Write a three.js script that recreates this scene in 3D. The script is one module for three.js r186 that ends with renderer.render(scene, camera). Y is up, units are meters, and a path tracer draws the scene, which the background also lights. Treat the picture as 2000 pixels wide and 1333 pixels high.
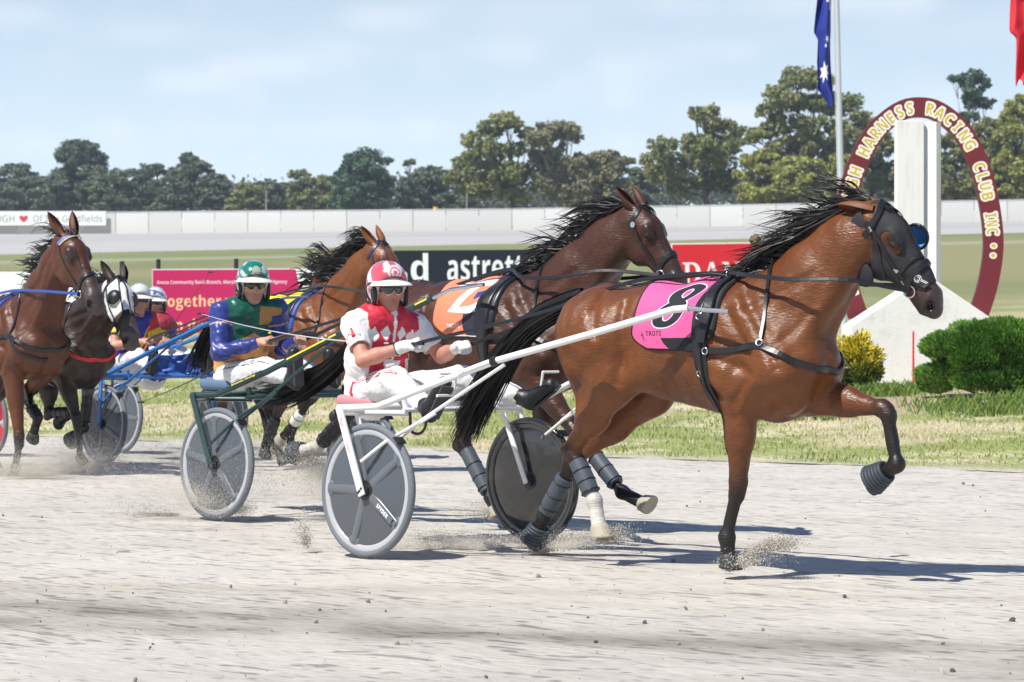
import * as THREE from 'three';
import { mergeGeometries } from 'three/addons/utils/BufferGeometryUtils.js';
import { RoundedBoxGeometry } from 'three/addons/geometries/RoundedBoxGeometry.js';

// ---------------------------------------------------------------- camera, sky, sun, exposure
const scene = new THREE.Scene();
const camera = new THREE.PerspectiveCamera(15.18, 1024 / 682, 0.5, 4000);
camera.position.set(0, 1.28, 0);
camera.rotation.x = -0.0053;                       // a hair below level, so the lens sees more track than sky
camera.focus = 14.2; camera.userData.fStop = 7;
scene.add(camera);
const renderer = new THREE.WebGLRenderer({ antialias: true });
renderer.setSize(1024, 682);
renderer.toneMapping = THREE.LinearToneMapping;
renderer.toneMappingExposure = 1.2;
renderer.shadowMap.enabled = true;

const SUN = new THREE.Vector3(-0.52, 1, 0.44).normalize();
function hash(n) { const s = Math.sin(n * 127.1 + 311.7) * 43758.5453; return s - Math.floor(s); }
function hash3(x, y, z) { let h = (x * 374761393 + y * 668265263 + z * 2147483647) | 0; h = Math.imul(h ^ (h >>> 13), 1274126177); h = Math.imul(h ^ (h >>> 16), 2246822519); return ((h ^ (h >>> 15)) >>> 0) / 4294967296; }
function vnoise(x, y, z = 0) {
  const X = Math.floor(x), Y = Math.floor(y), Z = Math.floor(z), s = (t) => t * t * (3 - 2 * t), l = (a, b, t) => a + (b - a) * t;
  const fx = s(x - X), fy = s(y - Y), fz = s(z - Z);
  return l(l(l(hash3(X, Y, Z), hash3(X + 1, Y, Z), fx), l(hash3(X, Y + 1, Z), hash3(X + 1, Y + 1, Z), fx), fy),
    l(l(hash3(X, Y, Z + 1), hash3(X + 1, Y, Z + 1), fx), l(hash3(X, Y + 1, Z + 1), hash3(X + 1, Y + 1, Z + 1), fx), fy), fz);
}
function fbm(x, y, z = 0, o = 4) { let a = 0, w = .5, t = 0; for (let i = 0; i < o; i++) { a += w * vnoise(x, y, z + i * 7.3); t += w; x *= 2.03; y *= 2.03; z *= 2.03; w *= .5; } return a / t; }
const clamp = (x, a = 0, b = 1) => Math.min(b, Math.max(a, x)), mix = (a, b, t) => a + (b - a) * t;
const sstep = (a, b, x) => { const t = clamp((x - a) / (b - a)); return t * t * (3 - 2 * t); };
function rng(seed) { let s = seed >>> 0; return () => { s = (s + 0x6D2B79F5) | 0; let t = Math.imul(s ^ (s >>> 15), 1 | s); t = (t + Math.imul(t ^ (t >>> 7), 61 | t)) ^ t; return ((t ^ (t >>> 14)) >>> 0) / 4294967296; }; }

{ // clear pale sky with thin high cloud; deep blue overhead
  const W = 1024, Hh = 512, d = new Float32Array(W * Hh * 4);
  for (let j = 0; j < Hh; j++) {
    const el = ((j + .5) / Hh - .5) * Math.PI, e = Math.max(0, Math.sin(el));
    for (let i = 0; i < W; i++) {
      const az = (i / W) * Math.PI * 2, dx = Math.cos(az) * Math.cos(el), dz = Math.sin(az) * Math.cos(el), dy = Math.sin(el);
      const k = 1 - Math.exp(-e / .2);
      let r = mix(.93, .03, k * 1.0), g = mix(1.10, .105, k), b = mix(1.20, .30, k);
      if (dy > 0.0) {
        const q = 1 / (dy + .12), cx = dx * q, cz = dz * q;
        let c = sstep(.5, .82, fbm(cx * 1.3 + 3, cz * 4.2 + 9, 1.5, 5)) * .30 * sstep(0, .05, dy);
        c += sstep(.48, .75, fbm(cx * 5 + 31, cz * 15 + 2, 4.5, 4)) * .45 * sstep(.02, .08, dy) * (1 - sstep(.3, .6, dy));
        r = mix(r, .95, c); g = mix(g, .97, c); b = mix(b, 1.0, c);
      } else { const t = sstep(0, -.25, dy) ; r = mix(r, .34, t); g = mix(g, .33, t); b = mix(b, .30, t); }
      const o = (j * W + i) * 4; d[o] = r; d[o + 1] = g; d[o + 2] = b; d[o + 3] = 1;
    }
  }
  const t = new THREE.DataTexture(d, W, Hh, THREE.RGBAFormat, THREE.FloatType);
  t.mapping = THREE.EquirectangularReflectionMapping; t.magFilter = THREE.LinearFilter; t.needsUpdate = true;
  scene.background = t; scene.environment = t;
}
const sun = new THREE.DirectionalLight(new THREE.Color().setRGB(1, .955, .88), 5.0);
sun.position.copy(SUN).multiplyScalar(60).add(new THREE.Vector3(0, 0, -18)); sun.target.position.set(0, 0, -18);
sun.castShadow = true; sun.shadow.mapSize.set(4096, 4096); sun.shadow.radius = 1;
Object.assign(sun.shadow.camera, { left: -45, right: 45, top: 45, bottom: -45, near: 1, far: 160 });
scene.add(sun, sun.target);
scene.fog = new THREE.FogExp2(new THREE.Color().setRGB(.72, .84, 1), 0.0003);

// ---------------------------------------------------------------- helpers
const V = (x, y, z) => new THREE.Vector3(x, y, z), VA = (a) => new THREE.Vector3(a[0], a[1], a[2]);
const col = (r, g, b) => new THREE.Color().setRGB(r, g, b);
const taken = {};
function numbered(n) { const k = taken[n] || 0; taken[n] = k + 1; return k ? `${n}_${String(k).padStart(3, '0')}` : n; }
function tag(o, label, category, group, kind) { if (label) o.userData.label = label; if (category) o.userData.category = category; if (group) o.userData.group = group; if (kind) o.userData.kind = kind; return o; }
function thing(name, label, category, pos = [0, 0, 0], turn = 0, group) {
  const o = new THREE.Group(); o.name = numbered(name); o.position.set(...pos); o.rotation.y = turn; scene.add(o);
  o.userData.off = undefined; delete o.userData.off; return tag(o, label, category, group);
}
function mesh(name, geo, mat, parent, label) {
  if (Array.isArray(geo)) geo = mergeGeometries(geo.map(plain));
  const m = new THREE.Mesh(geo, mat); m.name = parent ? name : numbered(name); m.castShadow = m.receiveShadow = true; (parent || scene).add(m);
  if (label) m.userData.label = label; return m;
}
function plain(g) { g = g.index ? g.toNonIndexed() : g; for (const k of Object.keys(g.attributes)) if (!['position', 'normal', 'uv'].includes(k)) g.deleteAttribute(k); if (!g.attributes.uv) g.setAttribute('uv', new THREE.BufferAttribute(new Float32Array(g.attributes.position.count * 2), 2)); return g; }
const std = (c, rough = .6, extra = {}) => new THREE.MeshPhysicalMaterial({ color: Array.isArray(c) ? col(...c) : c, roughness: rough, ...extra });
function canvasTex(w, h, draw, rep) { const c = document.createElement('canvas'); c.width = w; c.height = h; const x = c.getContext('2d'); draw(x, w, h); const t = new THREE.CanvasTexture(c); t.colorSpace = THREE.SRGBColorSpace; t.anisotropy = 8; if (rep) { t.wrapS = t.wrapT = THREE.RepeatWrapping; } return t; }
function noiseTex(w, h, fn, srgb = false) { const d = new Uint8Array(w * h * 4); for (let j = 0; j < h; j++) for (let i = 0; i < w; i++) { const v = fn(i / w, j / h), o = (j * w + i) * 4; if (Array.isArray(v)) { d[o] = v[0] * 255; d[o + 1] = v[1] * 255; d[o + 2] = v[2] * 255; } else d[o] = d[o + 1] = d[o + 2] = clamp(v) * 255; d[o + 3] = 255; } const t = new THREE.DataTexture(d, w, h); t.magFilter = THREE.LinearFilter; t.minFilter = THREE.LinearMipmapLinearFilter; t.generateMipmaps = true; t.wrapS = t.wrapT = THREE.RepeatWrapping; if (srgb) t.colorSpace = THREE.SRGBColorSpace; t.needsUpdate = true; return t; }
function curvePts(pts, n) { return new THREE.CatmullRomCurve3(pts.map((p) => p.isVector3 ? p : VA(p)), false, 'centripetal').getPoints(n); }
// a tube through points, straight between them unless smooth
function tube(pts, r, seg = 8, smooth = false, flat = 1) {
  pts = pts.map((p) => p.isVector3 ? p : VA(p));
  let c; if (smooth) c = new THREE.CatmullRomCurve3(pts, false, 'centripetal');
  else { c = new THREE.CurvePath(); for (let i = 0; i + 1 < pts.length; i++) c.add(new THREE.LineCurve3(pts[i], pts[i + 1])); }
  const n = smooth ? pts.length * 6 : 0;
  if (smooth) return new THREE.TubeGeometry(c, n, r, seg, false);
  const gs = [];
  for (let i = 0; i + 1 < pts.length; i++) gs.push(rod(pts[i], pts[i + 1], r, r, seg));
  for (let i = 1; i + 1 < pts.length; i++) { const s = new THREE.SphereGeometry(r * 1.002, seg, 6); s.translate(pts[i].x, pts[i].y, pts[i].z); gs.push(s); }
  return mergeGeometries(gs.map(plain));
}
function orient(g, a, b) { const d = b.clone().sub(a); g.applyQuaternion(new THREE.Quaternion().setFromUnitVectors(V(0, 1, 0), d.clone().normalize())); g.translate((a.x + b.x) / 2, (a.y + b.y) / 2, (a.z + b.z) / 2); return g; }
function rod(a, b, ra, rb = ra, seg = 10) { a = a.isVector3 ? a : VA(a); b = b.isVector3 ? b : VA(b); return orient(new THREE.CylinderGeometry(rb, ra, a.distanceTo(b), seg), a, b); }
function box(w, h, d, x = 0, y = 0, z = 0, r = 0) { const g = r ? new RoundedBoxGeometry(w, h, d, 2, r) : new THREE.BoxGeometry(w, h, d); g.translate(x, y, z); return g; }
function plate(a, b, w, t, side) { // flat bar from a to b, width w along side, thickness t
  a = a.isVector3 ? a : VA(a); b = b.isVector3 ? b : VA(b); const L = a.distanceTo(b), g = new RoundedBoxGeometry(w, L, t, 2, Math.min(w, t) * .3), y = b.clone().sub(a).normalize(), z = new THREE.Vector3().crossVectors(side, y).normalize(), x = new THREE.Vector3().crossVectors(y, z);
  g.applyMatrix4(new THREE.Matrix4().makeBasis(x, y, z)); g.translate((a.x + b.x) / 2, (a.y + b.y) / 2, (a.z + b.z) / 2); return g;
}

// ---------------------------------------------------------------- signed-distance bodies
const LAT = [0, 0, 1];
// capsule from a to b with end radii; q flattens it along axis l; k is its blend radius; c its colour
const cap = (a, b, ra, rb, o = {}) => ({ a, b, ra, rb, k: .04, q: 1, l: LAT, ...o });
const ball = (a, r, o = {}) => cap(a, a, r, r, o);
function dPrim(p, x, y, z) {
  let ax = x - p.a[0], ay = y - p.a[1], az = z - p.a[2];
  if (p.plane) return ax * p.n[0] + ay * p.n[1] + az * p.n[2];
  if (p.q !== 1) { const s = (ax * p.l[0] + ay * p.l[1] + az * p.l[2]) * (1 / p.q - 1); ax += p.l[0] * s; ay += p.l[1] * s; az += p.l[2] * s; }
  const bx = p.b[0] - p.a[0], by = p.b[1] - p.a[1], bz = p.b[2] - p.a[2], bb = bx * bx + by * by + bz * bz;
  let t = bb > 1e-9 ? (ax * bx + ay * by + az * bz) / bb : 0; t = t < 0 ? 0 : t > 1 ? 1 : t;
  ax -= bx * t; ay -= by * t; az -= bz * t;
  return Math.sqrt(ax * ax + ay * ay + az * az) - (p.ra + (p.rb - p.ra) * t);
}
function join(F, d, p) {
  const k = p.k;
  if (p.neg) { d = -d; const h = Math.max(k - Math.abs(F - d), 0) / k; return Math.max(F, d) + h * h * k * .25; }
  const h = Math.max(k - Math.abs(F - d), 0) / k; return Math.min(F, d) - h * h * k * .25;
}
class Body {
  constructor(prims) { this.p = prims; }
  d(x, y, z) { let F = 1; for (const p of this.p) F = join(F, dPrim(p, x, y, z), p); return F; }
  grad(x, y, z) { const e = .004, g = V(this.d(x + e, y, z) - this.d(x - e, y, z), this.d(x, y + e, z) - this.d(x, y - e, z), this.d(x, y, z + e) - this.d(x, y, z - e)); return g.lengthSq() > 1e-12 ? g.normalize() : V(0, 1, 0); }
  onto(v, off = 0) { const p = v.clone(); for (let i = 0; i < 7; i++) { const d = this.d(p.x, p.y, p.z) - off; if (Math.abs(d) < 4e-4) break; p.addScaledVector(this.grad(p.x, p.y, p.z), -d * .85); } return p; }
  // surface net of the field at cell size h; colour function (x,y,z,[r,g,b]) may repaint; wob displaces along the normal
  geo(h, { paint, wob, uv, grow = 0 } = {}) {
    const P = this.p, lo = [1e9, 1e9, 1e9], hi = [-1e9, -1e9, -1e9];
    for (const p of P) if (!p.neg) for (let i = 0; i < 3; i++) { lo[i] = Math.min(lo[i], p.a[i] - p.ra, p.b[i] - p.rb); hi[i] = Math.max(hi[i], p.a[i] + p.ra, p.b[i] + p.rb); }
    for (let i = 0; i < 3; i++) { lo[i] -= 3 * h + grow + .02; hi[i] += 3 * h + grow + .02; }
    const n = lo.map((a, i) => Math.ceil((hi[i] - a) / h) + 1), [nx, ny, nz] = n, F = new Float32Array(nx * ny * nz).fill(1);
    for (const p of P) {
      const m = p.k + 3 * h + grow, i0 = [], i1 = [];
      for (let i = 0; i < 3; i++) { if (p.plane) { i0[i] = 0; i1[i] = n[i] - 1; } else { i0[i] = Math.max(0, Math.floor((Math.min(p.a[i] - p.ra, p.b[i] - p.rb) - m - lo[i]) / h)); i1[i] = Math.min(n[i] - 1, Math.ceil((Math.max(p.a[i] + p.ra, p.b[i] + p.rb) + m - lo[i]) / h)); } }
      for (let z = i0[2]; z <= i1[2]; z++) for (let y = i0[1]; y <= i1[1]; y++) { let o = (z * ny + y) * nx + i0[0]; const Y = lo[1] + y * h, Z = lo[2] + z * h; for (let x = i0[0]; x <= i1[0]; x++, o++) F[o] = join(F[o], dPrim(p, lo[0] + x * h, Y, Z), p); }
    }
    if (grow) for (let i = 0; i < F.length; i++) F[i] -= grow;
    const idx = new Int32Array(nx * ny * nz).fill(-1), pos = [], ind = [];
    const co = [0, 1, nx, nx + 1, nx * ny, nx * ny + 1, nx * ny + nx, nx * ny + nx + 1], ed = [[0, 1], [2, 3], [4, 5], [6, 7], [0, 2], [1, 3], [4, 6], [5, 7], [0, 4], [1, 5], [2, 6], [3, 7]];
    for (let z = 0; z < nz - 1; z++) for (let y = 0; y < ny - 1; y++) for (let x = 0; x < nx - 1; x++) {
      const o = (z * ny + y) * nx + x; let m = 0; for (let c = 0; c < 8; c++) if (F[o + co[c]] < 0) m |= 1 << c;
      if (m === 0 || m === 255) continue;
      let sx = 0, sy = 0, sz = 0, k = 0;
      for (const [a, b] of ed) { if (((m >> a) & 1) === ((m >> b) & 1)) continue; const fa = F[o + co[a]], fb = F[o + co[b]], t = fa / (fa - fb); const ax = a & 1, ay = (a >> 1) & 1, az = a >> 2; sx += ax + ((b & 1) - ax) * t; sy += ay + (((b >> 1) & 1) - ay) * t; sz += az + ((b >> 2) - az) * t; k++; }
      idx[o] = pos.length / 3; pos.push(lo[0] + (x + sx / k) * h, lo[1] + (y + sy / k) * h, lo[2] + (z + sz / k) * h);
    }
    for (let z = 1; z < nz - 1; z++) for (let y = 1; y < ny - 1; y++) for (let x = 1; x < nx - 1; x++) {
      const o = (z * ny + y) * nx + x, s = F[o] < 0;
      const quad = (a, b, c, d, f) => { if (a < 0 || b < 0 || c < 0 || d < 0) return; f ? ind.push(a, b, c, a, c, d) : ind.push(a, c, b, a, d, c); };
      if (s !== F[o + 1] < 0) quad(idx[o], idx[o - nx], idx[o - nx - nx * ny], idx[o - nx * ny], !s ? false : true);
      if (s !== F[o + nx] < 0) quad(idx[o], idx[o - nx * ny], idx[o - nx * ny - 1], idx[o - 1], !s ? false : true);
      if (s !== F[o + nx * ny] < 0) quad(idx[o], idx[o - 1], idx[o - 1 - nx], idx[o - nx], !s ? false : true);
    }
    const g = new THREE.BufferGeometry(); g.setAttribute('position', new THREE.Float32BufferAttribute(pos, 3)); g.setIndex(ind);
    g.computeVertexNormals();
    if (wob) { const N = g.attributes.normal, Q = g.attributes.position; for (let i = 0; i < Q.count; i++) { const w = wob(Q.getX(i), Q.getY(i), Q.getZ(i), N.getX(i), N.getY(i), N.getZ(i)); Q.setXYZ(i, Q.getX(i) + N.getX(i) * w, Q.getY(i) + N.getY(i) * w, Q.getZ(i) + N.getZ(i) * w); } g.computeVertexNormals(); }
    const C = new Float32Array(pos.length), U = new Float32Array(pos.length / 3 * 2), Q = g.attributes.position, N = g.attributes.normal;
    for (let i = 0; i < Q.count; i++) {
      const x = Q.getX(i), y = Q.getY(i), z = Q.getZ(i); let w = 1e-9, r = 0, gg = 0, b = 0;
      for (const p of P) { if (p.neg || !p.c) continue; const d = dPrim(p, x, y, z); if (d > .12) continue; const e = Math.exp(-Math.max(d, -.01) * (p.cs || 70)); w += e; r += e * p.c[0]; gg += e * p.c[1]; b += e * p.c[2]; }
      let c = [r / w, gg / w, b / w]; if (paint) c = paint(x, y, z, c, N.getX(i), N.getY(i), N.getZ(i)) || c;
      C[3 * i] = c[0]; C[3 * i + 1] = c[1]; C[3 * i + 2] = c[2];
      const t = uv ? uv(x, y, z, N.getX(i), N.getY(i), N.getZ(i)) : [x, y]; U[2 * i] = t[0]; U[2 * i + 1] = t[1];
    }
    g.setAttribute('color', new THREE.BufferAttribute(C, 3)); g.setAttribute('uv', new THREE.BufferAttribute(U, 2));
    return g;
  }
}
// cloth or strap laid on a body: rays from an axis point outwards at angle th (0 = up, + = the side +z), first met surface plus off
function drape(B, uAt, th0, th1, nu, nt, off, y0, skirt = true) {
  const pos = [], uv = [], ind = [], rows = nt + 1 + (skirt ? 2 : 0), cols = nu + 1 + (skirt ? 2 : 0);
  for (let r = 0; r < rows; r++) for (let c = 0; c < cols; c++) {
    const er = skirt && (r === 0 || r === rows - 1), ec = skirt && (c === 0 || c === cols - 1);
    const t = clamp((skirt ? r - 1 : r) / nt), s = clamp((skirt ? c - 1 : c) / nu), th = mix(th0, th1, t), u = uAt(s, t), yc = typeof y0 === 'function' ? y0(u) : y0;
    const dy = Math.cos(th), dz = Math.sin(th); let R = .75;
    for (let i = 0; i < 60; i++) { const d = B.d(u, yc + dy * R, dz * R); if (d < .0008) break; R -= Math.max(d * .75, .0006); if (R < .02) break; }
    R += (er || ec) ? -.004 : (typeof off === 'function' ? off(s, t) : off);
    pos.push(u, yc + dy * R, dz * R); uv.push(s, 1 - t);
  }
  for (let r = 0; r + 1 < rows; r++) for (let c = 0; c + 1 < cols; c++) { const a = r * cols + c; ind.push(a, a + cols, a + 1, a + 1, a + cols, a + cols + 1); }
  const g = new THREE.BufferGeometry(); g.setAttribute('position', new THREE.Float32BufferAttribute(pos, 3)); g.setAttribute('uv', new THREE.Float32BufferAttribute(uv, 2)); g.setIndex(ind); g.computeVertexNormals(); return g;
}
// strap of width w and thickness t along points; B: body it lies on (or a fixed normal)
function strap(B, pts, w, t = .005, n = 40, off = .001) {
  const P = curvePts(pts, n), pos = [], ind = [];
  const Q = P.map((p) => B instanceof Body ? B.onto(p, off) : p);
  for (let i = 0; i <= n; i++) {
    const p = Q[i], tg = Q[Math.min(n, i + 1)].clone().sub(Q[Math.max(0, i - 1)]).normalize(), nr = B instanceof Body ? B.grad(p.x, p.y, p.z) : B.clone(), sd = new THREE.Vector3().crossVectors(tg, nr).normalize(); nr.crossVectors(sd, tg);
    for (const [a, b] of [[-.5, 0], [-.5, .7], [-.38, 1], [.38, 1], [.5, .7], [.5, 0]]) { const q = p.clone().addScaledVector(sd, a * w).addScaledVector(nr, b * t); pos.push(q.x, q.y, q.z); }
  }
  for (let i = 0; i < n; i++) for (let k = 0; k < 6; k++) { const a = i * 6 + k, b = i * 6 + (k + 1) % 6; ind.push(a, b, a + 6, b, b + 6, a + 6); }
  const g = new THREE.BufferGeometry(); g.setAttribute('position', new THREE.Float32BufferAttribute(pos, 3)); g.setIndex(ind);
  const g2 = g.toNonIndexed(); g2.computeVertexNormals(); return plain(g2);
}
// locks of hair: each a tapering ribbon along a path function (s 0..1) -> Vector3
function hair(paths, w0, seg = 10, seed = 1) {
  const R = rng(seed), pos = [], ind = [], nor = []; let o = 0;
  for (const { f, w = 1 } of paths) {
    const roll = R() * 6.28, ax = V(Math.cos(roll), .3, Math.sin(roll)).normalize();
    for (let i = 0; i <= seg; i++) {
      const s = i / seg, p = f(s), q = f(Math.min(1, s + .04)).sub(f(Math.max(0, s - .04))).normalize(), sd = new THREE.Vector3().crossVectors(q, ax).normalize(), up = new THREE.Vector3().crossVectors(sd, q), ww = w0 * w * (1 - Math.pow(s, 2.2)) * .5 + .0006;
      for (const [m, lift] of [[-1, 0], [0, .6], [1, 0]]) { pos.push(p.x + sd.x * ww * m + up.x * ww * lift, p.y + sd.y * ww * m + up.y * ww * lift, p.z + sd.z * ww * m + up.z * ww * lift); const nn = up.clone().addScaledVector(sd, m * .6).normalize(); nor.push(nn.x, nn.y, nn.z); }
      if (i < seg) for (const c of [0, 1]) ind.push(o + c, o + c + 1, o + c + 3, o + c + 1, o + c + 4, o + c + 3);
      o += 3;
    }
  }
  const g = new THREE.BufferGeometry(); g.setAttribute('position', new THREE.Float32BufferAttribute(pos, 3)); g.setAttribute('normal', new THREE.Float32BufferAttribute(nor, 3)); g.setIndex(ind); return g;
}

// ---------------------------------------------------------------- materials shared by the animals, people and gear
const tileN = (u, v, gu, gv, s, o) => mix(mix(fbm(u * gu, v * gv, s, o), fbm((u - 1) * gu, v * gv, s, o), sstep(.8, 1, u)), mix(fbm(u * gu, (v - 1) * gv, s, o), fbm((u - 1) * gu, (v - 1) * gv, s, o), sstep(.8, 1, u)), sstep(.8, 1, v));
const hairFine = noiseTex(512, 512, (u, v) => { const vein = 1 - Math.abs(tileN(u, v, 9, 7, 3, 3) - .5) * 9; return .42 + .16 * Math.max(0, vein) * sstep(.45, .6, tileN(u, v, 4, 4, 11, 2)) + .35 * (tileN(u, v, 26, 20, 5, 3) - .5) + .34 * (tileN(u, v, 60, 190, 8, 2) - .5); });
const coatRough = noiseTex(512, 512, (u, v) => .62 + .5 * (tileN(u, v, 7, 7, 21, 4) - .5) + .25 * (tileN(u, v, 60, 30, 4, 2) - .5));
const coatMat = new THREE.MeshPhysicalMaterial({ vertexColors: true, roughness: .74, roughnessMap: coatRough, specularIntensity: .9, bumpMap: hairFine, bumpScale: .007 });
const hairMat = std([.011, .0095, .009], .42, { side: THREE.DoubleSide, specularIntensity: .8 });
const hairMatBrown = std([.02, .011, .008], .45, { side: THREE.DoubleSide });
const leather = std([.014, .014, .016], .34, { side: THREE.DoubleSide });
const leatherBlue = std([.03, .07, .3], .45, { side: THREE.DoubleSide });
const neoprene = std([.02, .02, .024], .75, { side: THREE.DoubleSide });
const steel = std([.62, .62, .64], .25, { metalness: 1 });
const hornDark = std([.03, .03, .032], .55), hornPale = std([.42, .37, .29], .6), rubber = std([.035, .045, .06], .6), bootGrey = std([.062, .076, .098], .55), bootBlack = std([.012, .012, .014], .4), bootWhite = std([.72, .72, .70], .7);
const eyeMat = std([.012, .006, .004], .05, { clearcoat: 1, clearcoatRoughness: .02 });
const earIn = std([.09, .05, .035], .8);

const add = (a, b) => [a[0] + b[0], a[1] + b[1], a[2] + b[2]], mul = (a, s) => [a[0] * s, a[1] * s, a[2] * s], sub = (a, b) => add(a, mul(b, -1));
const len = (a) => Math.hypot(...a), nrm = (a) => mul(a, 1 / (len(a) || 1)), cross = (a, b) => [a[1] * b[2] - a[2] * b[1], a[2] * b[0] - a[0] * b[2], a[0] * b[1] - a[1] * b[0]], dot = (a, b) => a[0] * b[0] + a[1] * b[1] + a[2] * b[2], lerp = (a, b, t) => add(mul(a, 1 - t), mul(b, t));

// frame of a head: poll P, lips M -> hp(along, towards the forehead, towards the horse's right)
function headFrame(P, M, roll = 0, big = 1) {
  const f = nrm(sub(M, P)), S = len(sub(M, P)) / .60 * big; let l = nrm(sub(LAT, mul(f, dot(LAT, f)))), g = cross(l, f);
  if (roll) { const c = Math.cos(roll), s = Math.sin(roll), l2 = add(mul(l, c), mul(g, s)); g = add(mul(g, c), mul(l, -s)); l = l2; }
  return { f, g, l, S, hp: (a, b, c = 0) => add(add(add(P, mul(f, a * S)), mul(g, b * S)), mul(l, c * S)) };
}
function headPrims(H, C, grow = 0, k = .035) {
  const { hp, l, S } = H, r = (x) => x * S + grow, P = [];
  const A = (a, b, ra, rb, o) => P.push(cap(a, b, r(ra), r(rb), { k: k * S, l, ...o }));
  A(hp(.05, -.05), hp(.17, -.015), .10, .10, { q: .88, c: C.coat });                     // skull
  A(hp(.15, .0), hp(.42, -.01), .085, .062, { q: .80, c: C.face || C.coat });             // bridge of the nose
  A(hp(.40, -.012), hp(.53, -.02), .062, .058, { q: .86, c: C.muzzle });
  for (const s of [1, -1]) {
    A(hp(.15, -.135, .034 * s), hp(.25, -.12, .042 * s), .102, .088, { q: .52, c: C.coat, k: .03 * S });   // cheek disc
    A(hp(.24, -.10, .035 * s), hp(.45, -.07, .022 * s), .05, .036, { q: .75, c: C.face || C.coat });      // lower jaw
    A(hp(.175, .035, .066 * s), hp(.225, .028, .066 * s), .030, .026, { k: .02 * S, c: C.face || C.coat }); // brow over the eye
    A(hp(.24, -.03, .062 * s), hp(.36, -.04, .046 * s), .018, .012, { k: .03 * S, c: C.face || C.coat });   // cheek bone
    A(hp(.53, -.002, .036 * s), hp(.575, -.03, .04 * s), .033, .030, { k: .025 * S, c: C.muzzle });         // nostril wing
  }
  A(hp(.50, -.03), hp(.60, -.045), .052, .046, { q: .95, c: C.muzzle });                  // upper lip
  A(hp(.47, -.085), hp(.565, -.092), .034, .033, { c: C.muzzle, q: 1.0 });                // chin
  return P;
}
const TORSO = (t, C, thin = 1) => {
  const o = (u, v, w = 0) => [u + t[0], v + t[1], w + (t[2] || 0)], P = [], c = C.coat, A = (a, b, ra, rb, e) => P.push(cap(a, b, ra, rb, { k: .07, c, ...e }));
  A(o(1.56, 1.21), o(2.12, 1.17), .282 * thin, .335, { q: .83 });
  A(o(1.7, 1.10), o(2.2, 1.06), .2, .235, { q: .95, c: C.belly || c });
  A(o(1.2, 1.285), o(1.6, 1.30), .21, .205, { q: 1.0 });
  A(o(1.06, 1.40), o(1.2, 1.38), .075, .12, { k: .09 });
  A(o(1.9, 1.42), o(2.26, 1.43), .095, .10, { q: .62, k: .09 });
  for (const s of [1, -1]) {
    A(o(1.20, 1.25, .12 * s), o(1.34, 1.21, .13 * s), .205, .20);
    A(o(1.42, 1.33, .17 * s), o(1.45, 1.31, .17 * s), .06, .06, { k: .09 });             // point of the hip
    A(o(2.18, 1.36, .10 * s), o(2.48, 1.08, .145 * s), .12, .135, { k: .05 });           // shoulder blade
    A(o(2.05, 1.30, .15 * s), o(2.2, 1.05, .175 * s), .13, .12, { k: .06 });             // triceps
    A(o(2.50, 1.06, .15 * s), o(2.27, .96, .16 * s), .115, .105, { k: .045 });           // upper arm
    A(o(2.56, 1.1, .075 * s), o(2.50, .95, .075 * s), .118, .105, { k: .025 });            // breast
    A(o(2.24, 1.40, .135 * s), o(2.44, 1.16, .195 * s), .05, .06, { k: .03 });            // ridge of the shoulder blade
    A(o(2.02, 1.18, .205 * s), o(2.20, 1.0, .215 * s), .085, .075, { k: .03 });           // triceps belly
    A(o(1.12, 1.33, .14 * s), o(1.18, 1.08, .19 * s), .10, .10, { k: .035 });             // hamstring
    A(o(1.34, 1.30, .19 * s), o(1.40, 1.06, .215 * s), .085, .08, { k: .035 });           // front of the thigh
  }
  A(o(2.42, 1.13), o(2.36, .96), .23, .17, { q: .95 });
  return P;
};
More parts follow.
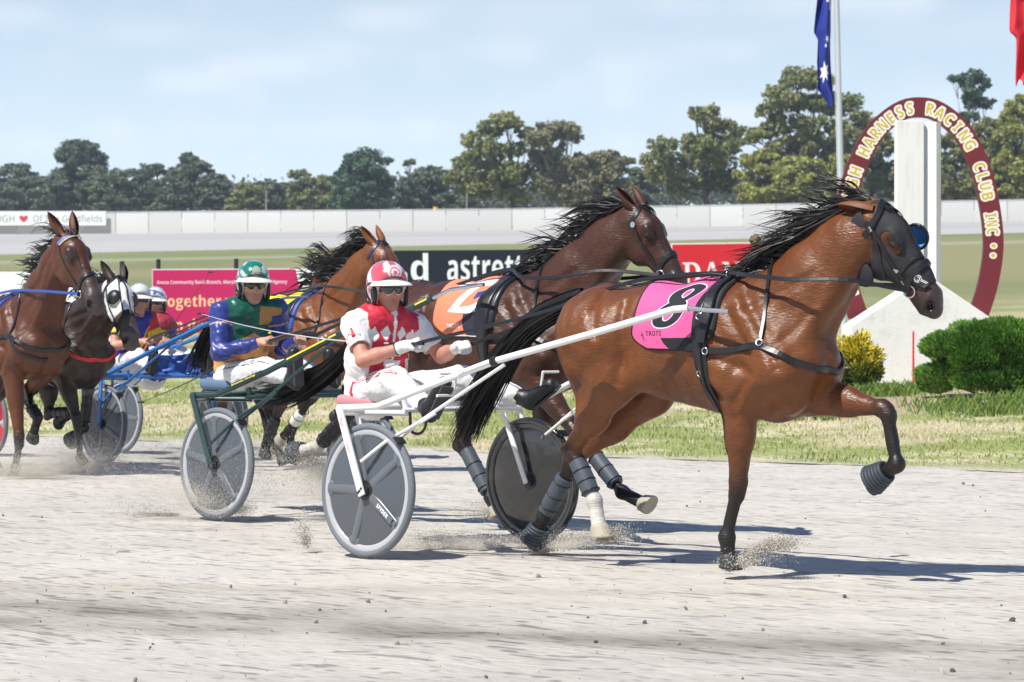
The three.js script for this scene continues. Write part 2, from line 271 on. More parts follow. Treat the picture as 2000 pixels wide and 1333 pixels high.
function legPrims(P, a, kind, side, C) {
  const b = C.points, cB = C.coat, w = side;
  if (kind === 'fore') {
    const [el, kn, fe, to] = a, fw = [.03, .01, 0];
    P.push(cap(el, lerp(el, kn, .5), .108, .070, { c: cB, k: .05, q: .85 }), cap(lerp(el, kn, .42), lerp(el, kn, .93), .073, .042, { c: C.forearm || cB, k: .03 }));
    P.push(cap(add(el, [-.05, .04, 0]), lerp(el, kn, .3), .08, .055, { c: cB, k: .05 }));
    P.push(cap(lerp(kn, el, .07), lerp(kn, fe, .12), .049, .043, { c: b, k: .018 }));
    P.push(cap(kn, fe, .031, .028, { c: b, k: .022 }));
    const back = nrm(cross(LAT, sub(fe, kn))); // behind the cannon bone
    P.push(cap(add(lerp(kn, fe, .12), mul(back, -.018)), add(fe, mul(back, -.014)), .019, .021, { c: b, k: .015 }));
    P.push(ball(fe, .044, { c: C.sockF || b, k: .02 }), cap(fe, lerp(fe, to, .8), .037, .040, { c: C.sockF || b, k: .02 }));
  } else {
    const [st, ho, fe, to] = a, hipc = a.hip, but = a.but;
    P.push(cap(hipc, st, .19, .125, { c: cB, k: .07, q: .8 }));
    P.push(cap(st, lerp(st, ho, .55), .125, .078, { c: cB, k: .06, q: .82 }), cap(lerp(st, ho, .5), lerp(st, ho, .95), .080, .041, { c: cB, k: .04, q: .85 }));
    P.push(cap(but, lerp(st, ho, .45), .115, .075, { c: cB, k: .07, q: .85 }));
    const up = nrm(sub(ho, st)), back = nrm(sub(nrm(sub(ho, fe)), mul(nrm(sub(st, ho)), .6)));
    const poh = add(ho, mul(nrm(add(nrm(sub(ho, fe)), nrm(sub(ho, st)))), .055));
    P.push(cap(lerp(st, ho, .55), poh, .04, .028, { c: cB, k: .03 }));
    P.push(cap(ho, lerp(ho, fe, .16), .051, .044, { c: b, k: .02 }), cap(poh, lerp(ho, fe, .25), .028, .028, { c: b, k: .03 }));
    P.push(cap(ho, fe, .034, .030, { c: b, k: .025 }), ball(fe, .043, { c: a.sock || b, k: .025 }), cap(fe, lerp(fe, to, .8), .037, .041, { c: a.sock || b, k: .02 }));
  }
}
// hoof: a slanted cone cut flat, from the pastern towards the toe
function hoofGeo(fe, to, flat) {
  const d = nrm(sub(to, fe)), n = 18, pos = [], ind = [], c = sub(to, mul(d, .055)); // crown
  let fwd = nrm(sub(flat, mul(d, dot(flat, d)))); const lat = cross(fwd, d);
  const ring = (o, ax, r, fx) => { for (let i = 0; i < n; i++) { const t = i / n * Math.PI * 2, a = Math.cos(t), b = Math.sin(t); const e = add(add(add(c, mul(d, o + (a > 0 ? a : a * .6) * ax)), mul(fwd, r * a * 1.06 + fx)), mul(lat, r * b)); pos.push(...e); } };
  ring(-.012, .0, .040, 0); ring(.0, .004, .049, .002); ring(.055, .012, .060, .012); ring(.062, .012, .058, .012);
  for (let k = 0; k < 3; k++) for (let i = 0; i < n; i++) { const a = k * n + i, b = k * n + (i + 1) % n; ind.push(a, a + n, b, b, a + n, b + n); }
  pos.push(...add(c, add(mul(d, .058), mul(fwd, .01)))); for (let i = 0; i < n; i++) ind.push(3 * n + i, 4 * n, 3 * n + (i + 1) % n);
  const g = new THREE.BufferGeometry(); g.setAttribute('position', new THREE.Float32BufferAttribute(pos, 3)); g.setIndex(ind); const q = g.toNonIndexed(); q.computeVertexNormals(); return plain(q);
}
function earGeo(base, tip, open) { // leaf-shaped cone, cupped towards 'open'
  const ax = nrm(sub(tip, base)), L = len(sub(tip, base)), f = nrm(sub(open, mul(ax, dot(open, ax)))), s = cross(ax, f), pos = [], ind = [], n = 9, m = 8;
  for (let j = 0; j <= m; j++) { const t = j / m, r = L * .19 * Math.pow(Math.sin(Math.PI * (.22 + .78 * t)), .8) * (t > .98 ? .05 : 1), bend = .03 * t * t * L; for (let i = 0; i <= n; i++) { const a = (i / n - .5) * Math.PI * (1.75 - .25 * t), p = add(add(add(base, mul(ax, t * L)), mul(f, -Math.cos(a) * r * .9 - bend)), mul(s, Math.sin(a) * r)); pos.push(...p); } }
  for (let j = 0; j < m; j++) for (let i = 0; i < n; i++) { const a = j * (n + 1) + i; ind.push(a, a + 1, a + n + 1, a + 1, a + n + 2, a + n + 1); }
  const g = new THREE.BufferGeometry(); g.setAttribute('position', new THREE.Float32BufferAttribute(pos, 3)); g.setIndex(ind); g.computeVertexNormals(); return g;
}
function bootGeo(a, b, r0, r1, r2) { // closed shell around a cannon bone, with rolled ends
  const pts = [[.001, 0], [r0 * .96, .0], [r0, .006], [r1, .35], [r1 * 1.02, .6], [r2, .96], [r2 * .96, 1.0], [.001, 1]], L = len(sub(b, a));
  const g = new THREE.LatheGeometry(pts.map(([r, t]) => new THREE.Vector2(r, (t === .006 ? .02 : t) * L - L / 2)), 18); return orient(g, VA(a), VA(b));
}
function ringGeo(c, ax, R, r) { const g = new THREE.TorusGeometry(R, r, 8, 22); g.applyQuaternion(new THREE.Quaternion().setFromUnitVectors(V(0, 0, 1), VA(ax).normalize())); g.translate(...c); return g; }

// One horse. rig = [x, z, degrees]; J in rig metres (forward, up, right). Returns the group, its field and head frame.
function makeHorse(rig, J, C, label, cell, opt = {}) {
  const [ox, oz, deg] = rig, a = deg * Math.PI / 180, t = J.t || [0, 0, 0], px = 1.8 + t[0];
  const G = thing('racehorse', label, 'horse', [ox + px * Math.cos(a), 0, oz + px * Math.sin(a)], -a);
  const H = headFrame(J.poll, J.muz, J.roll || 0, J.big || 1), { hp } = H;
  const P = TORSO(t, C, J.thin);
  // neck
  const o = (u, v, w = 0) => [u + t[0], v + t[1], w + (t[2] || 0)], nb = o(2.33, 1.26), ne = hp(.055, -.075), nl = H.l;
  const N = (s) => add(lerp(nb, ne, s), [0, .035 * Math.sin(Math.PI * s), 0]);
  P.push(cap(nb, N(.4), .290, .198, { q: .66, c: C.coat, k: .1 }), cap(N(.35), N(.75), .200, .150, { q: .62, c: C.coat, k: .06 }), cap(N(.7), ne, .165, .118, { q: .68, c: C.coat, k: .06 }));
  for (const s of [1, -1]) P.push(cap(add(o(2.52, 1.16), [0, 0, .10 * s]), hp(.12, -.16, .05 * s), .062, .04, { c: C.coat, k: .05 }));   // neck muscle down to the breast
  P.push(...headPrims(H, C));
  for (const s of [1, -1]) P.push({ ...cap(hp(.566, -.012, .062 * s), hp(.585, -.03, .05 * s), .017 * H.S, .013 * H.S, { k: .012 }), neg: true });
  const legs = [['fore', J.fN, 1], ['fore', J.fF, -1], ['hind', J.hN, 1], ['hind', J.hF, -1]];
  for (const [k, L, s] of legs) { if (k === 'hind') { L.hip = L.hip || o(1.22, 1.2, .15 * s); L.but = L.but || o(1.07, 1.2, .11 * s); } legPrims(P, L, k, s, C); }
  // fold of skin from stifle to flank
  for (const [L, s] of [[J.hN, 1], [J.hF, -1]]) P.push(cap(L[0], o(1.62, 1.05, .15 * s), .07, .07, { c: C.coat, k: .09 }));
  const B = new Body(P), R = rng(J.seed || 5);
  const creases = [[[2.26, 1.47], [2.46, 1.24], [2.56, 1.08]], [[2.06, 1.44], [2.02, 1.2], [2.09, 1.0], [2.2, .92]], [[2.22, 1.36], [2.38, 1.15]], [[2.16, 1.14], [2.4, 1.04]], [[1.50, 1.40], [1.53, 1.16], [1.49, .99]], [[1.15, 1.43], [1.19, 1.2], [1.2, .98]], [[1.30, 1.46], [1.39, 1.24]], [[2.36, 1.0], [2.28, .90]]].map((l) => l.map((p) => [p[0] + t[0], p[1] + t[1]]));
  { const a = o(2.53, 1.2), b = hp(.13, -.175), c = o(2.32, 1.38), e = hp(.02, -.06); creases.push([[a[0], a[1]], [(a[0] + b[0]) / 2 + .01, (a[1] + b[1]) / 2 - .02], [b[0], b[1]]], [[c[0], c[1]], [(c[0] + e[0]) / 2 + .05, (c[1] + e[1]) / 2 - .06], [e[0], e[1]]]); }
  const veins = [[[2.42, 1.02], [2.34, .93], [2.27, .80]], [[2.05, .97], [1.9, .94], [1.78, .97], [1.64, .96]], [[1.42, 1.02], [1.36, .90], [1.30, .84]]].map((l) => l.map((p) => [p[0] + t[0], p[1] + t[1]]));
  const dLine = (l, x, y) => { let m = 9; for (let i = 0; i + 1 < l.length; i++) { const ax = l[i][0], ay = l[i][1], bx = l[i + 1][0] - ax, by = l[i + 1][1] - ay, q = clamp(((x - ax) * bx + (y - ay) * by) / (bx * bx + by * by)); m = Math.min(m, Math.hypot(x - ax - bx * q, y - ay - by * q)); } return m; };
  const relief = (x, y, z) => { let r = 0; const s = sstep(.05, .11, Math.abs(z - (t[2] || 0))); if (s <= 0) return 0; creases.forEach((l, i) => { const d = dLine(l, x, y); if (d < .09) r -= (i < 8 ? .011 : .008) * Math.exp(-Math.pow(d / .024, 2)) - .003 * Math.exp(-Math.pow((d - .05) / .03, 2)); }); for (const l of veins) { const d = dLine(l, x + .012 * Math.sin(y * 60), y + .012 * Math.sin(x * 50)); if (d < .02) r += .0035 * Math.exp(-Math.pow(d / .007, 2)); } return r * s; };
  const geo = B.geo(cell, {
    wob: (x, y, z) => { const u = x - t[0], v = y - t[1], rib = Math.sin((u + (v - 1.1) * .25) * 62) * .0022 * sstep(1.5, 1.6, u) * (1 - sstep(1.95, 2.02, u)) * sstep(.86, .95, v) * (1 - sstep(1.18, 1.3, v)); return (fbm(x * 7 + 3, y * 7, z * 7 + 5, 3) - .5) * .016 * sstep(.5, .9, v + .1) + (fbm(x * 22, y * 22, z * 22, 2) - .5) * .004 + rib + relief(x, y, z); },
    paint: (x, y, z, c) => {
      const n = fbm(x * 5, y * 5, z * 5 + 2, 4), hl = [x - J.poll[0], y - J.poll[1], z - J.poll[2]];
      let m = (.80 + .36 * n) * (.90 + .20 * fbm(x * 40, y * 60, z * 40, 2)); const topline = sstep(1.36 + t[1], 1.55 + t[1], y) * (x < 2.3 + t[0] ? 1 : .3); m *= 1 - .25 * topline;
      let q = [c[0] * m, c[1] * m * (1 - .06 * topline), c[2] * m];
      const al = dot(hl, H.f) / H.S, gl = dot(hl, H.g) / H.S, ll = Math.abs(dot(hl, H.l)) / H.S; // head-space marks
      if (al > -.1 && al < .75 && Math.abs(gl) < .3 && ll < .25) {
        const nos = Math.hypot((al - .575) * 1.0, (gl + .022) * .8, (ll - .058)); q = mixC(q, [.006, .004, .004], 1 - sstep(.022, .034, nos));
        const ey = Math.hypot((al - .205) * .8, gl - .032, (ll - .085)); q = mixC(q, C.points, .75 * (1 - sstep(.025, .06, ey)));
        if (C.blaze) { const bz = Math.abs(dot(hl, H.l)) / H.S; q = mixC(q, [.6, .55, .5], (1 - sstep(.012, .02, bz)) * sstep(.02, .05, gl) * sstep(.1, .14, al) * (1 - sstep(.16, .2, al))); }
      }
      return q;
    },
    uv: (x, y, z, nx, ny, nz) => [x * 1.2 + z * .5, y * 1.2],
  });
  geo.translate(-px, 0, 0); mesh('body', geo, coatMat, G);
  const put = (name, g, m, parent = G, lab) => { if (Array.isArray(g)) g = mergeGeometries(g.map(plain)); g.translate(-px, 0, 0); return mesh(name, g, m, parent, lab); };
  const out = { G, B, H, put, o, N, J, px };
  for (const s of [1, -1]) {
    const eb = hp(.015, .02, .052 * s), e = J.ear ? J.ear(H, s) : hp(-.12, .11, .075 * s), em = std(mul(C.ear || C.coat, 1), .6, { side: THREE.DoubleSide });
    put('ear', earGeo(eb, e, J.earOpen ? nrm(add(mul(H.g, J.earOpen[0]), add(mul(H.l, J.earOpen[1] * s), mul(H.f, J.earOpen[2])))) : nrm(add(H.g, mul(H.l, .7 * s)))), em);
    if (!opt.noEye) { const g = new THREE.SphereGeometry(.024 * H.S, 18, 12); g.translate(...hp(.207, .022, .0745 * s)); put('eye', g, eyeMat); }
  }
  for (const [k, L, s] of legs) {
    const fe = L[2], to = L[3], d = nrm(sub(to, fe)), fl = L.toeDir || (Math.abs(d[0]) > .85 ? [0, 1, 0] : [1, 0, 0]);
    put('hoof', hoofGeo(fe, to, fl), L.hoof || hornDark);
    if (L.bell) { // rubber bell boot over the hoof, ribbed
      const g = [], c0 = sub(to, mul(d, .10)); for (let i = 0; i < 6; i++) { const q = add(c0, mul(d, .018 * i)); g.push(ringGeo(q, d, .050 + .004 * i, .0115)); } put('hoof_boot', g, L.bell);
    }
    if (L.boot) put('leg_boot', [bootGeo(lerp(L[1], fe, L.b0 ?? .26), lerp(L[1], fe, L.b1 ?? .92), .05, .051, .049)], L.boot);
    if (L.boot) put('boot_strap', [.4, .62, .82].map((q) => { const c = lerp(L[1], fe, q); return ringGeo(c, nrm(sub(fe, L[1])), .0515, .004); }), L.strap || bootBlack);
  }
  return out;
}
const mixC = (a, b, t) => [mix(a[0], b[0], t), mix(a[1], b[1], t), mix(a[2], b[2], t)];
// wind-blown mane along the crest and streaming tail
function maneOf(Z, { n = 170, L = .30, flow = [-.9, .25, 0], s0 = .12, s1 = 1.02, up = .6, w = .016, seed = 3, mat = hairMat, fore = true, drop = .22 } = {}) {
  const R = rng(seed), { B, N, H } = Z, paths = [], CL = Array.from({ length: 34 }, () => [R() - .5, R() - .5, R() - .5, R(), R() * 6]);
  for (let i = 0; i < n; i++) {
    const s = mix(s0, s1, R()), c = s > .97 ? H.hp(.03, .05) : N(s), root = B.onto(V(c[0] - .06, c[1] + .3, c[2] + (R() - .5) * .045), -.004);
    const l = L * (.55 + .8 * R()) * (s < .3 ? .75 : 1), K = CL[Math.min(33, Math.floor(s / 1.05 * 33 + R() * 1.5))], upw = up * (.15 + 1.5 * K[3] * (.6 + .5 * R())), fl = V(flow[0] + K[0] * .7 + (R() - .5) * .3, flow[1] + K[1] * .9 + (R() - .5) * .35, flow[2] + K[2] * .7 + (R() - .5) * .3), wv = (R() - .5) * .12, ph = R() * 6;
    paths.push({ w: .5 + R(), f: (q) => root.clone().add(V(-.12 * q, upw * l * (q - .8 * q * q) * 1.6, 0)).addScaledVector(fl, l * q * (0.3 + .7 * q)).add(V(0, -drop * l * q * q + Math.sin(q * 7 + ph) * .012 * q + Math.sin(q * 5 + K[4]) * .03 * q, wv * q)) });
  }
  if (fore) for (let i = 0; i < 18; i++) { const r = VA(H.hp(.0 + R() * .03, .06, (R() - .5) * .06)), d = VA(mul(H.f, .12 + R() * .1)).add(V(-.05, .05 * R(), (R() - .5) * .06)); paths.push({ w: .8, f: (q) => r.clone().addScaledVector(d, q).add(VA(mul(H.g, .035 * Math.sin(q * 2.4)))) }); }
  Z.put('mane', hair(paths, w, 9, seed), mat);
}
function tailOf(Z, pts, { n = 260, spread = .1, w = .016, seed = 9, mat = hairMat } = {}) {
  const R = rng(seed), c = new THREE.CatmullRomCurve3(pts.map(VA), false, 'centripetal'), paths = [];
  for (let i = 0; i < n; i++) {
    const a = R() * 6.28, r = Math.sqrt(R()), e = .72 + .4 * R(), oy = Math.sin(a) * r, oz = Math.cos(a) * r * .8, ph = R() * 6, am = (R() - .5) * .09, st = R() * .18;
    paths.push({ w: .6 + R(), f: (q) => { const u = Math.min(1.0, st + q * e * (1 - st)), p = c.getPoint(Math.min(1, u)), g = spread * (.25 + 1.0 * u) ; return p.add(V(Math.sin(q * 5 + ph) * am * q + oy * g * .4 * q, oy * g + Math.sin(q * 4 + ph) * am * q, oz * g + Math.cos(q * 6 + ph) * am * q + (ph - 3) * .016 * q * q)); } });
  }
  Z.put('tail', hair(paths, w, 12, seed), mat);
}

function wildLocks(Z, n, seed) { // loose locks lifted by the wind
  const R = rng(seed), P = []; for (let i = 0; i < n; i++) { const s = mix(.25, 1, R()), c = Z.N(s), r = Z.B.onto(V(c[0] - .06, c[1] + .3, c[2] + (R() - .5) * .04), -.004), l = .13 + .16 * R(), a = R() * 6, up = .15 + .75 * R(), tw = (R() - .5) * .9; P.push({ w: .5 + .9 * R(), f: (q) => r.clone().add(V(-l * (.25 * q + .85 * q * q), up * l * q * (1.25 - .55 * q) + Math.sin(q * 6 + a) * .02 * q, tw * l * q * q + Math.cos(q * 5 + a) * .02 * q)) }); } return P;
}

// ---------------------------------------------------------------- ground: banked track, verge and dished infield, far straight
const E0 = [4.5, -22.7], ED = [.809, .588];                       // inside edge of the near straight
const acrossEdge = (x, z) => (x - E0[0]) * .588 + (-z - E0[1] * -1) * .809, alongEdge = (x, z) => (x - E0[0]) * ED[0] + (z - E0[1]) * ED[1];
function lerpTab(tab, d) { if (d <= tab[0][0]) return tab[0][1]; for (let i = 1; i < tab.length; i++) if (d <= tab[i][0]) return mix(tab[i - 1][1], tab[i][1], (d - tab[i - 1][0]) / (tab[i][0] - tab[i - 1][0])); return tab[tab.length - 1][1]; }
const FAR = [[80, 2.18], [110, 3.45], [150, 5.35], [190, 7.5], [225, 9.35], [262, 11.25], [400, 17], [1600, 58]];
function gy(x, z) {
  const D = -z, s = acrossEdge(x, z);
  const near = s <= 0 ? 0 : .05 * s * sstep(-.4, 1.6, s);
  if (D < 70) return Math.max(0, near);
  const kr = lerpTab([[80, .0294], [190, .021], [262, .018], [420, .006], [1600, 0]], D), kl = lerpTab([[80, .0294], [190, .021], [262, .008], [420, .003], [1600, 0]], D);
  const far = lerpTab(FAR, D) + (x > 0 ? kr : kl) * clamp(x, -70, 70), t = sstep(70, 90, D);
  return mix(Math.max(0, near), Math.max(0, far), t);
}
function sheet(name, xs, rows, yOff, paint, uvf, mat, y = gy) { // rows: list of functions x -> z, joined into a strip
  const nx = xs.length, pos = [], cols = [], uv = [], ind = [];
  for (const f of rows) for (const x of xs) { const z = f(x), p = [x, y(x, z) + yOff, z]; pos.push(...p); cols.push(...paint(x, z)); uv.push(...uvf(x, z)); }
  for (let j = 0; j + 1 < rows.length; j++) for (let i = 0; i + 1 < nx; i++) { const a = j * nx + i; ind.push(a, a + 1, a + nx, a + 1, a + nx + 1, a + nx); }
  const g = new THREE.BufferGeometry(); g.setAttribute('position', new THREE.Float32BufferAttribute(pos, 3)); g.setAttribute('color', new THREE.Float32BufferAttribute(cols, 3)); g.setAttribute('uv', new THREE.Float32BufferAttribute(uv, 2)); g.setIndex(ind); g.computeVertexNormals();
  const m = mesh(name, g, mat); m.userData.kind = 'structure'; return m;
}
const range = (a, b, n) => Array.from({ length: n + 1 }, (_, i) => mix(a, b, i / n));
const alongUV = (x, z) => [(x * .809 + z * .588) / 6.4, (-x * .588 + z * .809) / 3.2];
// crushed granite: pale fines, grey grit, darker damp specks
const gritMap = noiseTex(1024, 1024, (u, v) => {
  const W = (x, y, s) => { const a = vnoise(x * s, y * s, s); return a; };
  const t = (f, gu, gv, o) => { // tileable by cross-fading
    const a = fbm(u * gu, v * gv, f, o), b = fbm((u - 1) * gu, v * gv, f, o), c = fbm(u * gu, (v - 1) * gv, f, o), d = fbm((u - 1) * gu, (v - 1) * gv, f, o), su = sstep(.8, 1, u), sv = sstep(.8, 1, v); return mix(mix(a, b, su), mix(c, d, su), sv);
  };
  const lump = t(1, 14, 40, 4), fine = t(5, 120, 260, 2), speck = t(9, 60, 110, 2);
  let k = .86 + .15 * (lump - .5) + .34 * (fine - .5); k *= 1 - .5 * sstep(.62, .78, speck);
  return [clamp(k * 1.0), clamp(k * .975), clamp(k * .935)];
}, false);
const HP = (() => { const R = rng(19); return Array.from({ length: 90 }, () => [R(), R(), .006 + .005 * R(), R() * .6 - .3]); })();
const gritBump = noiseTex(1024, 1024, (u, v) => { const f = (gu, gv, s, o) => mix(fbm(u * gu, v * gv, s, o), fbm((u - 1) * gu, v * gv, s, o), sstep(.8, 1, u)); const q = (gu, gv, s, o) => mix(f(gu, gv, s, o), mix(fbm(u * gu, (v - 1) * gv, s, o), fbm((u - 1) * gu, (v - 1) * gv, s, o), sstep(.8, 1, u)), sstep(.8, 1, v)); let d = 0; for (const [a, b, r, t] of HP) { let du = u - a, dv = v - b; du -= Math.round(du); dv -= Math.round(dv); const e = Math.hypot(du + t * dv, dv * 1.1) / r; if (e < 2.4) d += -.45 * Math.exp(-e * e) + .16 * Math.exp(-Math.pow((e - 1.5) / .4, 2)); } return .12 + q(18, 34, 2, 4) * .52 + q(120, 160, 7, 2) * .2 + .05 * Math.sin(v * Math.PI * 2 * 90 + q(4, 4, 3, 2) * 9) + d * .5; });
const trackMat = new THREE.MeshStandardMaterial({ vertexColors: true, map: gritMap, bumpMap: gritBump, bumpScale: .021, roughness: .95 });
const edgeZ = (x) => E0[1] + (x - E0[0]) * -.727 * -1 + (fbm(x * .35, 2, 1, 3) - .5) * 1.1; // wobbling grass edge
const bandD = (x, z, px, pz, ang) => -(x - px) * Math.sin(ang) + (z - pz) * Math.cos(ang);
function trackTone(x, z) {
  const n = fbm(x * .5 + z * .3, z * 1.6, 3, 4), n2 = fbm(x * 2.2, z * 5, 8, 3);
  let q = [.60, .572, .528]; q = mul(q, 1 - .09 * sstep(-11.2, -9.6, z)); const m = .9 + .2 * n + .10 * (n2 - .5); q = mul(q, m);
  const d = bandD(x, z, -.2, -10.85, .42), dark = Math.exp(-Math.pow((d + (n - .5) * 1.5) / .55, 2)); q = mixC(q, [.315, .295, .255], dark * (.45 + .9 * sstep(.35, .65, n2)) * .85);
  const d2 = bandD(x, z, -2, -12.75, .16), br = Math.exp(-Math.pow((d2 + (n - .5) * .8) / .18, 2)); q = mixC(q, [.44, .40, .33], br * .6);
  const d3 = bandD(x, z, 2, -11.35, .3), br3 = Math.exp(-Math.pow((d3 + (n2 - .5) * .5) / .15, 2)); q = mixC(q, [.46, .42, .35], br3 * .4);
  const churn = Math.exp(-Math.pow((z + 16.5 - x * .3) / 2.2, 2)) * sstep(.5, .75, n2); q = mixC(q, [.42, .40, .36], churn * .5);
  return q;
}
{
  const xs = [...range(-46, -7, 40), ...range(-6.9, 7, 140).slice(0), ...range(7.2, 46, 40)], zs = range(0, 1, 190);
  const lump = (x, z) => (fbm(x * 2.2, z * 2.2, 5, 3) - .5) * .035 + (fbm(x * 7, z * 7, 9, 2) - .5) * .014;
  sheet('track', xs, zs.map((t) => (x) => mix(8, edgeZ(x) - .25, Math.pow(t, .55))), 0, trackTone, alongUV, trackMat, (x, z) => Math.abs(x) < 9 && z < -8.5 ? lump(x, z) * .8 - .004 : -.004);
}
const turfBump = noiseTex(512, 512, (u, v) => { const q = (gu, gv, s, o) => mix(mix(fbm(u * gu, v * gv, s, o), fbm((u - 1) * gu, v * gv, s, o), sstep(.8, 1, u)), mix(fbm(u * gu, (v - 1) * gv, s, o), fbm((u - 1) * gu, (v - 1) * gv, s, o), sstep(.8, 1, u)), sstep(.8, 1, v)); return q(60, 60, 3, 4); });
const turfMat = new THREE.MeshStandardMaterial({ vertexColors: true, bumpMap: turfBump, bumpScale: .05, roughness: 1 });
const soilAt = (x, z) => { const a = Math.hypot((x - 5.3) / 2.6, (z + 30.6) / 1.5), n = fbm(x * .9, z * .9, 4, 3); return 1 - sstep(.72, 1.05, a + (n - .5) * .7); };
function turfTone(x, z) {
  const D = -z, s = acrossEdge(x, z), n = fbm(x * .55, z * .8, 11, 4), n2 = fbm(x * 1.7, z * 3.1, 6, 4), dry = [.46, .41, .24], green = [.26, .295, .095], straw = [.62, .55, .38];
  let q = mixC(dry, green, sstep(.40, .58, n)); q = mixC(q, straw, sstep(.52, .66, n2) * (D < 60 ? .7 : .35));
  if (D > 45) { const f = sstep(45, 80, D), far = mixC([.25, .24, .11], [.19, .205, .085], sstep(.4, .6, fbm(x * .05, z * .03, 2, 3))); q = mixC(q, far, f); const gl = Math.exp(-Math.pow((D - 176) / 9, 2)); q = mixC(q, [.17, .225, .075], gl * .6); const pale = Math.exp(-Math.pow((D - 164 + x * .12) / 3, 2)); q = mixC(q, [.45, .44, .33], pale * .55); }
  q = mixC(q, [.40, .30, .205], soilAt(x, z) * .9);
  if (s < .8) q = mixC(q, [.5, .47, .40], (1 - sstep(-.1, .8, s + (n2 - .5))) * .6);
  return q;
}
{
  const xs = [...range(-60, -9, 30), ...range(-8.8, 10, 150), ...range(10.4, 60, 30)];
  const rows = []; for (let i = 0; i <= 130; i++) { const t = i / 130; rows.push((x) => mix(edgeZ(x), -62, Math.pow(t, 1.35))); }
  for (let i = 1; i <= 40; i++) rows.push((x) => mix(-62, -190, i / 40));
  sheet('infield_grass', xs, rows, 0, turfTone, (x, z) => [x / 2.5, z / 2.5], turfMat, (x, z) => gy(x, z) + (-z < 45 ? (fbm(x * 1.5, z * 1.5, 3, 3) - .5) * .07 * sstep(0, 1, acrossEdge(x, z)) + soilAt(x, z) * .10 : 0));
  const fx = range(-90, 90, 60);
  sheet('far_track', fx, range(-189.9, -260, 26).map((z) => () => z), .01, (x, z) => { const D = -z, n = fbm(x * .05, z * .5, 3, 3); let q = [.41, .40, .385]; q = mul(q, .9 + .22 * n); const st = Math.exp(-Math.pow((D - 232) / 4, 2)) + .8 * Math.exp(-Math.pow((D - 250) / 3, 2)); return mixC(q, [.33, .32, .30], clamp(st) * .6); }, (x, z) => [x / 6, z / 6], new THREE.MeshStandardMaterial({ vertexColors: true, roughness: 1 }));
  const gx = range(-900, 900, 60);
  sheet('outer_ground', gx, [-260, -275, -300, -350, -420, -600, -900, -1500].map((z) => () => z), -.02, () => [.20, .19, .09], (x, z) => [x / 9, z / 9], new THREE.MeshStandardMaterial({ vertexColors: true, roughness: 1 }));
  // the ground either side and behind the lens
  const sideMat = new THREE.MeshStandardMaterial({ color: col(.30, .285, .14), roughness: 1 });
  for (const s of [-1, 1]) sheet('side_ground', range(46 * s, 900 * s, 12).sort((a, b) => a - b), [200, 8, -30, -62, -190, -260].map((z) => () => z), -.03, () => [1, 1, 1], (x, z) => [x / 9, z / 9], sideMat);
  sheet('stand_ground', range(-46, 46, 8), [200, 60, 8].map((z) => () => z), -.01, () => [1, 1, 1], (x, z) => [x / 9, z / 9], new THREE.MeshStandardMaterial({ color: col(.4, .39, .37), roughness: 1 }), () => 0);
}
// grass on the verge and round the shrubs: uncountable blades
{
  const R = rng(77), g = new THREE.BufferGeometry(), pos = [], ind = [], cols = []; let n = 0;
  const blade = (x, y, z, h, w, c, lean) => { const a = R() * 6.28, ca = Math.cos(a), sa = Math.sin(a), lx = Math.cos(lean) * h * .55, lz = Math.sin(lean) * h * .55; pos.push(x - ca * w, y - .01, z - sa * w, x + ca * w, y - .01, z + sa * w, x + lx * .4 + ca * w * .7, y + h * .6, z + lz * .4 + sa * w * .7, x + lx, y + h, z + lz); ind.push(n, n + 1, n + 2, n, n + 2, n + 3); for (let k = 0; k < 4; k++) cols.push(...c); n += 4; };
  for (let i = 0; i < 90000; i++) {
    const x = mix(-9, 8.5, R()), D = mix(21, 40, Math.pow(R(), 1.4)), z = -D, s = acrossEdge(x, z); if (s < .0 + fbm(x * 1.3, 4, 2, 3) * .9 || Math.abs(x) > D * .215 + .4) continue;
    if (R() < soilAt(x, z) * .97) continue;
    const nn = fbm(x * .55, z * .8, 11, 4), n3 = fbm(x * 2.6, z * 2.6, 21, 2); if (R() > .35 + n3) continue;
    const gr = R() < sstep(.38, .56, nn), c = gr ? mixC([.23, .285, .075], [.37, .40, .14], R()) : mixC([.50, .43, .25], [.66, .60, .42], R());
    blade(x, gy(x, z) + (fbm(x * 1.5, z * 1.5, 3, 3) - .5) * .07 * sstep(0, 1, s), z, mix(.02, .058, R() * n3 * 1.6), .005 + .004 * R(), c, R() * 6.28);
  }
  for (let i = 0; i < 5000; i++) { // rougher green tufts in front of the shrubs and along the plinth
    const k = R(), c = [[5.0, -33.2, .9, .35], [4.55, -31.6, .6, .3], [5.4, -29.4, 1.0, .25], [6.4, -29.8, .9, .25], [3.3, -29.5, .8, .3], [4.0, -32.6, .5, .3]][Math.floor(k * 6)], x = c[0] + (R() + R() - 1) * c[2], z = c[1] + (R() + R() - 1) * c[3] * 2;
    blade(x, gy(x, z) + soilAt(x, z) * .09, z, mix(.05, .17, R()), .008, mixC([.10, .19, .035], [.2, .28, .06], R()), R() * 6.28);
  }
  g.setAttribute('position', new THREE.Float32BufferAttribute(pos, 3)); g.setAttribute('color', new THREE.Float32BufferAttribute(cols, 3)); g.setIndex(ind); g.computeVertexNormals();
  tag(mesh('grass', g, new THREE.MeshStandardMaterial({ vertexColors: true, roughness: 1, side: THREE.DoubleSide })), 'patchy dry and green grass on the verge beside the sandy track', 'grass', null, 'stuff');
}
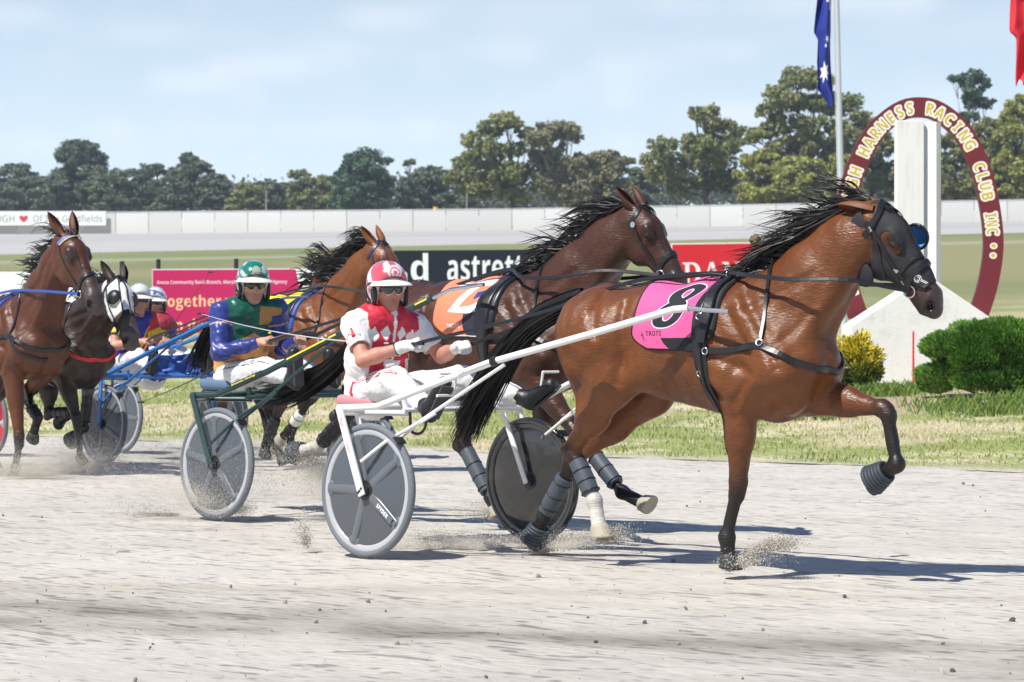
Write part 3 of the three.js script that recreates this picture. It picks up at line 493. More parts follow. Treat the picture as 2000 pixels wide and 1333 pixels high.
// clods and grit lying on the track
{
  const R = rng(41), g = new THREE.IcosahedronGeometry(1, 0); { const p = g.attributes.position; for (let i = 0; i < p.count; i++) { const k = .75 + .5 * vnoise(p.getX(i) * 3 + 5, p.getY(i) * 3, p.getZ(i) * 3); p.setXYZ(i, p.getX(i) * k, p.getY(i) * k * .7, p.getZ(i) * k); } g.computeVertexNormals(); }
  const N = 1000, m = new THREE.InstancedMesh(g, new THREE.MeshStandardMaterial({ roughness: 1 }), N), M = new THREE.Matrix4(), q = new THREE.Quaternion(), c = new THREE.Color();
  for (let i = 0; i < N; i++) {
    const D = mix(8.6, 27, Math.pow(R(), 1.2)), x = (R() - .5) * D * .46, z = -D, s = Math.pow(R(), 9) * .011 + .002;
    const d = Math.abs(bandD(x, z, -.2, -10.85, .42)); if (acrossEdge(x, z) > -.3) { M.makeScale(0, 0, 0); m.setMatrixAt(i, M); m.setColorAt(i, c); continue; }
    q.setFromEuler(new THREE.Euler(R() * 6, R() * 6, R() * 6)); M.compose(V(x, s * .3 + (fbm(x * 2.2, z * 2.2, 5, 3) - .5) * .028, z), q, V(s * (1 + R()), s, s * (1 + R() * .6))); m.setMatrixAt(i, M);
    const k = R() < .6 ? mix(.08, .2, R()) : mix(.25, .42, R()); m.setColorAt(i, c.setRGB(k, k * .95, k * .86));
  }
  m.name = 'track_clods'; m.castShadow = m.receiveShadow = true; scene.add(m); tag(m, 'dark clods and grit scattered over the pale sandy track', 'clods', null, 'stuff');
}

// ---------------------------------------------------------------- far wall with its sign
{
  const W = thing('concrete_wall', 'long low white concrete panel wall around the far side of the course', 'wall', [0, gy(0, -262), -262]), y0 = gy(0, -262), R = rng(8);
  const mats = [.82, .74, .79, .71].map((k) => std([k, k * .99, k * .975], .8)), pw = 3.38, gp = new RoundedBoxGeometry(pw - .05, 2.2, .14, 1, .03);
  for (let i = -18; i < 20; i++) { const x = (i + .5) * pw, p = mesh('panel', gp, mats[Math.floor(R() * 4)], W); p.position.set(x, gy(x, -262) - y0 + 1.02 + (R() - .5) * .03, (R() - .5) * .02); p.rotation.z = Math.atan(x > 0 ? .018 : .008); }
  const capg = []; for (let i = -18; i < 20; i++) { const x = (i + .5) * pw; const g = box(pw + .01, .07, .2); g.rotateZ(Math.atan(x > 0 ? .018 : .008)); g.translate(x, gy(x, -262) - y0 + 2.17, 0); capg.push(g); }
  mesh('coping', capg, std([.74, .735, .72], .8), W);
  const c = [-47.547,12.421,-261.6], S = thing('banner', 'white banner with a red heart and green lettering fixed to the far wall', 'banner', [c[0] - 3, c[1], c[2]]);
  const tx = canvasTex(2048, 160, (x, w, h) => { x.fillStyle = '#f4f5f2'; x.fillRect(0, 0, w, h); x.font = '100px sans-serif'; x.textBaseline = 'middle'; x.fillStyle = '#7f948c'; x.textAlign = 'right'; x.fillText('MARYBOROUGH', 1118, 84); x.textAlign = 'left'; x.fillText('Of The Goldfields', 1296, 84, 720); x.fillStyle = '#d8405a'; const hx = 1205, hy = 84; x.beginPath(); x.moveTo(hx, hy + 42); x.bezierCurveTo(hx - 75, hy - 10, hx - 40, hy - 62, hx, hy - 22); x.bezierCurveTo(hx + 40, hy - 62, hx + 75, hy - 10, hx, hy + 42); x.fill(); });
  const pm = mesh('panel', new THREE.PlaneGeometry(20.4, 1.45), std(0xffffff, .6, { map: tx }), S); pm.position.set(-1.15, 0, .05);
  const bk = mesh('backing', box(20.5, 1.5, .06, -1.15, 0, 0, .01), std([.7, .7, .7], .7), S);
}
// small things along the wall
{ const p = [-7.925,13.46,-266], o = thing('marker_drum', 'small yellow marker drum standing just behind the far wall', 'marker', [p[0], p[1] - 1.0, p[2]]); mesh('drum', [(() => { const g = new THREE.CylinderGeometry(.27, .29, 1.2, 14); g.translate(0, .75, 0); return g; })()], std([.8, .55, .02], .5), o); mesh('band', [(() => { const g = new THREE.TorusGeometry(.28, .03, 6, 16); g.rotateX(Math.PI / 2); g.translate(0, 1.1, 0); return g; })()], std([.7, .6, .1], .5), o); }

// ---------------------------------------------------------------- advertising boards along the inner rail
function board(name, label, a, b, h, draw, tw, th, opt = {}) { // a, b: top corners
  const c = mul(add(a, b), .5), L = Math.hypot(b[0] - a[0], b[2] - a[2]), g = thing(name, label, 'sign', [c[0], c[1] - h, c[2]], -Math.atan2(b[2] - a[2], b[0] - a[0]), 'advertising boards inside the track');
  delete g.userData.group; const tilt = Math.atan2(b[1] - a[1], L);
  const p = mesh('panel', new THREE.PlaneGeometry(L, h), std(0xffffff, .45, { map: canvasTex(tw, th, draw) }), g); p.position.set(0, h / 2, .04); p.rotation.z = tilt;
  const k = mesh('frame', box(L + .04, h + .04, .06, 0, 0, 0, .01), std(opt.frame || [.75, .75, .75], .5), g); k.position.set(0, h / 2, 0); k.rotation.z = tilt;
  for (const s of [-.42, 0, .42]) { const q = mesh('leg', box(.07, h + .5, .07, 0, 0, 0, .01), std([.05, .05, .055], .6), g); q.position.set(s * L, h / 2 - .25, -.09); }
  return g;
}
board('advertising_board', 'crimson board with pale lettering behind the green helmet driver', [-8.411,2.624,-60], [-3.6,2.648,-60], 1.85, (x, w, h) => {
  x.fillStyle = '#f2f0f2'; x.fillRect(0, 0, w, h); x.fillStyle = '#c91d62'; x.beginPath(); x.moveTo(0, 0); x.lineTo(w * .695, 0); x.lineTo(w * .78, h); x.lineTo(0, h); x.fill();
  x.fillStyle = '#f6dfe6'; x.font = 'bold 26px sans-serif'; x.fillText('Avoca Community Bank Branch, Maryborough & Dunolly Agency', 20, 76, 650);
  x.fillStyle = '#f6cf9c'; x.font = 'bold 84px sans-serif'; x.fillText("Together we", 30, 200, 430); x.fillText("can do more", 30, 330, 430);
}, 1024, 430);
board('advertising_board', 'black board with large white lowercase letters behind the horses', [-3.403,3.485,-74], [0.592,3.514,-74], 1.9, (x, w, h) => { x.fillStyle = '#0d1826'; x.fillRect(0, 0, w, h); x.fillStyle = '#f4f6f8'; x.font = 'bold 270px sans-serif'; x.fillText('d', 110, 220); x.fillText('astretto', 385, 220, 680); x.font = 'bold 120px sans-serif'; x.fillText('n', 30, 220); }, 1024, 486, { frame: [.03, .04, .06] });
board('advertising_board', 'red board with white and gold capital letters by the mane of the hooded bay', [4.866,3.822,-78], [9.358,3.885,-78], 1.5, (x, w, h) => { x.fillStyle = '#dc1f2a'; x.fillRect(0, 0, w, h); x.font = 'bold 250px serif'; x.save(); x.translate(0, 330); x.scale(.72, 1); x.fillStyle = '#fdf3ee'; x.fillText('DAN', 100, 0); x.fillStyle = '#d9a13a'; x.fillText('DY', 660, 0); x.fillText('S', 1090, 0); x.restore(); x.strokeStyle = '#f6efe9'; x.lineWidth = 10; x.strokeRect(0, 0, w, h); }, 1024, 400, { frame: [.75, .7, .68] });
board('advertising_board', 'plain white board behind the neck of the leftmost bay', [-12.766,2.478,-56], [-8.712,2.478,-56], 1.5, (x, w, h) => { x.fillStyle = '#f3f4f6'; x.fillRect(0, 0, w, h); }, 64, 32);
{ const spots = [[[-8.838,2.765,-58], 'thin dark rail post behind the white board'], [[-8.567,2.917,-62], 'thin dark rail post at the left end of the crimson board'], [[-6.683,2.929,-62], 'thin dark rail post behind the green helmet'], [[-4.825,2.944,-64], 'thin dark rail post at the white end of the crimson board']];
  for (const [p, lab] of spots) { const g0 = gy(p[0], p[2]), o = thing('rail_post', lab, 'post', [p[0], g0, p[2]]), h = p[1] - g0; mesh('post', [(() => { const g = new THREE.CylinderGeometry(.055, .055, h, 10); g.translate(0, h / 2, 0); return g; })()], std([.03, .03, .035], .6), o); mesh('post_cap', [(() => { const g = new THREE.SphereGeometry(.058, 10, 6); g.scale(1, .4, 1); g.translate(0, h, 0); return g; })()], std([.03, .03, .035], .6), o); } }

// ---------------------------------------------------------------- winning post: plinth, twin posts and lettered horseshoe
{
  const D = 34.6, s = D / 5000, P = [5.627,0.47,-34.6], G = thing('winning_post', 'white winning post under a maroon horseshoe arch lettered in gold', 'winning post', [P[0], P[1] - .06, P[2]], .12);
  const white = std([1, 1, 1], .7, { bumpMap: turfBump, bumpScale: .003, map: noiseTex(512, 512, (u, v) => { const q = .88 - .07 * sstep(.5, .75, tileN(u, v, 5, 5, 3, 4)) - .14 * sstep(.62, .8, tileN(u, v, 60, 4, 9, 3)) * tileN(u, v, 3, 3, 5, 2); return [q, q * .99, q * .965]; }) });
  const sh = new THREE.Shape(); sh.moveTo(-1.06, 0); sh.lineTo(1.06, 0); sh.lineTo(1.06, .86); sh.lineTo(.09, 1.50); sh.lineTo(-.09, 1.50); sh.lineTo(-1.06, .88); sh.closePath();
  const pg = new THREE.ExtrudeGeometry(sh, { depth: .5, bevelEnabled: true, bevelSize: .012, bevelThickness: .012, bevelSegments: 2 }); pg.translate(0, 0, -.5); mesh('plinth', pg, white, G);
  mesh('post', box(.385, 3.68, .12, -.21, 1.84, -.20, .01), white, G);
  mesh('post', (() => { const g = box(.19, 3.66, .19, 0, 0, 0, .008); g.rotateY(-.62); g.translate(.125, 1.83, -.25); return g; })(), white, G);
  mesh('post_trim', box(.05, 3.62, .10, .0, 1.80, -.235, .004), std([.36, .42, .48], .5), G);
  // horseshoe: centre line of the arch by angle, a flat band with thickness
  const path = []; const pt = [[-.80, 1.02], [-.93, 1.45], [-1.0, 1.95], [-.985, 2.40], [-.83, 2.98], [-.55, 3.48], [-.2, 3.75], [.02, 3.785], [.24, 3.74], [.58, 3.46], [.83, 2.98], [.97, 2.4], [1.005, 1.95], [.93, 1.45], [.80, 1.02]].map((p) => V(p[0] * 1.02 + .03, p[1] + .11 * sstep(1.4, 3.7, p[1]), 0)), cu = new THREE.CatmullRomCurve3(pt, false, 'centripetal'), n = 90, wd = .135, dp = .075;
  const pos = [], uv = [], ind = []; const cp = cu.getSpacedPoints(n);
  for (let i = 0; i <= n; i++) { const t = cp[Math.min(n, i + 1)].clone().sub(cp[Math.max(0, i - 1)]).normalize(), nn = V(-t.y, t.x, 0), a = cp[i].clone().addScaledVector(nn, wd), b = cp[i].clone().addScaledVector(nn, -wd); for (const [q, z, v] of [[a, dp, 1], [b, dp, 0], [b, -dp, 0], [a, -dp, 0]]) { pos.push(q.x, q.y, z); uv.push(i / n, z > 0 ? v : 0.01); } }
  const q0 = (a, b, c, d) => ind.push(a, b, c, a, c, d); const front = [];
  for (let i = 0; i < n; i++) { const a = i * 4, b = a + 4; for (const [k, l] of [[1, 2], [2, 3], [3, 0]]) q0(a + k, a + l, b + l, b + k); front.push(a, b, b + 1, a, b + 1, a + 1); }
  q0(0, 1, 2, 3); q0(n * 4, n * 4 + 3, n * 4 + 2, n * 4 + 1);
  const mk = (id) => { const g = new THREE.BufferGeometry(); g.setAttribute('position', new THREE.Float32BufferAttribute(pos, 3)); g.setAttribute('uv', new THREE.Float32BufferAttribute(uv, 2)); g.setIndex(id); const k = g.toNonIndexed(); k.computeVertexNormals(); k.rotateY(-.18); k.translate(0, 0, -.62); return k; };
  mesh('arch', mk(ind), std([.09, .018, .022], .5), G);
  const Lm = 7.9, tw = 2048, thh = 72, tx = canvasTex(tw, thh, (x) => {
    x.fillStyle = '#6f2029'; x.fillRect(0, 0, tw, thh); const R = rng(5); for (let i = 0; i < 90; i++) { x.fillStyle = `rgba(${R() < .5 ? '230,205,205' : '40,8,12'},${.05 + .12 * R()})`; x.fillRect(R() * tw, R() < .4 ? 0 : R() * thh, 2 + R() * 8, 1 + R() * 3); }
    x.textBaseline = 'middle'; x.textAlign = 'center'; const put = (t, x0, x1) => { x.font = 'bold 58px sans-serif'; const st = (x1 - x0) / t.length; for (let i = 0; i < t.length; i++) { x.lineJoin = 'round'; x.lineWidth = 13; x.strokeStyle = '#f1ece4'; const q = x0 + (i + .5) * st; x.strokeText(t[i], q, 39, st * 1.02); x.fillStyle = '#c9b23a'; x.fillText(t[i], q, 39, st * .9); } };
    put('MARYBOROUGH', 90, 650); put('HARNESS', 690, 1010); put('RACING', 1050, 1330); put('CLUB', 1385, 1555); put('INC', 1600, 1700);
    for (const q of [1745, 1785]) { x.fillStyle = '#f1ece4'; x.beginPath(); x.arc(q, 36, 14, 0, 7); x.fill(); x.fillStyle = '#c9b23a'; x.beginPath(); x.arc(q, 36, 8, 0, 7); x.fill(); }
  });
  mesh('arch_face', mk(front), std(0xffffff, .5, { map: tx }), G);
  const m = [5.363,0.528,-34.2], K = thing('marker_stake', 'thin red stake standing against the white plinth of the winning post', 'stake', [m[0], gy(m[0], m[2]), m[2]]); mesh('stake', rod([0, 0, 0], [0, .73, 0], .016, .014, 8), std([.75, .05, .07], .5), K); mesh('tip', rod([0, .73, 0], [0, .75, 0], .014, .004, 8), std([.75, .05, .07], .5), K);
}
// shrubs: fine sprays of foliage packed in a lumpy mass
function shrub(label, c, rx, ry, rz, n, cols, size, seed, up = 1) {
  const R = rng(seed), G = thing('shrub', label, 'shrub', [c[0], gy(c[0], c[2]) + soilAt(c[0], c[2]) * .08, c[2]]), pos = [], ind = [], cl = []; let o = 0;
  const lumps = Array.from({ length: 40 }, () => { const a = R() * 6.28, e = Math.acos(1 - 1.85 * R()); const w = (Math.cos(e) > 0 ? Math.sin(e) : 1) * (R() < .35 ? .45 : 1); return [w * Math.cos(a) * .76, Math.cos(e) * .74, w * Math.sin(a) * .76, .22 + .14 * R()]; });
  for (let i = 0; i < n; i++) {
    const L = lumps[Math.floor(R() * 40)], d = V(R() * 2 - 1, R() * 2 - 1, R() * 2 - 1).normalize(), r = L[3] * Math.pow(R(), .35), p = V((L[0] + d.x * r) * rx, (L[1] + d.y * r) * ry + ry * .90, (L[2] + d.z * r) * rz); if (p.y < .01) continue;
    const ax = V(L[0] + d.x * .6 + (R() - .5) * .6, .75 * up + d.y * .6 + (R() - .5) * .5, L[2] + d.z * .6 + (R() - .5) * .6).normalize(), sd = V(R() - .5, R() - .5, R() - .5).cross(ax).normalize(), l = size * (.6 + .8 * R()), w = l * .2, c2 = cols(R, p, ry);
    const up2 = new THREE.Vector3().crossVectors(ax, sd); for (const [a, b, cc] of [[0, 0, 0], [.5, -1, .25], [.5, 1, .25], [1, 0, 0]]) { pos.push(p.x + ax.x * l * a + sd.x * w * b + up2.x * w * cc, p.y + ax.y * l * a + sd.y * w * b + up2.y * w * cc, p.z + ax.z * l * a + sd.z * w * b + up2.z * w * cc); cl.push(...c2); } ind.push(o, o + 1, o + 3, o, o + 3, o + 2); o += 4;
  }
  const g = new THREE.BufferGeometry(); g.setAttribute('position', new THREE.Float32BufferAttribute(pos, 3)); g.setAttribute('color', new THREE.Float32BufferAttribute(cl, 3)); g.setIndex(ind); g.computeVertexNormals();
  mesh('foliage', g, new THREE.MeshPhysicalMaterial({ vertexColors: true, roughness: .7, side: THREE.DoubleSide, transmission: .0 }), G);
  const st = []; for (let i = 0; i < 9; i++) { const L = lumps[i]; st.push(rod([0 + (R() - .5) * .1, -.03, (R() - .5) * .1], [L[0] * rx * .8, (L[1] + .8) * ry * .75, L[2] * rz * .8], .018, .008, 6)); }
  mesh('stem', st, std([.10, .07, .05], .9), G);
}
shrub('large rounded green conifer shrub right of the winning post', [5.784,0.362,-30.6], .95, .49, .62, 120000, (R) => mixC([.075, .19, .022], [.19, .38, .05], R()), .052, 12);
shrub('yellow flowering shrub against the left of the white plinth', [4.381,0.554,-32.4], .32, .44, .32, 7000, (R, p, ry) => R() < sstep(.5, 1.3, p.y / ry) * .75 ? mixC([.75, .58, .02], [.85, .72, .08], R()) : mixC([.07, .13, .02], [.2, .24, .04], R()), .06, 31);

// ---------------------------------------------------------------- flags
{
  const D = 43, top = [5.44,7.295,-43], bot = [5.59,0.85,-43], g0 = gy(bot[0], bot[2]);
  const G = thing('flagpole', 'tall pale flagpole left of the horseshoe arch', 'flagpole', [bot[0], g0, bot[2]]), dx = top[0] - bot[0], h = top[1] - g0;
  const m = mesh('pole', rod([0, 0, 0], [dx, h, 0], .055, .045, 14), std([.62, .66, .7], .35, { metalness: .3 }), G); mesh('base', box(.22, .06, .22, 0, .03, 0, .01), std([.5, .5, .5], .5), G); mesh('finial', (() => { const g = new THREE.SphereGeometry(.07, 12, 8); g.translate(dx, h + .05, 0); return g; })(), std([.7, .7, .72], .3), G);
  mesh('halyard', rod([-.075, 1.0, .02], [dx - .065, h - .1, .02], .006, .006, 5), std([.7, .7, .7], .8), G);
  // limp cloth: folded sheet, hanging
  const cloth = (name, label, P, rows, mat, seed) => { // rows: [y, left x, right x]
    const R = rng(seed), nu = 26, nv = 40, pos = [], uv = [], ind = [], y1 = rows[0][0], y2 = rows[rows.length - 1][0], A = rows.map((r) => [-r[0], r[1]]), B = rows.map((r) => [-r[0], r[2]]), C = thing(name, label, 'flag', P);
    for (let j = 0; j <= nv; j++) for (let i = 0; i <= nu; i++) { const v = j / nv, u = i / nu, y = mix(y1, y2, v), a = lerpTab(A, -y), b = lerpTab(B, -y); pos.push(mix(a, b, u + .05 * Math.sin(u * 9 + v * 3)), y + (u - .5) * -.0 - .06 * Math.sin(u * 6.5 + 1) * v, .09 * Math.sin(u * 8 + v * 2.2 + seed) * (.35 + .65 * u) + .03 * Math.sin(v * 11 + u * 4)); uv.push(u, 1 - v); }
    for (let j = 0; j < nv; j++) for (let i = 0; i < nu; i++) { const a = j * (nu + 1) + i; ind.push(a, a + nu + 1, a + 1, a + 1, a + nu + 1, a + nu + 2); }
    const g = new THREE.BufferGeometry(); g.setAttribute('position', new THREE.Float32BufferAttribute(pos, 3)); g.setAttribute('uv', new THREE.Float32BufferAttribute(uv, 2)); g.setIndex(ind); g.computeVertexNormals(); mesh('cloth', g, mat, C);
    mesh('toggle', rod([rows[0][2] - .02, y1 - .05, 0], [rows[0][2] + .03, y1 + .05, 0], .018, .018, 6), std([.6, .5, .3], .6), C);
  };
  const blue = canvasTex(256, 1024, (x, w, h) => { x.fillStyle = '#1a2f8c'; x.fillRect(0, 0, w, h); x.fillStyle = '#e9ecf2'; const star = (cx, cy, r, n) => { x.beginPath(); for (let i = 0; i < n * 2; i++) { const a = i * Math.PI / n - Math.PI / 2, q = i % 2 ? r * .48 : r; x.lineTo(cx + Math.cos(a) * q, cy + Math.sin(a) * q * 1.25); } x.fill(); }; star(120, 800, 66, 7); star(160, 560, 26, 7); star(140, 610, 16, 5); x.fillRect(205, 0, 14, 330); x.fillRect(228, 0, 8, 330); x.fillStyle = '#b22234'; x.fillRect(219, 0, 9, 330); for (let i = 0; i < 6; i++) { x.fillStyle = '#e9ecf2'; x.fillRect(130 + i * 6, 40 + i * 45, 30, 12); } });
  const a = [5.397,6.265,-43]; cloth('flag', 'limp dark blue flag with white stars hanging from the flagpole', a, [[1.1, -.22, .0], [.32, -.31, -.03], [0, -.345, -.02], [-.12, -.27, -.03], [-.5, -.29, -.02], [-.95, -.26, .0], [-1.08, -.14, .01], [-1.24, -.06, .02]], std(0xffffff, .75, { map: blue, side: THREE.DoubleSide }), 2);
  const b = [8.698,6.437,-43], red = std([.62, .02, .035], .7, { side: THREE.DoubleSide }); cloth('flag', 'limp red flag at the upper right edge', b, [[1.0, -.30, .05], [.0, -.36, .05], [-.16, -.37, .04], [-.26, -.25, .04], [-.9, -.25, .04], [-1.05, -.24, -.12]], red, 5);
  const pb = [8.755,0.85,-43], G2 = thing('flagpole', 'pale flagpole of the red flag, just beyond the right edge', 'flagpole', [pb[0], gy(pb[0], pb[2]), pb[2]]); mesh('pole', rod([0, 0, 0], [-.03, h, 0], .055, .045, 14), std([.62, .66, .7], .35, { metalness: .3 }), G2); mesh('base', box(.22, .06, .22, 0, .03, 0, .01), std([.5, .5, .5], .5), G2);
}

// ---------------------------------------------------------------- trees beyond the far wall
function tree(label, base, blobs, o = {}) { // blobs: [x, y, z, rx, ry] in world metres
  const R = rng(o.seed || 1), R2 = rng((o.seed || 1) + 999); blobs = blobs.concat(blobs.map((b) => { const a = R2() * 6.28; return [b[0] + Math.cos(a) * b[3] * .85, b[1] + (R2() - .6) * b[4] * .9, b[2] + Math.sin(a) * b[3] * .85, b[3] * .62, b[4] * .62]; })); const g0 = gy(base[0], base[2]) - .1, G = thing('gum_tree', label, 'tree', [base[0], g0, base[2]]), pos = [], ind = [], cl = []; let n = 0;
  const c1 = o.c1 || [.055, .075, .03], c2 = o.c2 || [.13, .135, .055], leaf = o.leaf || .5;
  for (const B of blobs) {
    const N = Math.floor((o.dens || 190) * B[3] * B[4] + 60), tone = R();
    const sub2 = Array.from({ length: 12 }, () => { const d = V(R() * 2 - 1, R() * 1.5 - .5, R() * 2 - 1).normalize()  .multiplyScalar(.5 + .3 * R()); return [d.x, d.y, d.z, .24 + .22 * R()]; }); sub2.push([0, .05, 0, .55]);
    for (let i = 0; i < N; i++) {
      const S = sub2[Math.floor(R() * sub2.length)], d = V(R() * 2 - 1, R() * 2 - 1, R() * 2 - 1).normalize(), r = S[3] * Math.pow(R(), .45);
      const p = V(B[0] + (S[0] + d.x * r) * B[3], B[1] + (S[1] + d.y * r) * B[4], B[2] + (S[2] + d.z * r) * B[3] * .9);
      const l = leaf * (.55 + .8 * R()), ax = V(R() - .5, R() * .7 - .5, R() - .5).normalize(), sd = V(R() - .5, R() - .5, R() - .5).cross(ax).normalize(), c = mul(mixC(c1, c2, clamp(tone * .45 + R() * .6)), 2.5);
      const up = new THREE.Vector3().crossVectors(ax, sd);
      for (const [a, b, k] of [[-.5, 0, 0], [0, -.32, .12], [0, .32, .12], [.5, 0, 0]]) { pos.push(p.x - base[0] + ax.x * l * a + sd.x * l * b + up.x * l * k, p.y - g0 + ax.y * l * a + sd.y * l * b + up.y * l * k, p.z - base[2] + ax.z * l * a + sd.z * l * b + up.z * l * k); cl.push(...c); } ind.push(n, n + 1, n + 3, n, n + 3, n + 2); n += 4;
    }
  }
  const g = new THREE.BufferGeometry(); g.setAttribute('position', new THREE.Float32BufferAttribute(pos, 3)); g.setAttribute('color', new THREE.Float32BufferAttribute(cl, 3)); g.setIndex(ind); g.computeVertexNormals(); mesh('crown', g, leafMat, G);
  const lim = [], top = blobs.reduce((a, b) => b[1] > a[1] ? b : a), mid = [mix(0, top[0] - base[0], .35) + (R() - .5) * .4, (top[1] - g0) * .45, 0], r0 = o.trunk || .28;
  lim.push(rod([0, 0, 0], mid, r0, r0 * .75, 8), rod(mid, [top[0] - base[0], top[1] - g0 - .3, top[2] - base[2]], r0 * .75, .06, 7));
  for (const B of blobs) { const e = [B[0] - base[0], B[1] - g0 - .1 * B[4], B[2] - base[2]], st = lerp([0, 0, 0], mid, mix(.55, 1, R())), kn = add(lerp(st, e, .5), [(R() - .5) * .4, -.3 * R(), (R() - .5) * .4]); lim.push(rod(st, kn, r0 * .30, r0 * .20, 6), rod(kn, e, r0 * .2, .025, 6)); for (let i = 0; i < 3; i++) { const t = add(e, [(R() - .5) * 1.4 * B[3], (R() - .2) * B[4], (R() - .5) * B[3]]); lim.push(rod(lerp(kn, e, .6), t, .045, .015, 5)); } }
  mesh('trunk', lim, o.pale ? barkPale : bark, G);
}
const leafMat = new THREE.MeshPhysicalMaterial({ vertexColors: true, roughness: .9, side: THREE.DoubleSide, transmission: .3, thickness: 0 }), bark = std([.085, .07, .058], .95), barkPale = std([.24, .215, .185], .9);
const pxm = (D) => D / 5000;
function autoTree(label, c, hw, top, o = {}) { // c: point at the crown's mid height; hw, half height in metres
  const R = rng(o.seed), n = Math.round((o.n || 7) * 1.9), bl = [], y0 = c[1] - top * (o.low || 1.05);
  for (let i = 0; i < n; i++) { const t = (i + .5) / n, y = mix(y0, c[1] + top * .82, t), w = hw * Math.pow(Math.sin(Math.PI * clamp(.18 + .74 * t * (o.spread || 1))), .7), a = i * 2.4 + R() * 1.2, q = i === n - 1 ? .15 : .62; bl.push([c[0] + Math.cos(a) * w * q, y + (R() - .5) * top * .15, c[2] + Math.sin(a) * w * q, hw * mix(.36, .58, R()), top * mix(.22, .36, R())]); }
  tree(label, [c[0] + (R() - .5) * .5, 0, c[2]], bl, o);
}
const blueGum = { c1: [.040, .058, .038], c2: [.085, .105, .062] }, olive = { c1: [.085, .10, .022], c2: [.20, .20, .05] }, gumA = { c1: [.06, .078, .024], c2: [.15, .15, .055] }, pine = { c1: [.022, .045, .03], c2: [.05, .085, .045] }, brown = { c1: [.075, .08, .045], c2: [.15, .14, .075] };
autoTree('grey green gum at the far left edge behind the white banner', [-82.965,24.493,-430], 6.45, 4.30, { ...blueGum, seed: 7, n: 7 });
autoTree('grey green gum just beyond the left edge', [-91.133,24.063,-430], 6.02, 4.73, { ...blueGum, seed: 20, n: 6 });
autoTree('tall rounded grey gum above the heart of the banner', [-67.577,25.671,-400], 4.96, 4.80, { ...blueGum, seed: 33, n: 9 });
autoTree('low grey gum left under the tall rounded grey gum', [-70.685,21.814,-395], 4.34, 3.00, { ...blueGum, seed: 46, n: 6 });
autoTree('low bushy gum right of the tall rounded grey gum', [-60.432,22.177,-390], 4.29, 3.28, { ...blueGum, seed: 59, n: 6 });
autoTree('flat topped gum right of the banner end', [-56.783,23.273,-400], 4.40, 3.36, { ...blueGum, seed: 72, n: 7 });
autoTree('domed gum standing above the low gums over the white banner end', [-48.968,24.282,-390], 3.74, 3.28, { ...blueGum, seed: 85, n: 8 });
autoTree('low gum between the flat topped and the domed gum', [-50.525,21.034,-380], 3.42, 2.58, { ...blueGum, seed: 98, n: 5 });
autoTree('spreading low gum right of the domed gum', [-44.262,21.679,-385], 4.00, 2.69, { ...blueGum, seed: 111, n: 6 });
autoTree('low green gum above the green helmet', [-39.509,20.654,-380], 3.19, 2.13, { ...gumA, seed: 124, n: 5 });
autoTree('low gum beside the slender gum over the helmet', [-36.18,21.14,-385], 3.46, 2.31, { ...blueGum, seed: 137, n: 5 });
autoTree('slender gum left of the dark pine', [-31.303,21.945,-380], 2.58, 2.89, { ...gumA, seed: 150, n: 6 });
autoTree('bushy gum touching the left of the dark pine', [-28.112,21.414,-380], 3.19, 2.58, { ...gumA, seed: 163, n: 6 });
autoTree('dense dark green pine above the far wall', [-19.944,21.433,-350], 4.34, 4.06, { ...pine, seed: 176, n: 11 });
autoTree('dark pine at the left shoulder of the dense pine', [-22.662,20.423,-352], 2.53, 3.38, { ...pine, seed: 189, n: 7 });
autoTree('broad grey green gum right of the dark pine', [-11.157,20.858,-360], 4.46, 3.02, { ...blueGum, seed: 202, n: 8 });
autoTree('small gum between the dark pine and the broad gum', [-14.196,19.876,-355], 2.56, 2.41, { ...blueGum, seed: 215, n: 5 });
autoTree('low shaded gum behind the pale power pole', [-6.928,18.105,-330], 2.31, 1.98, { ...blueGum, seed: 228, n: 5 });
autoTree('brownish rounded gum right of the forked gum pair', [11.396,18.974,-300], 3.12, 3.12, { ...brown, seed: 241, n: 9 });
autoTree('brownish gum tucked behind the forked gum', [8.537,18.05,-305], 2.13, 2.44, { ...brown, seed: 254, n: 6 });
autoTree('hazy gum in the gap left of the leafy green gum', [15.355,18.874,-320], 2.56, 2.69, { ...blueGum, seed: 267, n: 5 });
autoTree('olive wattle left of the tallest gum', [27.216,17.499,-275], 3.41, 3.19, { ...olive, seed: 280, n: 9 });
autoTree('olive wattle under the tallest gum', [30.454,17.051,-272], 3.26, 2.28, { ...olive, seed: 293, n: 8 });
autoTree('yellow green wattle behind the flagpole', [35.077,17.323,-272], 2.72, 2.61, { ...olive, seed: 306, n: 8 });
autoTree('dark gum inside the left of the horseshoe arch', [39.885,20.652,-285], 2.85, 3.99, { ...gumA, seed: 319, n: 9 });
autoTree('shaded gum behind the winning post', [45.015,18.944,-285], 3.42, 3.53, { ...brown, seed: 332, n: 8 });
autoTree('gum inside the right of the horseshoe arch', [48.423,19.193,-280], 2.69, 3.47, { ...gumA, seed: 345, n: 8 });
autoTree('gum just outside the right of the horseshoe arch', [51.131,19.973,-275], 2.48, 4.12, { ...gumA, seed: 358, n: 9 });
autoTree('tall gum at the right edge beyond the arch', [54.106,21.4,-272], 2.61, 4.62, { ...olive, seed: 371, n: 10 });
autoTree('low olive wattle at the right edge behind the wall', [52.479,17.323,-272], 2.50, 2.28, { ...olive, seed: 384, n: 7 });
autoTree('olive gum just beyond the right edge', [58.187,18.682,-272], 3.26, 3.81, { ...olive, seed: 397, n: 7 });
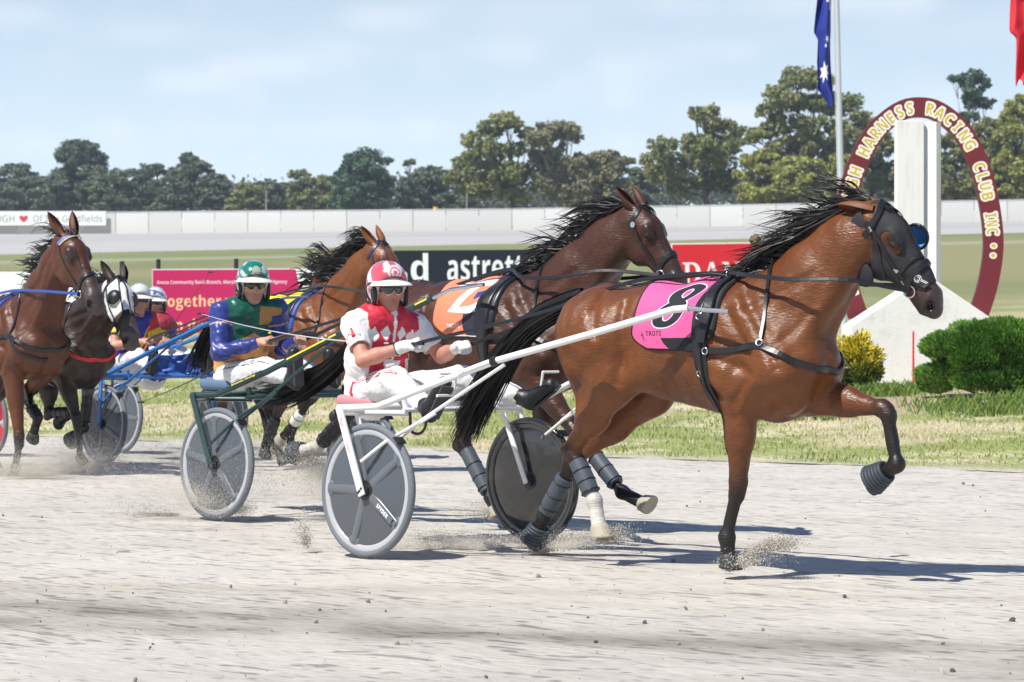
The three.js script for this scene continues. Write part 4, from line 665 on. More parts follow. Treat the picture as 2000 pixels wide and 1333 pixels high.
tree('large rounded gum left of the forked pale limbed gum, above the far wall', [0.171,14.956,-285], [[...[-0.57,24.184,-285], 2.37, 1.11], [...[-2.582,23.369,-287], 2.09, 1.39], [...[-3.96,21.648,-283], 1.95, 1.52], [...[-5.032,19.863,-286], 1.81, 1.81], [...[-5.413,18.374,-285], 1.67, 1.39], [...[-2.869,20.215,-287], 1.81, 1.95], [...[-0.849,17.971,-283], 1.81, 1.81], [...[1.148,22.968,-287], 1.26, 0.98], [...[-2.279,17.235,-285], 2.09, 1.81], [...[0.57,15.811,-285], 1.67, 1.26], [...[-2.279,18.944,-285], 1.78, 1.50], [...[-3.704,17.235,-285], 1.92, 1.64], [...[0.285,18.944,-285], 1.64, 1.50], [...[-0.855,16.551,-285], 1.78, 1.50], [...[0,20.937,-285], 1.50, 1.37]], { ...gumA, seed: 501, pale: false, trunk: .3 });
tree('forked gum with pale limbs beside the large rounded gum', [5.165,15.052,-287], [[...[4.303,23.312,-287], 2.53, 1.40], [...[5.489,22.368,-289], 2.10, 1.82], [...[2.849,21.792,-285], 1.96, 1.68], [...[3.443,20.215,-287], 2.10, 1.54], [...[2.311,18.325,-289], 2.10, 1.82], [...[6.312,19.068,-287], 1.82, 1.54], [...[7.627,19.885,-289], 1.82, 1.26], [...[6.886,17.347,-287], 2.10, 1.54], [...[3.431,16.719,-286], 2.38, 1.54], [...[4.877,20.215,-287], 1.79, 1.52], [...[4.304,18.207,-287], 1.93, 1.65], [...[5.738,16.199,-287], 1.93, 1.38]], { ...brown, seed: 503, pale: true, trunk: .34 });
tree('leafy green gum with a narrow peak left of the olive wattles', [21.554,14.716,-280], [[...[21.438,24.117,-280], 1.63, 1.63], [...[22.551,22.815,-282], 2.05, 1.63], [...[19.592,21.152,-280], 1.92, 2.05], [...[16.396,20.732,-278], 1.92, 1.78], [...[15.786,19.321,-282], 2.05, 1.92], [...[17.914,18.634,-280], 2.32, 1.92], [...[21.552,19.753,-280], 2.46, 2.73], [...[24.518,22.439,-280], 1.10, 1.23], [...[23.117,17.631,-282], 2.32, 2.32], [...[19.034,16.675,-280], 2.73, 1.63], [...[23.791,20.313,-280], 1.50, 1.78]], { ...gumA, seed: 507, trunk: .36 });
tree('tallest gum, spreading crown behind the blue flag', [31.566,14.524,-276], [[...[30.62,28.203,-276], 2.56, 1.34], [...[33.343,27.676,-278], 2.29, 1.48], [...[28.208,26.037,-274], 1.89, 1.34], [...[30.07,25.556,-276], 2.29, 1.48], [...[33.622,25.454,-278], 2.43, 1.76], [...[27.587,24.453,-276], 1.61, 1.34], [...[29.795,23.074,-276], 2.29, 1.61], [...[32.318,22.643,-274], 2.16, 1.61], [...[36.401,25.176,-278], 2.16, 1.76], [...[37.519,23.626,-276], 1.48, 1.21], [...[35.313,22.523,-276], 2.16, 1.48], [...[27.037,22.137,-276], 1.89, 1.21], [...[25.933,21.695,-276], 0.94, 0.81], [...[31.728,20.868,-276], 2.38, 1.72], [...[29.245,20.592,-276], 2.12, 1.59], [...[34.211,20.592,-276], 2.12, 1.59], [...[28.142,18.938,-276], 1.99, 1.59], [...[30.901,18.662,-276], 2.25, 1.72], [...[34.488,18.938,-276], 1.99, 1.59], [...[35.866,20.592,-276], 1.72, 1.46]], { ...gumA, seed: 509, trunk: .42 });
tree('thin gum with a lone tuft of leaves above the arch', [51.78,15.196,-290], [[...[51.766,29.684,-290], 1.84, 0.92], [...[53.043,28.815,-290], 1.56, 1.13], [...[51.884,27.657,-290], 1.42, 1.13], [...[52.646,26.585,-291], 1.84, 1.13], [...[51.887,25.049,-290], 1.13, 0.85]], { ...pine, seed: 513, trunk: .16 });
tree('lone tuft on a thin stem over the broad grey gum', [-14.596,18.795,-365], [[...[-14.595,24.777,-365], 1.07, 0.62]], { ...blueGum, seed: 517, trunk: .08 });
{ // far belt of bush behind the trees: one uncountable mass
  const R = rng(91), pos = [], ind = [], cl = []; let n = 0;
  for (let i = 0; i < 42000; i++) {
    const x = (R() - .5) * 300, z = -mix(455, 520, R()), k = (R() + R() + R()) / 3, h = (6.5 + 5 * fbm(x * .05, 3, 1, 3)) * (x > 5 ? 1.0 : .9), y = gy(x, z) + 1 + h * k * 1.1, l = .7 + .6 * R(), ax = V(R() - .5, R() - .5, R() - .5).normalize(), sd = V(R() - .5, R() - .5, R() - .5).cross(ax).normalize(), c = mixC([.04, .055, .036], [.09, .105, .06], R());
    for (const [a, b] of [[-.5, 0], [0, -.35], [0, .35], [.5, 0]]) { pos.push(x + ax.x * l * a + sd.x * l * b, y + ax.y * l * a + sd.y * l * b, z + ax.z * l * a + sd.z * l * b); cl.push(...c); } ind.push(n, n + 1, n + 3, n, n + 3, n + 2); n += 4;
  }
  const g = new THREE.BufferGeometry(); g.setAttribute('position', new THREE.Float32BufferAttribute(pos, 3)); g.setAttribute('color', new THREE.Float32BufferAttribute(cl, 3)); g.setIndex(ind); g.computeVertexNormals();
  tag(mesh('bushland', g, leafMat), 'hazy belt of distant bushland behind the gums', 'bushland', null, 'stuff');
}
{ // pale poles standing among the trees
  for (const [p, lab] of [[[-5.278,17.175,-300], 'pale power pole left of the large rounded gum'], [[-28.792,16.575,-300], 'short pale pole below the low gums left of centre']]) { const g0 = gy(p[0], p[2]), o = thing('power_pole', lab, 'pole', [p[0], g0, p[2]]); mesh('pole', rod([0, 0, 0], [0, p[1] - g0 + .8, 0], .12, .09, 8), std([.3, .29, .27], .9), o); mesh('crossarm', box(.9, .08, .08, 0, p[1] - g0 + .6, 0), std([.25, .24, .22], .9), o); }
}

// ---------------------------------------------------------------- people
const skinMat = new THREE.MeshPhysicalMaterial({ vertexColors: true, roughness: .52, sheen: .15, sheenRoughness: .5 });
const weave = noiseTex(256, 256, (u, v) => .5 + .25 * Math.sin(u * Math.PI * 2 * 64) * Math.sin(v * Math.PI * 2 * 64) + .25 * (fbm(u * 40, v * 40, 1, 2) - .5));
const silkMat = (o = {}) => new THREE.MeshPhysicalMaterial({ vertexColors: true, roughness: .55, bumpMap: weave, bumpScale: .0006, sheen: .3, sheenRoughness: .4, ...o });
const gloveMat = std([.74, .73, .71], .7), blackCloth = std([.014, .014, .016], .7), plasticBlack = std([.012, .012, .013], .35);
// local frame of a person's head
function faceFrame(C, fwd, up) { const f = nrm(fwd), r0 = cross(f, up), r = nrm(r0), u = cross(r, f); return { C, f, u, r, p: (a, b, c = 0) => add(add(add(C, mul(f, a)), mul(u, b)), mul(r, c)) }; }
function headPrimsHuman(F, sk) {
  const { p, r } = F, P = [], A = (a, b, ra, rb, o) => P.push(cap(a, b, ra, rb, { k: .02, l: r, c: sk, ...o }));
  A(p(-.03, .035), p(.015, .04), .092, .09, { q: .86 }); A(p(.035, .0), p(.045, -.055), .066, .052, { q: .98, k: .03 });
  for (const s of [1, -1]) {
    A(p(.0, -.055, .05 * s), p(.065, -.095, .018 * s), .026, .024, { k: .03 }); A(p(.066, -.022, .042 * s), p(.05, -.03, .055 * s), .026, .022, { k: .025 });
    A(p(.088, .022, .012 * s), p(.074, .024, .05 * s), .014, .014, { k: .012 }); A(p(.10, -.034, .010 * s), p(.098, -.034, .012 * s), .0085, .008, { k: .008 });
    A(p(-.005, .012, .078 * s), p(-.012, -.03, .076 * s), .016, .011, { k: .006, l: r, q: .55 });
    P.push({ ...ball(p(.098, .003, .033 * s), .012, { k: .02 }), neg: true });
    A(p(.091, -.063, .0), p(.078, -.066, .023 * s), .010, .007, { k: .006, c: mixC(sk, [.30, .07, .06], .5) });
  }
  A(p(.092, .012), p(.114, -.028), .009, .0135, { k: .014, c: mixC(sk, [.5, .16, .12], .25) }); A(p(.068, -.094), p(.072, -.1), .024, .022, { k: .02 });
  A(p(.086, -.074), p(.086, -.074), .010, .010, { k: .008, c: mixC(sk, [.30, .07, .06], .5) });
  A(p(-.035, -.06), p(-.05, -.15), .058, .062, { k: .04 });
  return P;
}
// fist closed round a rein: palm, four fingers of three bones, thumb
function handPrims(w, d, n, side, c, grow = 0, open = 0) {
  d = nrm(d); n = nrm(sub(n, mul(d, dot(n, d)))); const s = mul(cross(d, n), side), q = (a, b, e) => add(add(add(w, mul(d, a)), mul(n, b)), mul(s, e)), P = [], A = (a, b, ra, rb, k = .006) => P.push(cap(a, b, ra + grow, rb + grow, { k, c }));
  A(q(-.02, 0, 0), q(.02, 0, 0), .026, .026, .02); for (const e of [-.024, -.008, .008, .024]) A(q(.015, -.002, e * .7), q(.08, .004, e * 1.05), .017, .0125, .014);
  const Ls = [.9, 1, .95, .8], es = [.028, .0095, -.0095, -.027];
  es.forEach((e, i) => { const L = Ls[i], a = q(.084, .003, e), b = q(.084 + .030 * L * (.5 + open), -.028 * L * (1 - open * .6), e * (1 - .1)), c2 = q(.084 + .008 * L + .05 * open, -.048 * L, e * .85), t = q(.062 + .06 * open, -.046 * L, e * .8); A(a, b, .0105, .0098); A(b, c2, .0098, .009); A(c2, t, .009, .008); });
  A(q(.02, -.006, .024), q(.052, -.018, .040), .0155, .0125, .012); A(q(.052, -.018, .040), q(.078, -.034, .030), .0118, .010); A(q(.078, -.034, .030), q(.088, -.042, .012), .010, .0085);
  return P;
}
function conform(B, c, ux, uy, w, h, off, n = 14) { const pos = [], uv = [], ind = []; for (let j = 0; j <= n; j++) for (let i = 0; i <= n; i++) { const a = (i / n - .5) * w, b = (j / n - .5) * h, p = B.onto(VA(add(add(c, mul(ux, a)), mul(uy, b))), off); pos.push(p.x, p.y, p.z); uv.push(i / n, j / n); } for (let j = 0; j < n; j++) for (let i = 0; i < n; i++) { const a = j * (n + 1) + i; ind.push(a, a + 1, a + n + 2, a, a + n + 2, a + n + 1); } const g = new THREE.BufferGeometry(); g.setAttribute('position', new THREE.Float32BufferAttribute(pos, 3)); g.setAttribute('uv', new THREE.Float32BufferAttribute(uv, 2)); g.setIndex(ind); g.computeVertexNormals(); return g; }
function helmetParts(F, put, paint, peakCol, guard = true) {
  const { p, u, r, f } = F, P = [cap(p(-.03, .048), p(.022, .052), .121, .118, { q: .9, l: r, k: .03, c: [1, 1, 1] }), cap(p(-.035, -.01), p(-.005, -.035), .108, .098, { q: .98, l: r, k: .03, c: [1, 1, 1] })];
  P.push({ ...cap(p(.13, .0), p(.11, -.14), .092, .10, { k: .02, q: 1.15, l: r }), neg: true }, { plane: true, neg: true, a: p(0, -.075, 0), n: add(mul(u, .97), mul(f, .1)), k: .01, b: [0, 0, 0] });
  for (const s of [1, -1]) P.push({ ...cap(p(.0, -.028, .12 * s), p(.01, -.028, .12 * s), .042, .042, { k: .01 }), neg: true });
  P.push({ ...cap(p(-.02, -.01), p(.0, -.05), .085, .08, { k: .01 }), neg: true });
  const B = new Body(P), hp = (x, y, z) => { const d = [x - F.C[0], y - F.C[1], z - F.C[2]]; return [dot(d, f), dot(d, u), dot(d, r)]; };
  put('helmet', B.geo(.006, { paint: (x, y, z) => paint(...hp(x, y, z)) }), new THREE.MeshPhysicalMaterial({ vertexColors: true, roughness: .22, clearcoat: .8, clearcoatRoughness: .12 }));
  const pk = (name, r0, r1, a0, drop, th, mat) => { const pos = [], ind = [], n = 22, m = 5; for (const lay of [0, 1]) for (let j = 0; j <= m; j++) for (let i = 0; i <= n; i++) { const t = j / m, a = mix(-a0, a0, i / n), R = mix(r0, r0 + (r1 - r0) * Math.pow(Math.cos(a * .95), .7), t), y = .074 - drop * t - .02 * (1 - Math.cos(a)) - .006 * t * t - lay * th; pos.push(...p(-.01 + Math.cos(a) * R, y, Math.sin(a) * R * .93)); } const S = (m + 1) * (n + 1); for (let j = 0; j < m; j++) for (let i = 0; i < n; i++) { const a = j * (n + 1) + i; ind.push(a, a + 1, a + n + 1, a + 1, a + n + 2, a + n + 1); const b = a + S; ind.push(b, b + n + 1, b + 1, b + 1, b + n + 1, b + n + 2); } for (let i = 0; i < n; i++) { const a = m * (n + 1) + i; ind.push(a, a + 1, a + S, a + 1, a + S + 1, a + S); } const g = new THREE.BufferGeometry(); g.setAttribute('position', new THREE.Float32BufferAttribute(pos, 3)); g.setIndex(ind); g.computeVertexNormals(); put(name, g, mat); };
  pk('helmet_peak', .112, .188, 1.15, .026, .006, std(peakCol, .4));
  for (const s of [1, -1]) if (guard) { const ring = [], c = [[-.045, .02], [.035, .03], [.06, -.02], [.045, -.078], [-.02, -.085], [-.055, -.05]].map(([a, b]) => VA(p(a, b, (.103 - .06 * Math.abs(a)) * s))); put('ear_guard', new THREE.TubeGeometry(new THREE.CatmullRomCurve3(c, true), 36, .0135, 8, true), plasticBlack); put('ear_pad', (() => { const g = new THREE.SphereGeometry(.05, 14, 10); g.scale(1, 1, .35); g.applyMatrix4(new THREE.Matrix4().makeBasis(VA(f), VA(u), VA(r))); g.translate(...p(-.002, -.028, .078 * s)); return g; })(), blackCloth); }
  put('chin_strap', strap(V(0, 0, 1), [p(.03, -.07, .075), p(.055, -.105, .045), p(.06, -.125, 0), p(.055, -.105, -.045), p(.03, -.07, -.075)], .018, .004, 18), blackCloth);
}
function gogglesParts(F, put, frame, lens, slim) {
  const { p } = F, n = 26, band = (r, y0, y1, a0, name, mat) => { const pos = [], ind = [], m = 4; for (let j = 0; j <= m; j++) for (let i = 0; i <= n; i++) { const a = mix(-a0, a0, i / n), t = j / m, nose = Math.exp(-Math.pow(a / .16, 2)) * .018 * (1 - t), rr = r - .012 * Math.pow(Math.abs(t - .5) * 2, 2); pos.push(...p(.012 + Math.cos(a) * rr, mix(y0 - .006 + nose + .012 * Math.pow(a / a0, 4), y1 - .010 * Math.pow(a / a0, 4), t), Math.sin(a) * rr * .86)); } for (let j = 0; j < m; j++) for (let i = 0; i < n; i++) { const a = j * (n + 1) + i; ind.push(a, a + 1, a + n + 1, a + 1, a + n + 2, a + n + 1); } const g = new THREE.BufferGeometry(); g.setAttribute('position', new THREE.Float32BufferAttribute(pos, 3)); g.setIndex(ind); g.computeVertexNormals(); put(name, g, mat); return pos; };
  const h = slim ? .042 : .056, pos = band(.104, .012 - h / 2, .014 + h / 2, 1.22, 'goggle_lens', lens), rim = []; const q = (j, i) => { const k = (j * (n + 1) + i) * 3; return V(pos[k], pos[k + 1], pos[k + 2]); };
  for (let i = 0; i <= n; i++) rim.push(q(0, i)); for (let i = n; i >= 0; i--) rim.push(q(4, i));
  put('goggle_frame', new THREE.TubeGeometry(new THREE.CatmullRomCurve3(rim, true), 90, slim ? .003 : .0055, 6, true), frame);
  for (const s of [1, -1]) put('goggle_strap', strap(VA(F.r).multiplyScalar(s), [p(.045, .012, .088 * s), p(.0, .012, .094 * s), p(-.05, .01, .09 * s)], slim ? .008 : .03, .003, 8), blackCloth);
}
// J in rig metres: pelvis, chest, head, fwd, up, sh[R,L], el, wr, hip, kn, an, toe.  S: style
function makeDriver(rig, J, S, label, group) {
  const [ox, oz, deg] = rig, a = deg * Math.PI / 180, ux = J.pelvis[0], uy = J.pelvis[1] - .10, G = thing('person', label, 'person', [ox + ux * Math.cos(a), uy, oz + ux * Math.sin(a)], -a);
  const put = (name, g, m, parent = G, lab) => { if (Array.isArray(g)) g = mergeGeometries(g.map(plain)); g.translate(-ux, -uy, 0); return mesh(name, g, m, parent, lab); };
  const F = faceFrame(J.head, J.fwd, J.up || [0, 1, 0]), sk = S.skin || [.50, .235, .16], nb = lerp(J.chest, J.head, .45);
  // body: one skin, head and hands on finer grids
  const lim = [cap(J.pelvis, lerp(J.pelvis, J.chest, .5), .125, .115, { q: 1.15, k: .05, c: sk }), cap(lerp(J.pelvis, J.chest, .5), J.chest, .115, .10, { q: 1.35, k: .05, c: sk }), cap(J.chest, nb, .075, .055, { k: .04, c: sk })];
  for (const i of [0, 1]) {
    lim.push(cap(J.sh[i], J.el[i], .052, .042, { k: .03, c: sk }), cap(J.el[i], lerp(J.el[i], J.wr[i], .35), .043, .044, { k: .02, c: sk }), cap(lerp(J.el[i], J.wr[i], .3), J.wr[i], .044, .027, { k: .02, c: sk }));
    lim.push(cap(J.hip[i], J.kn[i], .08, .058, { k: .04, c: sk }), cap(J.kn[i], lerp(J.kn[i], J.an[i], .4), .055, .054, { k: .02, c: sk }), cap(lerp(J.kn[i], J.an[i], .4), J.an[i], .054, .036, { k: .02, c: sk }), cap(J.an[i], lerp(J.an[i], J.toe[i], .8), .030, .022, { k: .02, c: sk }));
  }
  const bodyPaint = (x, y, z, c) => { const n = fbm(x * 30, y * 30, z * 30, 3); return [c[0] * (.9 + .2 * n), c[1] * (.86 + .28 * n), c[2] * (.86 + .28 * n)]; };
  const geos = [new Body(lim).geo(.011, { paint: bodyPaint }), new Body(headPrimsHuman(F, sk)).geo(.0045, { paint: (x, y, z, c, nx, ny, nz) => { c = bodyPaint(x, y, z, c); const d = [x - J.head[0], y - J.head[1], z - J.head[2]], fa = dot(d, F.f), ua = dot(d, F.u); const st = S.stubble || 0; return mixC(c, [.16, .10, .08], st * sstep(-.03, -.06, ua) * sstep(.0, .03, fa)); } })];
  const hd = J.hd || [0, 1].map((i) => sub(J.wr[i], J.el[i])), hn = J.hn || [[0, 1, .2], [0, 1, -.2]];
  for (const i of [0, 1]) geos.push(new Body(handPrims(J.wr[i], hd[i], hn[i], i ? -1 : 1, sk, 0, J.open?.[i] || 0)).geo(.0042));
  const all = mergeGeometries(geos.map((g) => { g = g.toNonIndexed(); return g; })); put('body', all, skinMat);
  if (S.gloves) for (const i of [0, 1]) { put('glove', new Body([...handPrims(J.wr[i], hd[i], hn[i], i ? -1 : 1, [1, 1, 1], .0032), cap(lerp(J.wr[i], J.el[i], .18), J.wr[i], .034, .032, { k: .02, c: [1, 1, 1] })]).geo(.0045, { wob: (x, y, z) => (fbm(x * 45, y * 45, z * 45, 2) - .5) * .004 }), gloveMat); }
  // jacket
  const ud = nrm(sub(J.chest, J.pelvis)), fd = nrm(sub([1, 0, S.twist || 0], mul(ud, ud[0]))), rd = cross(fd, ud), T = (x, y, z) => { const d = [x - J.chest[0], y - J.chest[1], z - J.chest[2]]; return [dot(d, rd), dot(d, ud), dot(d, fd)]; };
  const jp = [cap(add(J.pelvis, mul(ud, .02)), lerp(J.pelvis, J.chest, .5), .148, .150, { q: 1.12, k: .05, l: rd }), cap(lerp(J.pelvis, J.chest, .45), add(J.chest, mul(ud, -.03)), .15, .130, { q: 1.32, k: .06, l: rd }), cap(add(J.chest, mul(ud, .01)), lerp(J.chest, nb, .6), .10, .066, { k: .05 })];
  const slv = S.sleeve ?? 1;
  for (const i of [0, 1]) {
    jp.push(cap(lerp(J.chest, J.sh[i], .3), J.sh[i], .10, .078, { k: .06 }));
    if (slv < 1) { jp.push(cap(J.sh[i], lerp(J.sh[i], J.el[i], slv), .078, .070, { k: .03 })); const e = lerp(J.sh[i], J.el[i], slv), n = nrm(sub(J.el[i], J.sh[i])); jp.push({ ...ball(add(e, mul(n, .055)), .066, { k: .008 }), neg: true }); }
    else jp.push(cap(J.sh[i], J.el[i], .078, .062, { k: .03 }), cap(J.el[i], lerp(J.el[i], J.wr[i], .92), .06, .043, { k: .02 }));
  }
  const arm = (i) => (x, y, z) => { const A = J.sh[i], Bq = J.el[i], bd = sub(Bq, A), q = [x - A[0], y - A[1], z - A[2]], t = dot(q, bd) / dot(bd, bd), d1 = len(sub(q, mul(bd, clamp(t)))); const C2 = J.wr[i], b2 = sub(C2, Bq), q2 = sub([x, y, z], Bq), t2 = dot(q2, b2) / dot(b2, b2), d2 = len(sub(q2, mul(b2, clamp(t2)))); return [Math.min(d1, d2), d2 < d1 ? 1 + t2 : t]; }, arms = [arm(0), arm(1)];
  const JB = new Body(jp), wr = S.wrinkle ?? 1;
  put('jacket', JB.geo(.006, {
    wob: (x, y, z) => { const [l, b, f] = T(x, y, z); return wr * ((fbm(l * 9 + 4, b * 20 + f * 12 + l * 8, f * 8, 2) - .5) * .022 + (Math.abs(fbm(x * 14 + y * 9, y * 17, z * 14, 2) - .5)) * .016 - .004); },
    paint: (x, y, z, c, nx, ny, nz) => { const [l, b, f] = T(x, y, z), A0 = arms[0](x, y, z), A1 = arms[1](x, y, z), k = A0[0] < A1[0] ? A0 : A1; return S.paint(l, b, f, k[0] < .088 && k[1] > .02 ? k[1] : -1, z); },
  }), silkMat(S.jacketMat));
  // trousers and boots
  const tp = [cap(add(J.pelvis, mul(ud, -.01)), add(J.pelvis, mul(ud, .06)), .142, .135, { q: 1.15, k: .05 })];
  for (const i of [0, 1]) tp.push(cap(lerp(J.pelvis, J.hip[i], .7), J.kn[i], .108, .078, { k: .05 }), cap(J.kn[i], lerp(J.kn[i], J.an[i], .82), .078, .055, { k: .035 }));
  const TB = new Body(tp); put('trousers', TB.geo(.0075, {
    wob: (x, y, z) => (fbm(x * 13 + 8, y * 17, z * 15, 3) - .5) * .024 + Math.abs(fbm(x * 30, y * 30, z * 30, 2) - .5) * .010,
    paint: (x, y, z) => { for (const i of [0, 1]) { const q = sub([x, y, z], J.hip[i]), b = sub(J.kn[i], J.hip[i]), t = dot(q, b) / dot(b, b), q2 = sub([x, y, z], J.kn[i]), b2 = sub(J.an[i], J.kn[i]), t2 = dot(q2, b2) / dot(b2, b2); const d1 = len(sub(q, mul(b, clamp(t)))), d2 = len(sub(q2, mul(b2, clamp(t2)))); if (Math.min(d1, d2) < .115) { const r = sub(q, mul(b, t)), o = i ? -1 : 1, az = Math.atan2(r[1], r[2] * o); const c = S.pants(d2 < d1 ? 1 + t2 : t, az, i, y); if (c) return c; } } return [.76, .755, .75]; },
  }), silkMat({ roughness: .7, sheen: .1 }));
  for (const i of [0, 1]) { const ft = nrm(sub(J.toe[i], J.an[i])), sh = nrm(sub(J.an[i], J.kn[i])), heel = add(J.an[i], add(mul(sh, .055), mul(ft, -.03)));
    put('boot', new Body([cap(lerp(J.kn[i], J.an[i], .72), J.an[i], .052, .046, { k: .02, c: [1, 1, 1] }), cap(add(J.an[i], mul(sh, .012)), add(J.toe[i], mul(sh, .012)), .050, .042, { k: .03, c: [1, 1, 1] }), ball(heel, .034, { k: .03, c: [1, 1, 1] })]).geo(.0065, { wob: (x, y, z) => (fbm(x * 28, y * 28, z * 28, 2) - .5) * .006 }), std(S.bootCol || [.016, .016, .018], .42));
    put('boot_sole', [plate(add(heel, mul(sh, .028)), add(J.toe[i], mul(sh, .062)), .075, .016, VA(nrm(cross(ft, sh))))], std([.05, .055, .06], .8));
  }
  helmetParts(F, put, S.helmet, S.peak || [.78, .78, .77]); gogglesParts(F, put, S.gogFrame || std([.7, .7, .68], .4), S.lens || std([.02, .022, .025], .06, { clearcoat: 1 }), S.slim);
  return { G, F, JB, TB, put, T, rd, ud, fd, jp };
}

// ---------------------------------------------------------------- sulkies
function wheelGeo(o) { // lathe profile turned onto the axle direction z: tyre, rim, dished disc
  const L = (pts, n = 56) => { const g = new THREE.LatheGeometry(pts.map(([r, z]) => new THREE.Vector2(r, z)), n); g.rotateX(Math.PI / 2); return g; };
  const tyre = new THREE.TorusGeometry(.353, .022, 12, 72), rim = L([[.318, -.013], [.336, -.016], [.343, -.010], [.343, .010], [.336, .016], [.318, .013], [.310, .012], [.305, .006], [.305, -.006], [.310, -.012], [.318, -.013]], 72);
  const disc = L([[.02, .022], [.06, .020], [.20, .010], [.306, .006], [.306, -.006], [.20, -.010], [.06, -.020], [.02, -.022]]);
  return { tyre, rim, disc };
}
function makeSulky(rig, D, S, label) { // D: dimensions in rig metres; S: materials
  const [ox, oz, deg] = rig, a = deg * Math.PI / 180, G = thing('race_sulky', label, 'sulky', [ox, 0, oz], -a), hw = D.hw ?? .66;
  const put = (name, g, m, p = G, lab) => mesh(name, g, m, p, lab), W = wheelGeo();
  for (const s of [1, -1]) {
    const w = new THREE.Group(); w.name = 'wheel'; w.position.set(0, .375, s * hw); w.rotation.x = (D.camber ?? -.05) * s; w.rotation.z = s > 0 ? (D.spin || 0) : .8; G.add(w); if (s < 0 && S.farSolid) w.userData.label = 'glossy black disc wheel';
    mesh('tyre', W.tyre, s < 0 && S.farSolid ? discBlack : S.tyre || tyreMat, w); mesh('rim', W.rim, s < 0 && S.farSolid ? discBlack : S.rim || rimMat, w); mesh('disc', W.disc, s < 0 && S.farSolid ? discBlack : S.disc || discMat, w);
    if (!(s < 0 && S.farSolid)) for (let k = 0; k < 5; k++) { const q = k / 5 * Math.PI * 2, sp = [], c = Math.cos(q), si = Math.sin(q); for (const z of [1, -1]) { const g = new THREE.CylinderGeometry(.024, .034, .25, 10); g.scale(1, 1, .5); g.translate(0, .18, 0); g.rotateZ(q); g.translate(0, 0, .008 * z); sp.push(g); const fl = new THREE.SphereGeometry(.04, 10, 8); fl.scale(1.25, .8, .28); fl.translate(0, .300, 0); fl.rotateZ(q); fl.translate(0, 0, .005 * z); sp.push(fl); } mesh('spoke', sp, S.spoke || spokeMat, w); }
    const hub = [new THREE.CylinderGeometry(.035, .035, .075, 18), new THREE.CylinderGeometry(.055, .055, .048, 18)].map((g) => { g.rotateX(Math.PI / 2); return g; }); mesh('hub', hub, hubMat, w);
    const val = mesh('valve', rod([.27, .11, .008], [.25, .10, .012], .004), steel, w);
    // fork: outer flat blade and a slimmer inner one either side of the wheel
    const T = [D.corner[0], D.corner[1], s * (hw + .055)], Bt = [0, .375, s * (hw + .055)], Ti = [D.corner[0], D.corner[1] - .02, s * (hw - .075)], Bi = [0, .375, s * (hw - .055)];
    const dn = nrm(sub(Bt, T)); put('fork', [plate(T, add(Bt, mul(dn, .03)), .050, .016, V(1, 0, 0)), plate(Ti, add(Bi, mul(dn, .02)), .034, .014, V(1, 0, 0))], S.frame);
    const boltG = [[0, .0], [.012, .014], [-.012, -.010]].map(([x, y]) => { const g = new THREE.CylinderGeometry(.007, .007, .026, 8); g.rotateX(Math.PI / 2); g.translate(x, .375 + y, s * (hw + .055)); return g; }); put('bolt', boltG, hubMat);
    put('axle', rod([0, .375, s * (hw - .06)], [0, .375, s * (hw + .06)], .012), steel);
    // shaft from the rear corner forward to the harness
    const sh = D.shaft.map((p) => [p[0], p[1], p[2] * s]); put('shaft', tube(sh, D.shaftR || .021, 12), S.frame);
    put('shaft_tip', tube(D.tip.map((p) => [p[0], p[1], p[2] * s]), .0125, 10), S.tip || steel);
    put('stay', tube(D.stay.map((p) => [p[0], p[1], p[2] * s]), .0105, 8), S.frame); put('stay', tube(D.stay2.map((p) => [p[0], p[1], p[2] * s]), .0095, 8), S.frame);
    put('rail', [tube(D.rail.map((p) => [p[0], p[1], p[2] * s]), .017, 10)], S.frame);
    put('foot_rest', [tube([add(mulz(D.foot, s), [0, -.06, .05 * s]), add(mulz(D.foot, s), [0, -.06, -.08 * s]), add(mulz(D.foot, s), [.02, .06, -.08 * s]), add(mulz(D.foot, s), [.02, .06, .05 * s])], .008, 8)], S.frame);
    put('scraper', [box(.05, .008, .075, 0, 0, 0, .003)].map((g) => { g.rotateZ(-.8); g.translate(.255, .375 + .285, s * hw); return g; }), plasticBlack);
  }
  const c = D.corner, X = hw + .06;
  put('arch', [tube([[c[0], c[1], -X], [c[0], c[1], X]], .026, 12)], S.frame);
  put('cross_bar', [tube([[c[0] + .26, c[1] - .01, -.47], [c[0] + .26, c[1] - .01, .47]], .015, 8), tube([[c[0] - .12, c[1] - .005, -.24], [c[0] - .12, c[1] - .005, .24]], .014, 8)], S.frame);
  put('seat_rail', [1, -1].map((s) => tube([[c[0] + .26, c[1] - .012, .2 * s], [D.seat[0] - .12, D.seat[1] - .06, .15 * s]], .013, 8)), S.frame);
  put('seat', (() => { const g = new RoundedBoxGeometry(.34, .075, .40, 4, .034); const p = g.attributes.position; for (let i = 0; i < p.count; i++) { const x = p.getX(i); if (x < -.05) p.setY(i, p.getY(i) + .9 * (x + .05) * (x + .05)); } g.computeVertexNormals(); g.translate(D.seat[0], D.seat[1] - .02, 0); return g; })(), S.seat || std([.5, .2, .22], .6));
  return { G, put };
}
const mulz = (p, s) => [p[0], p[1], p[2] * s];
const dustTex = noiseTex(512, 512, (u, v) => clamp(.5 + .8 * (fbm(u * 9, v * 9, 4, 5) - .5)));
const tyreMat = std([.15, .165, .185], .75, { bumpMap: dustTex, bumpScale: .002 }), rimMat = std([.42, .435, .46], .38, { clearcoat: .3 }), discMat = std([.085, .095, .11], .42, { roughnessMap: dustTex }), spokeMat = std([.12, .132, .15], .32, { clearcoat: .3 }), discBlack = std([.018, .019, .022], .14, { clearcoat: .8, clearcoatRoughness: .08 }), hubMat = std([.06, .06, .065], .4, { metalness: .6 });

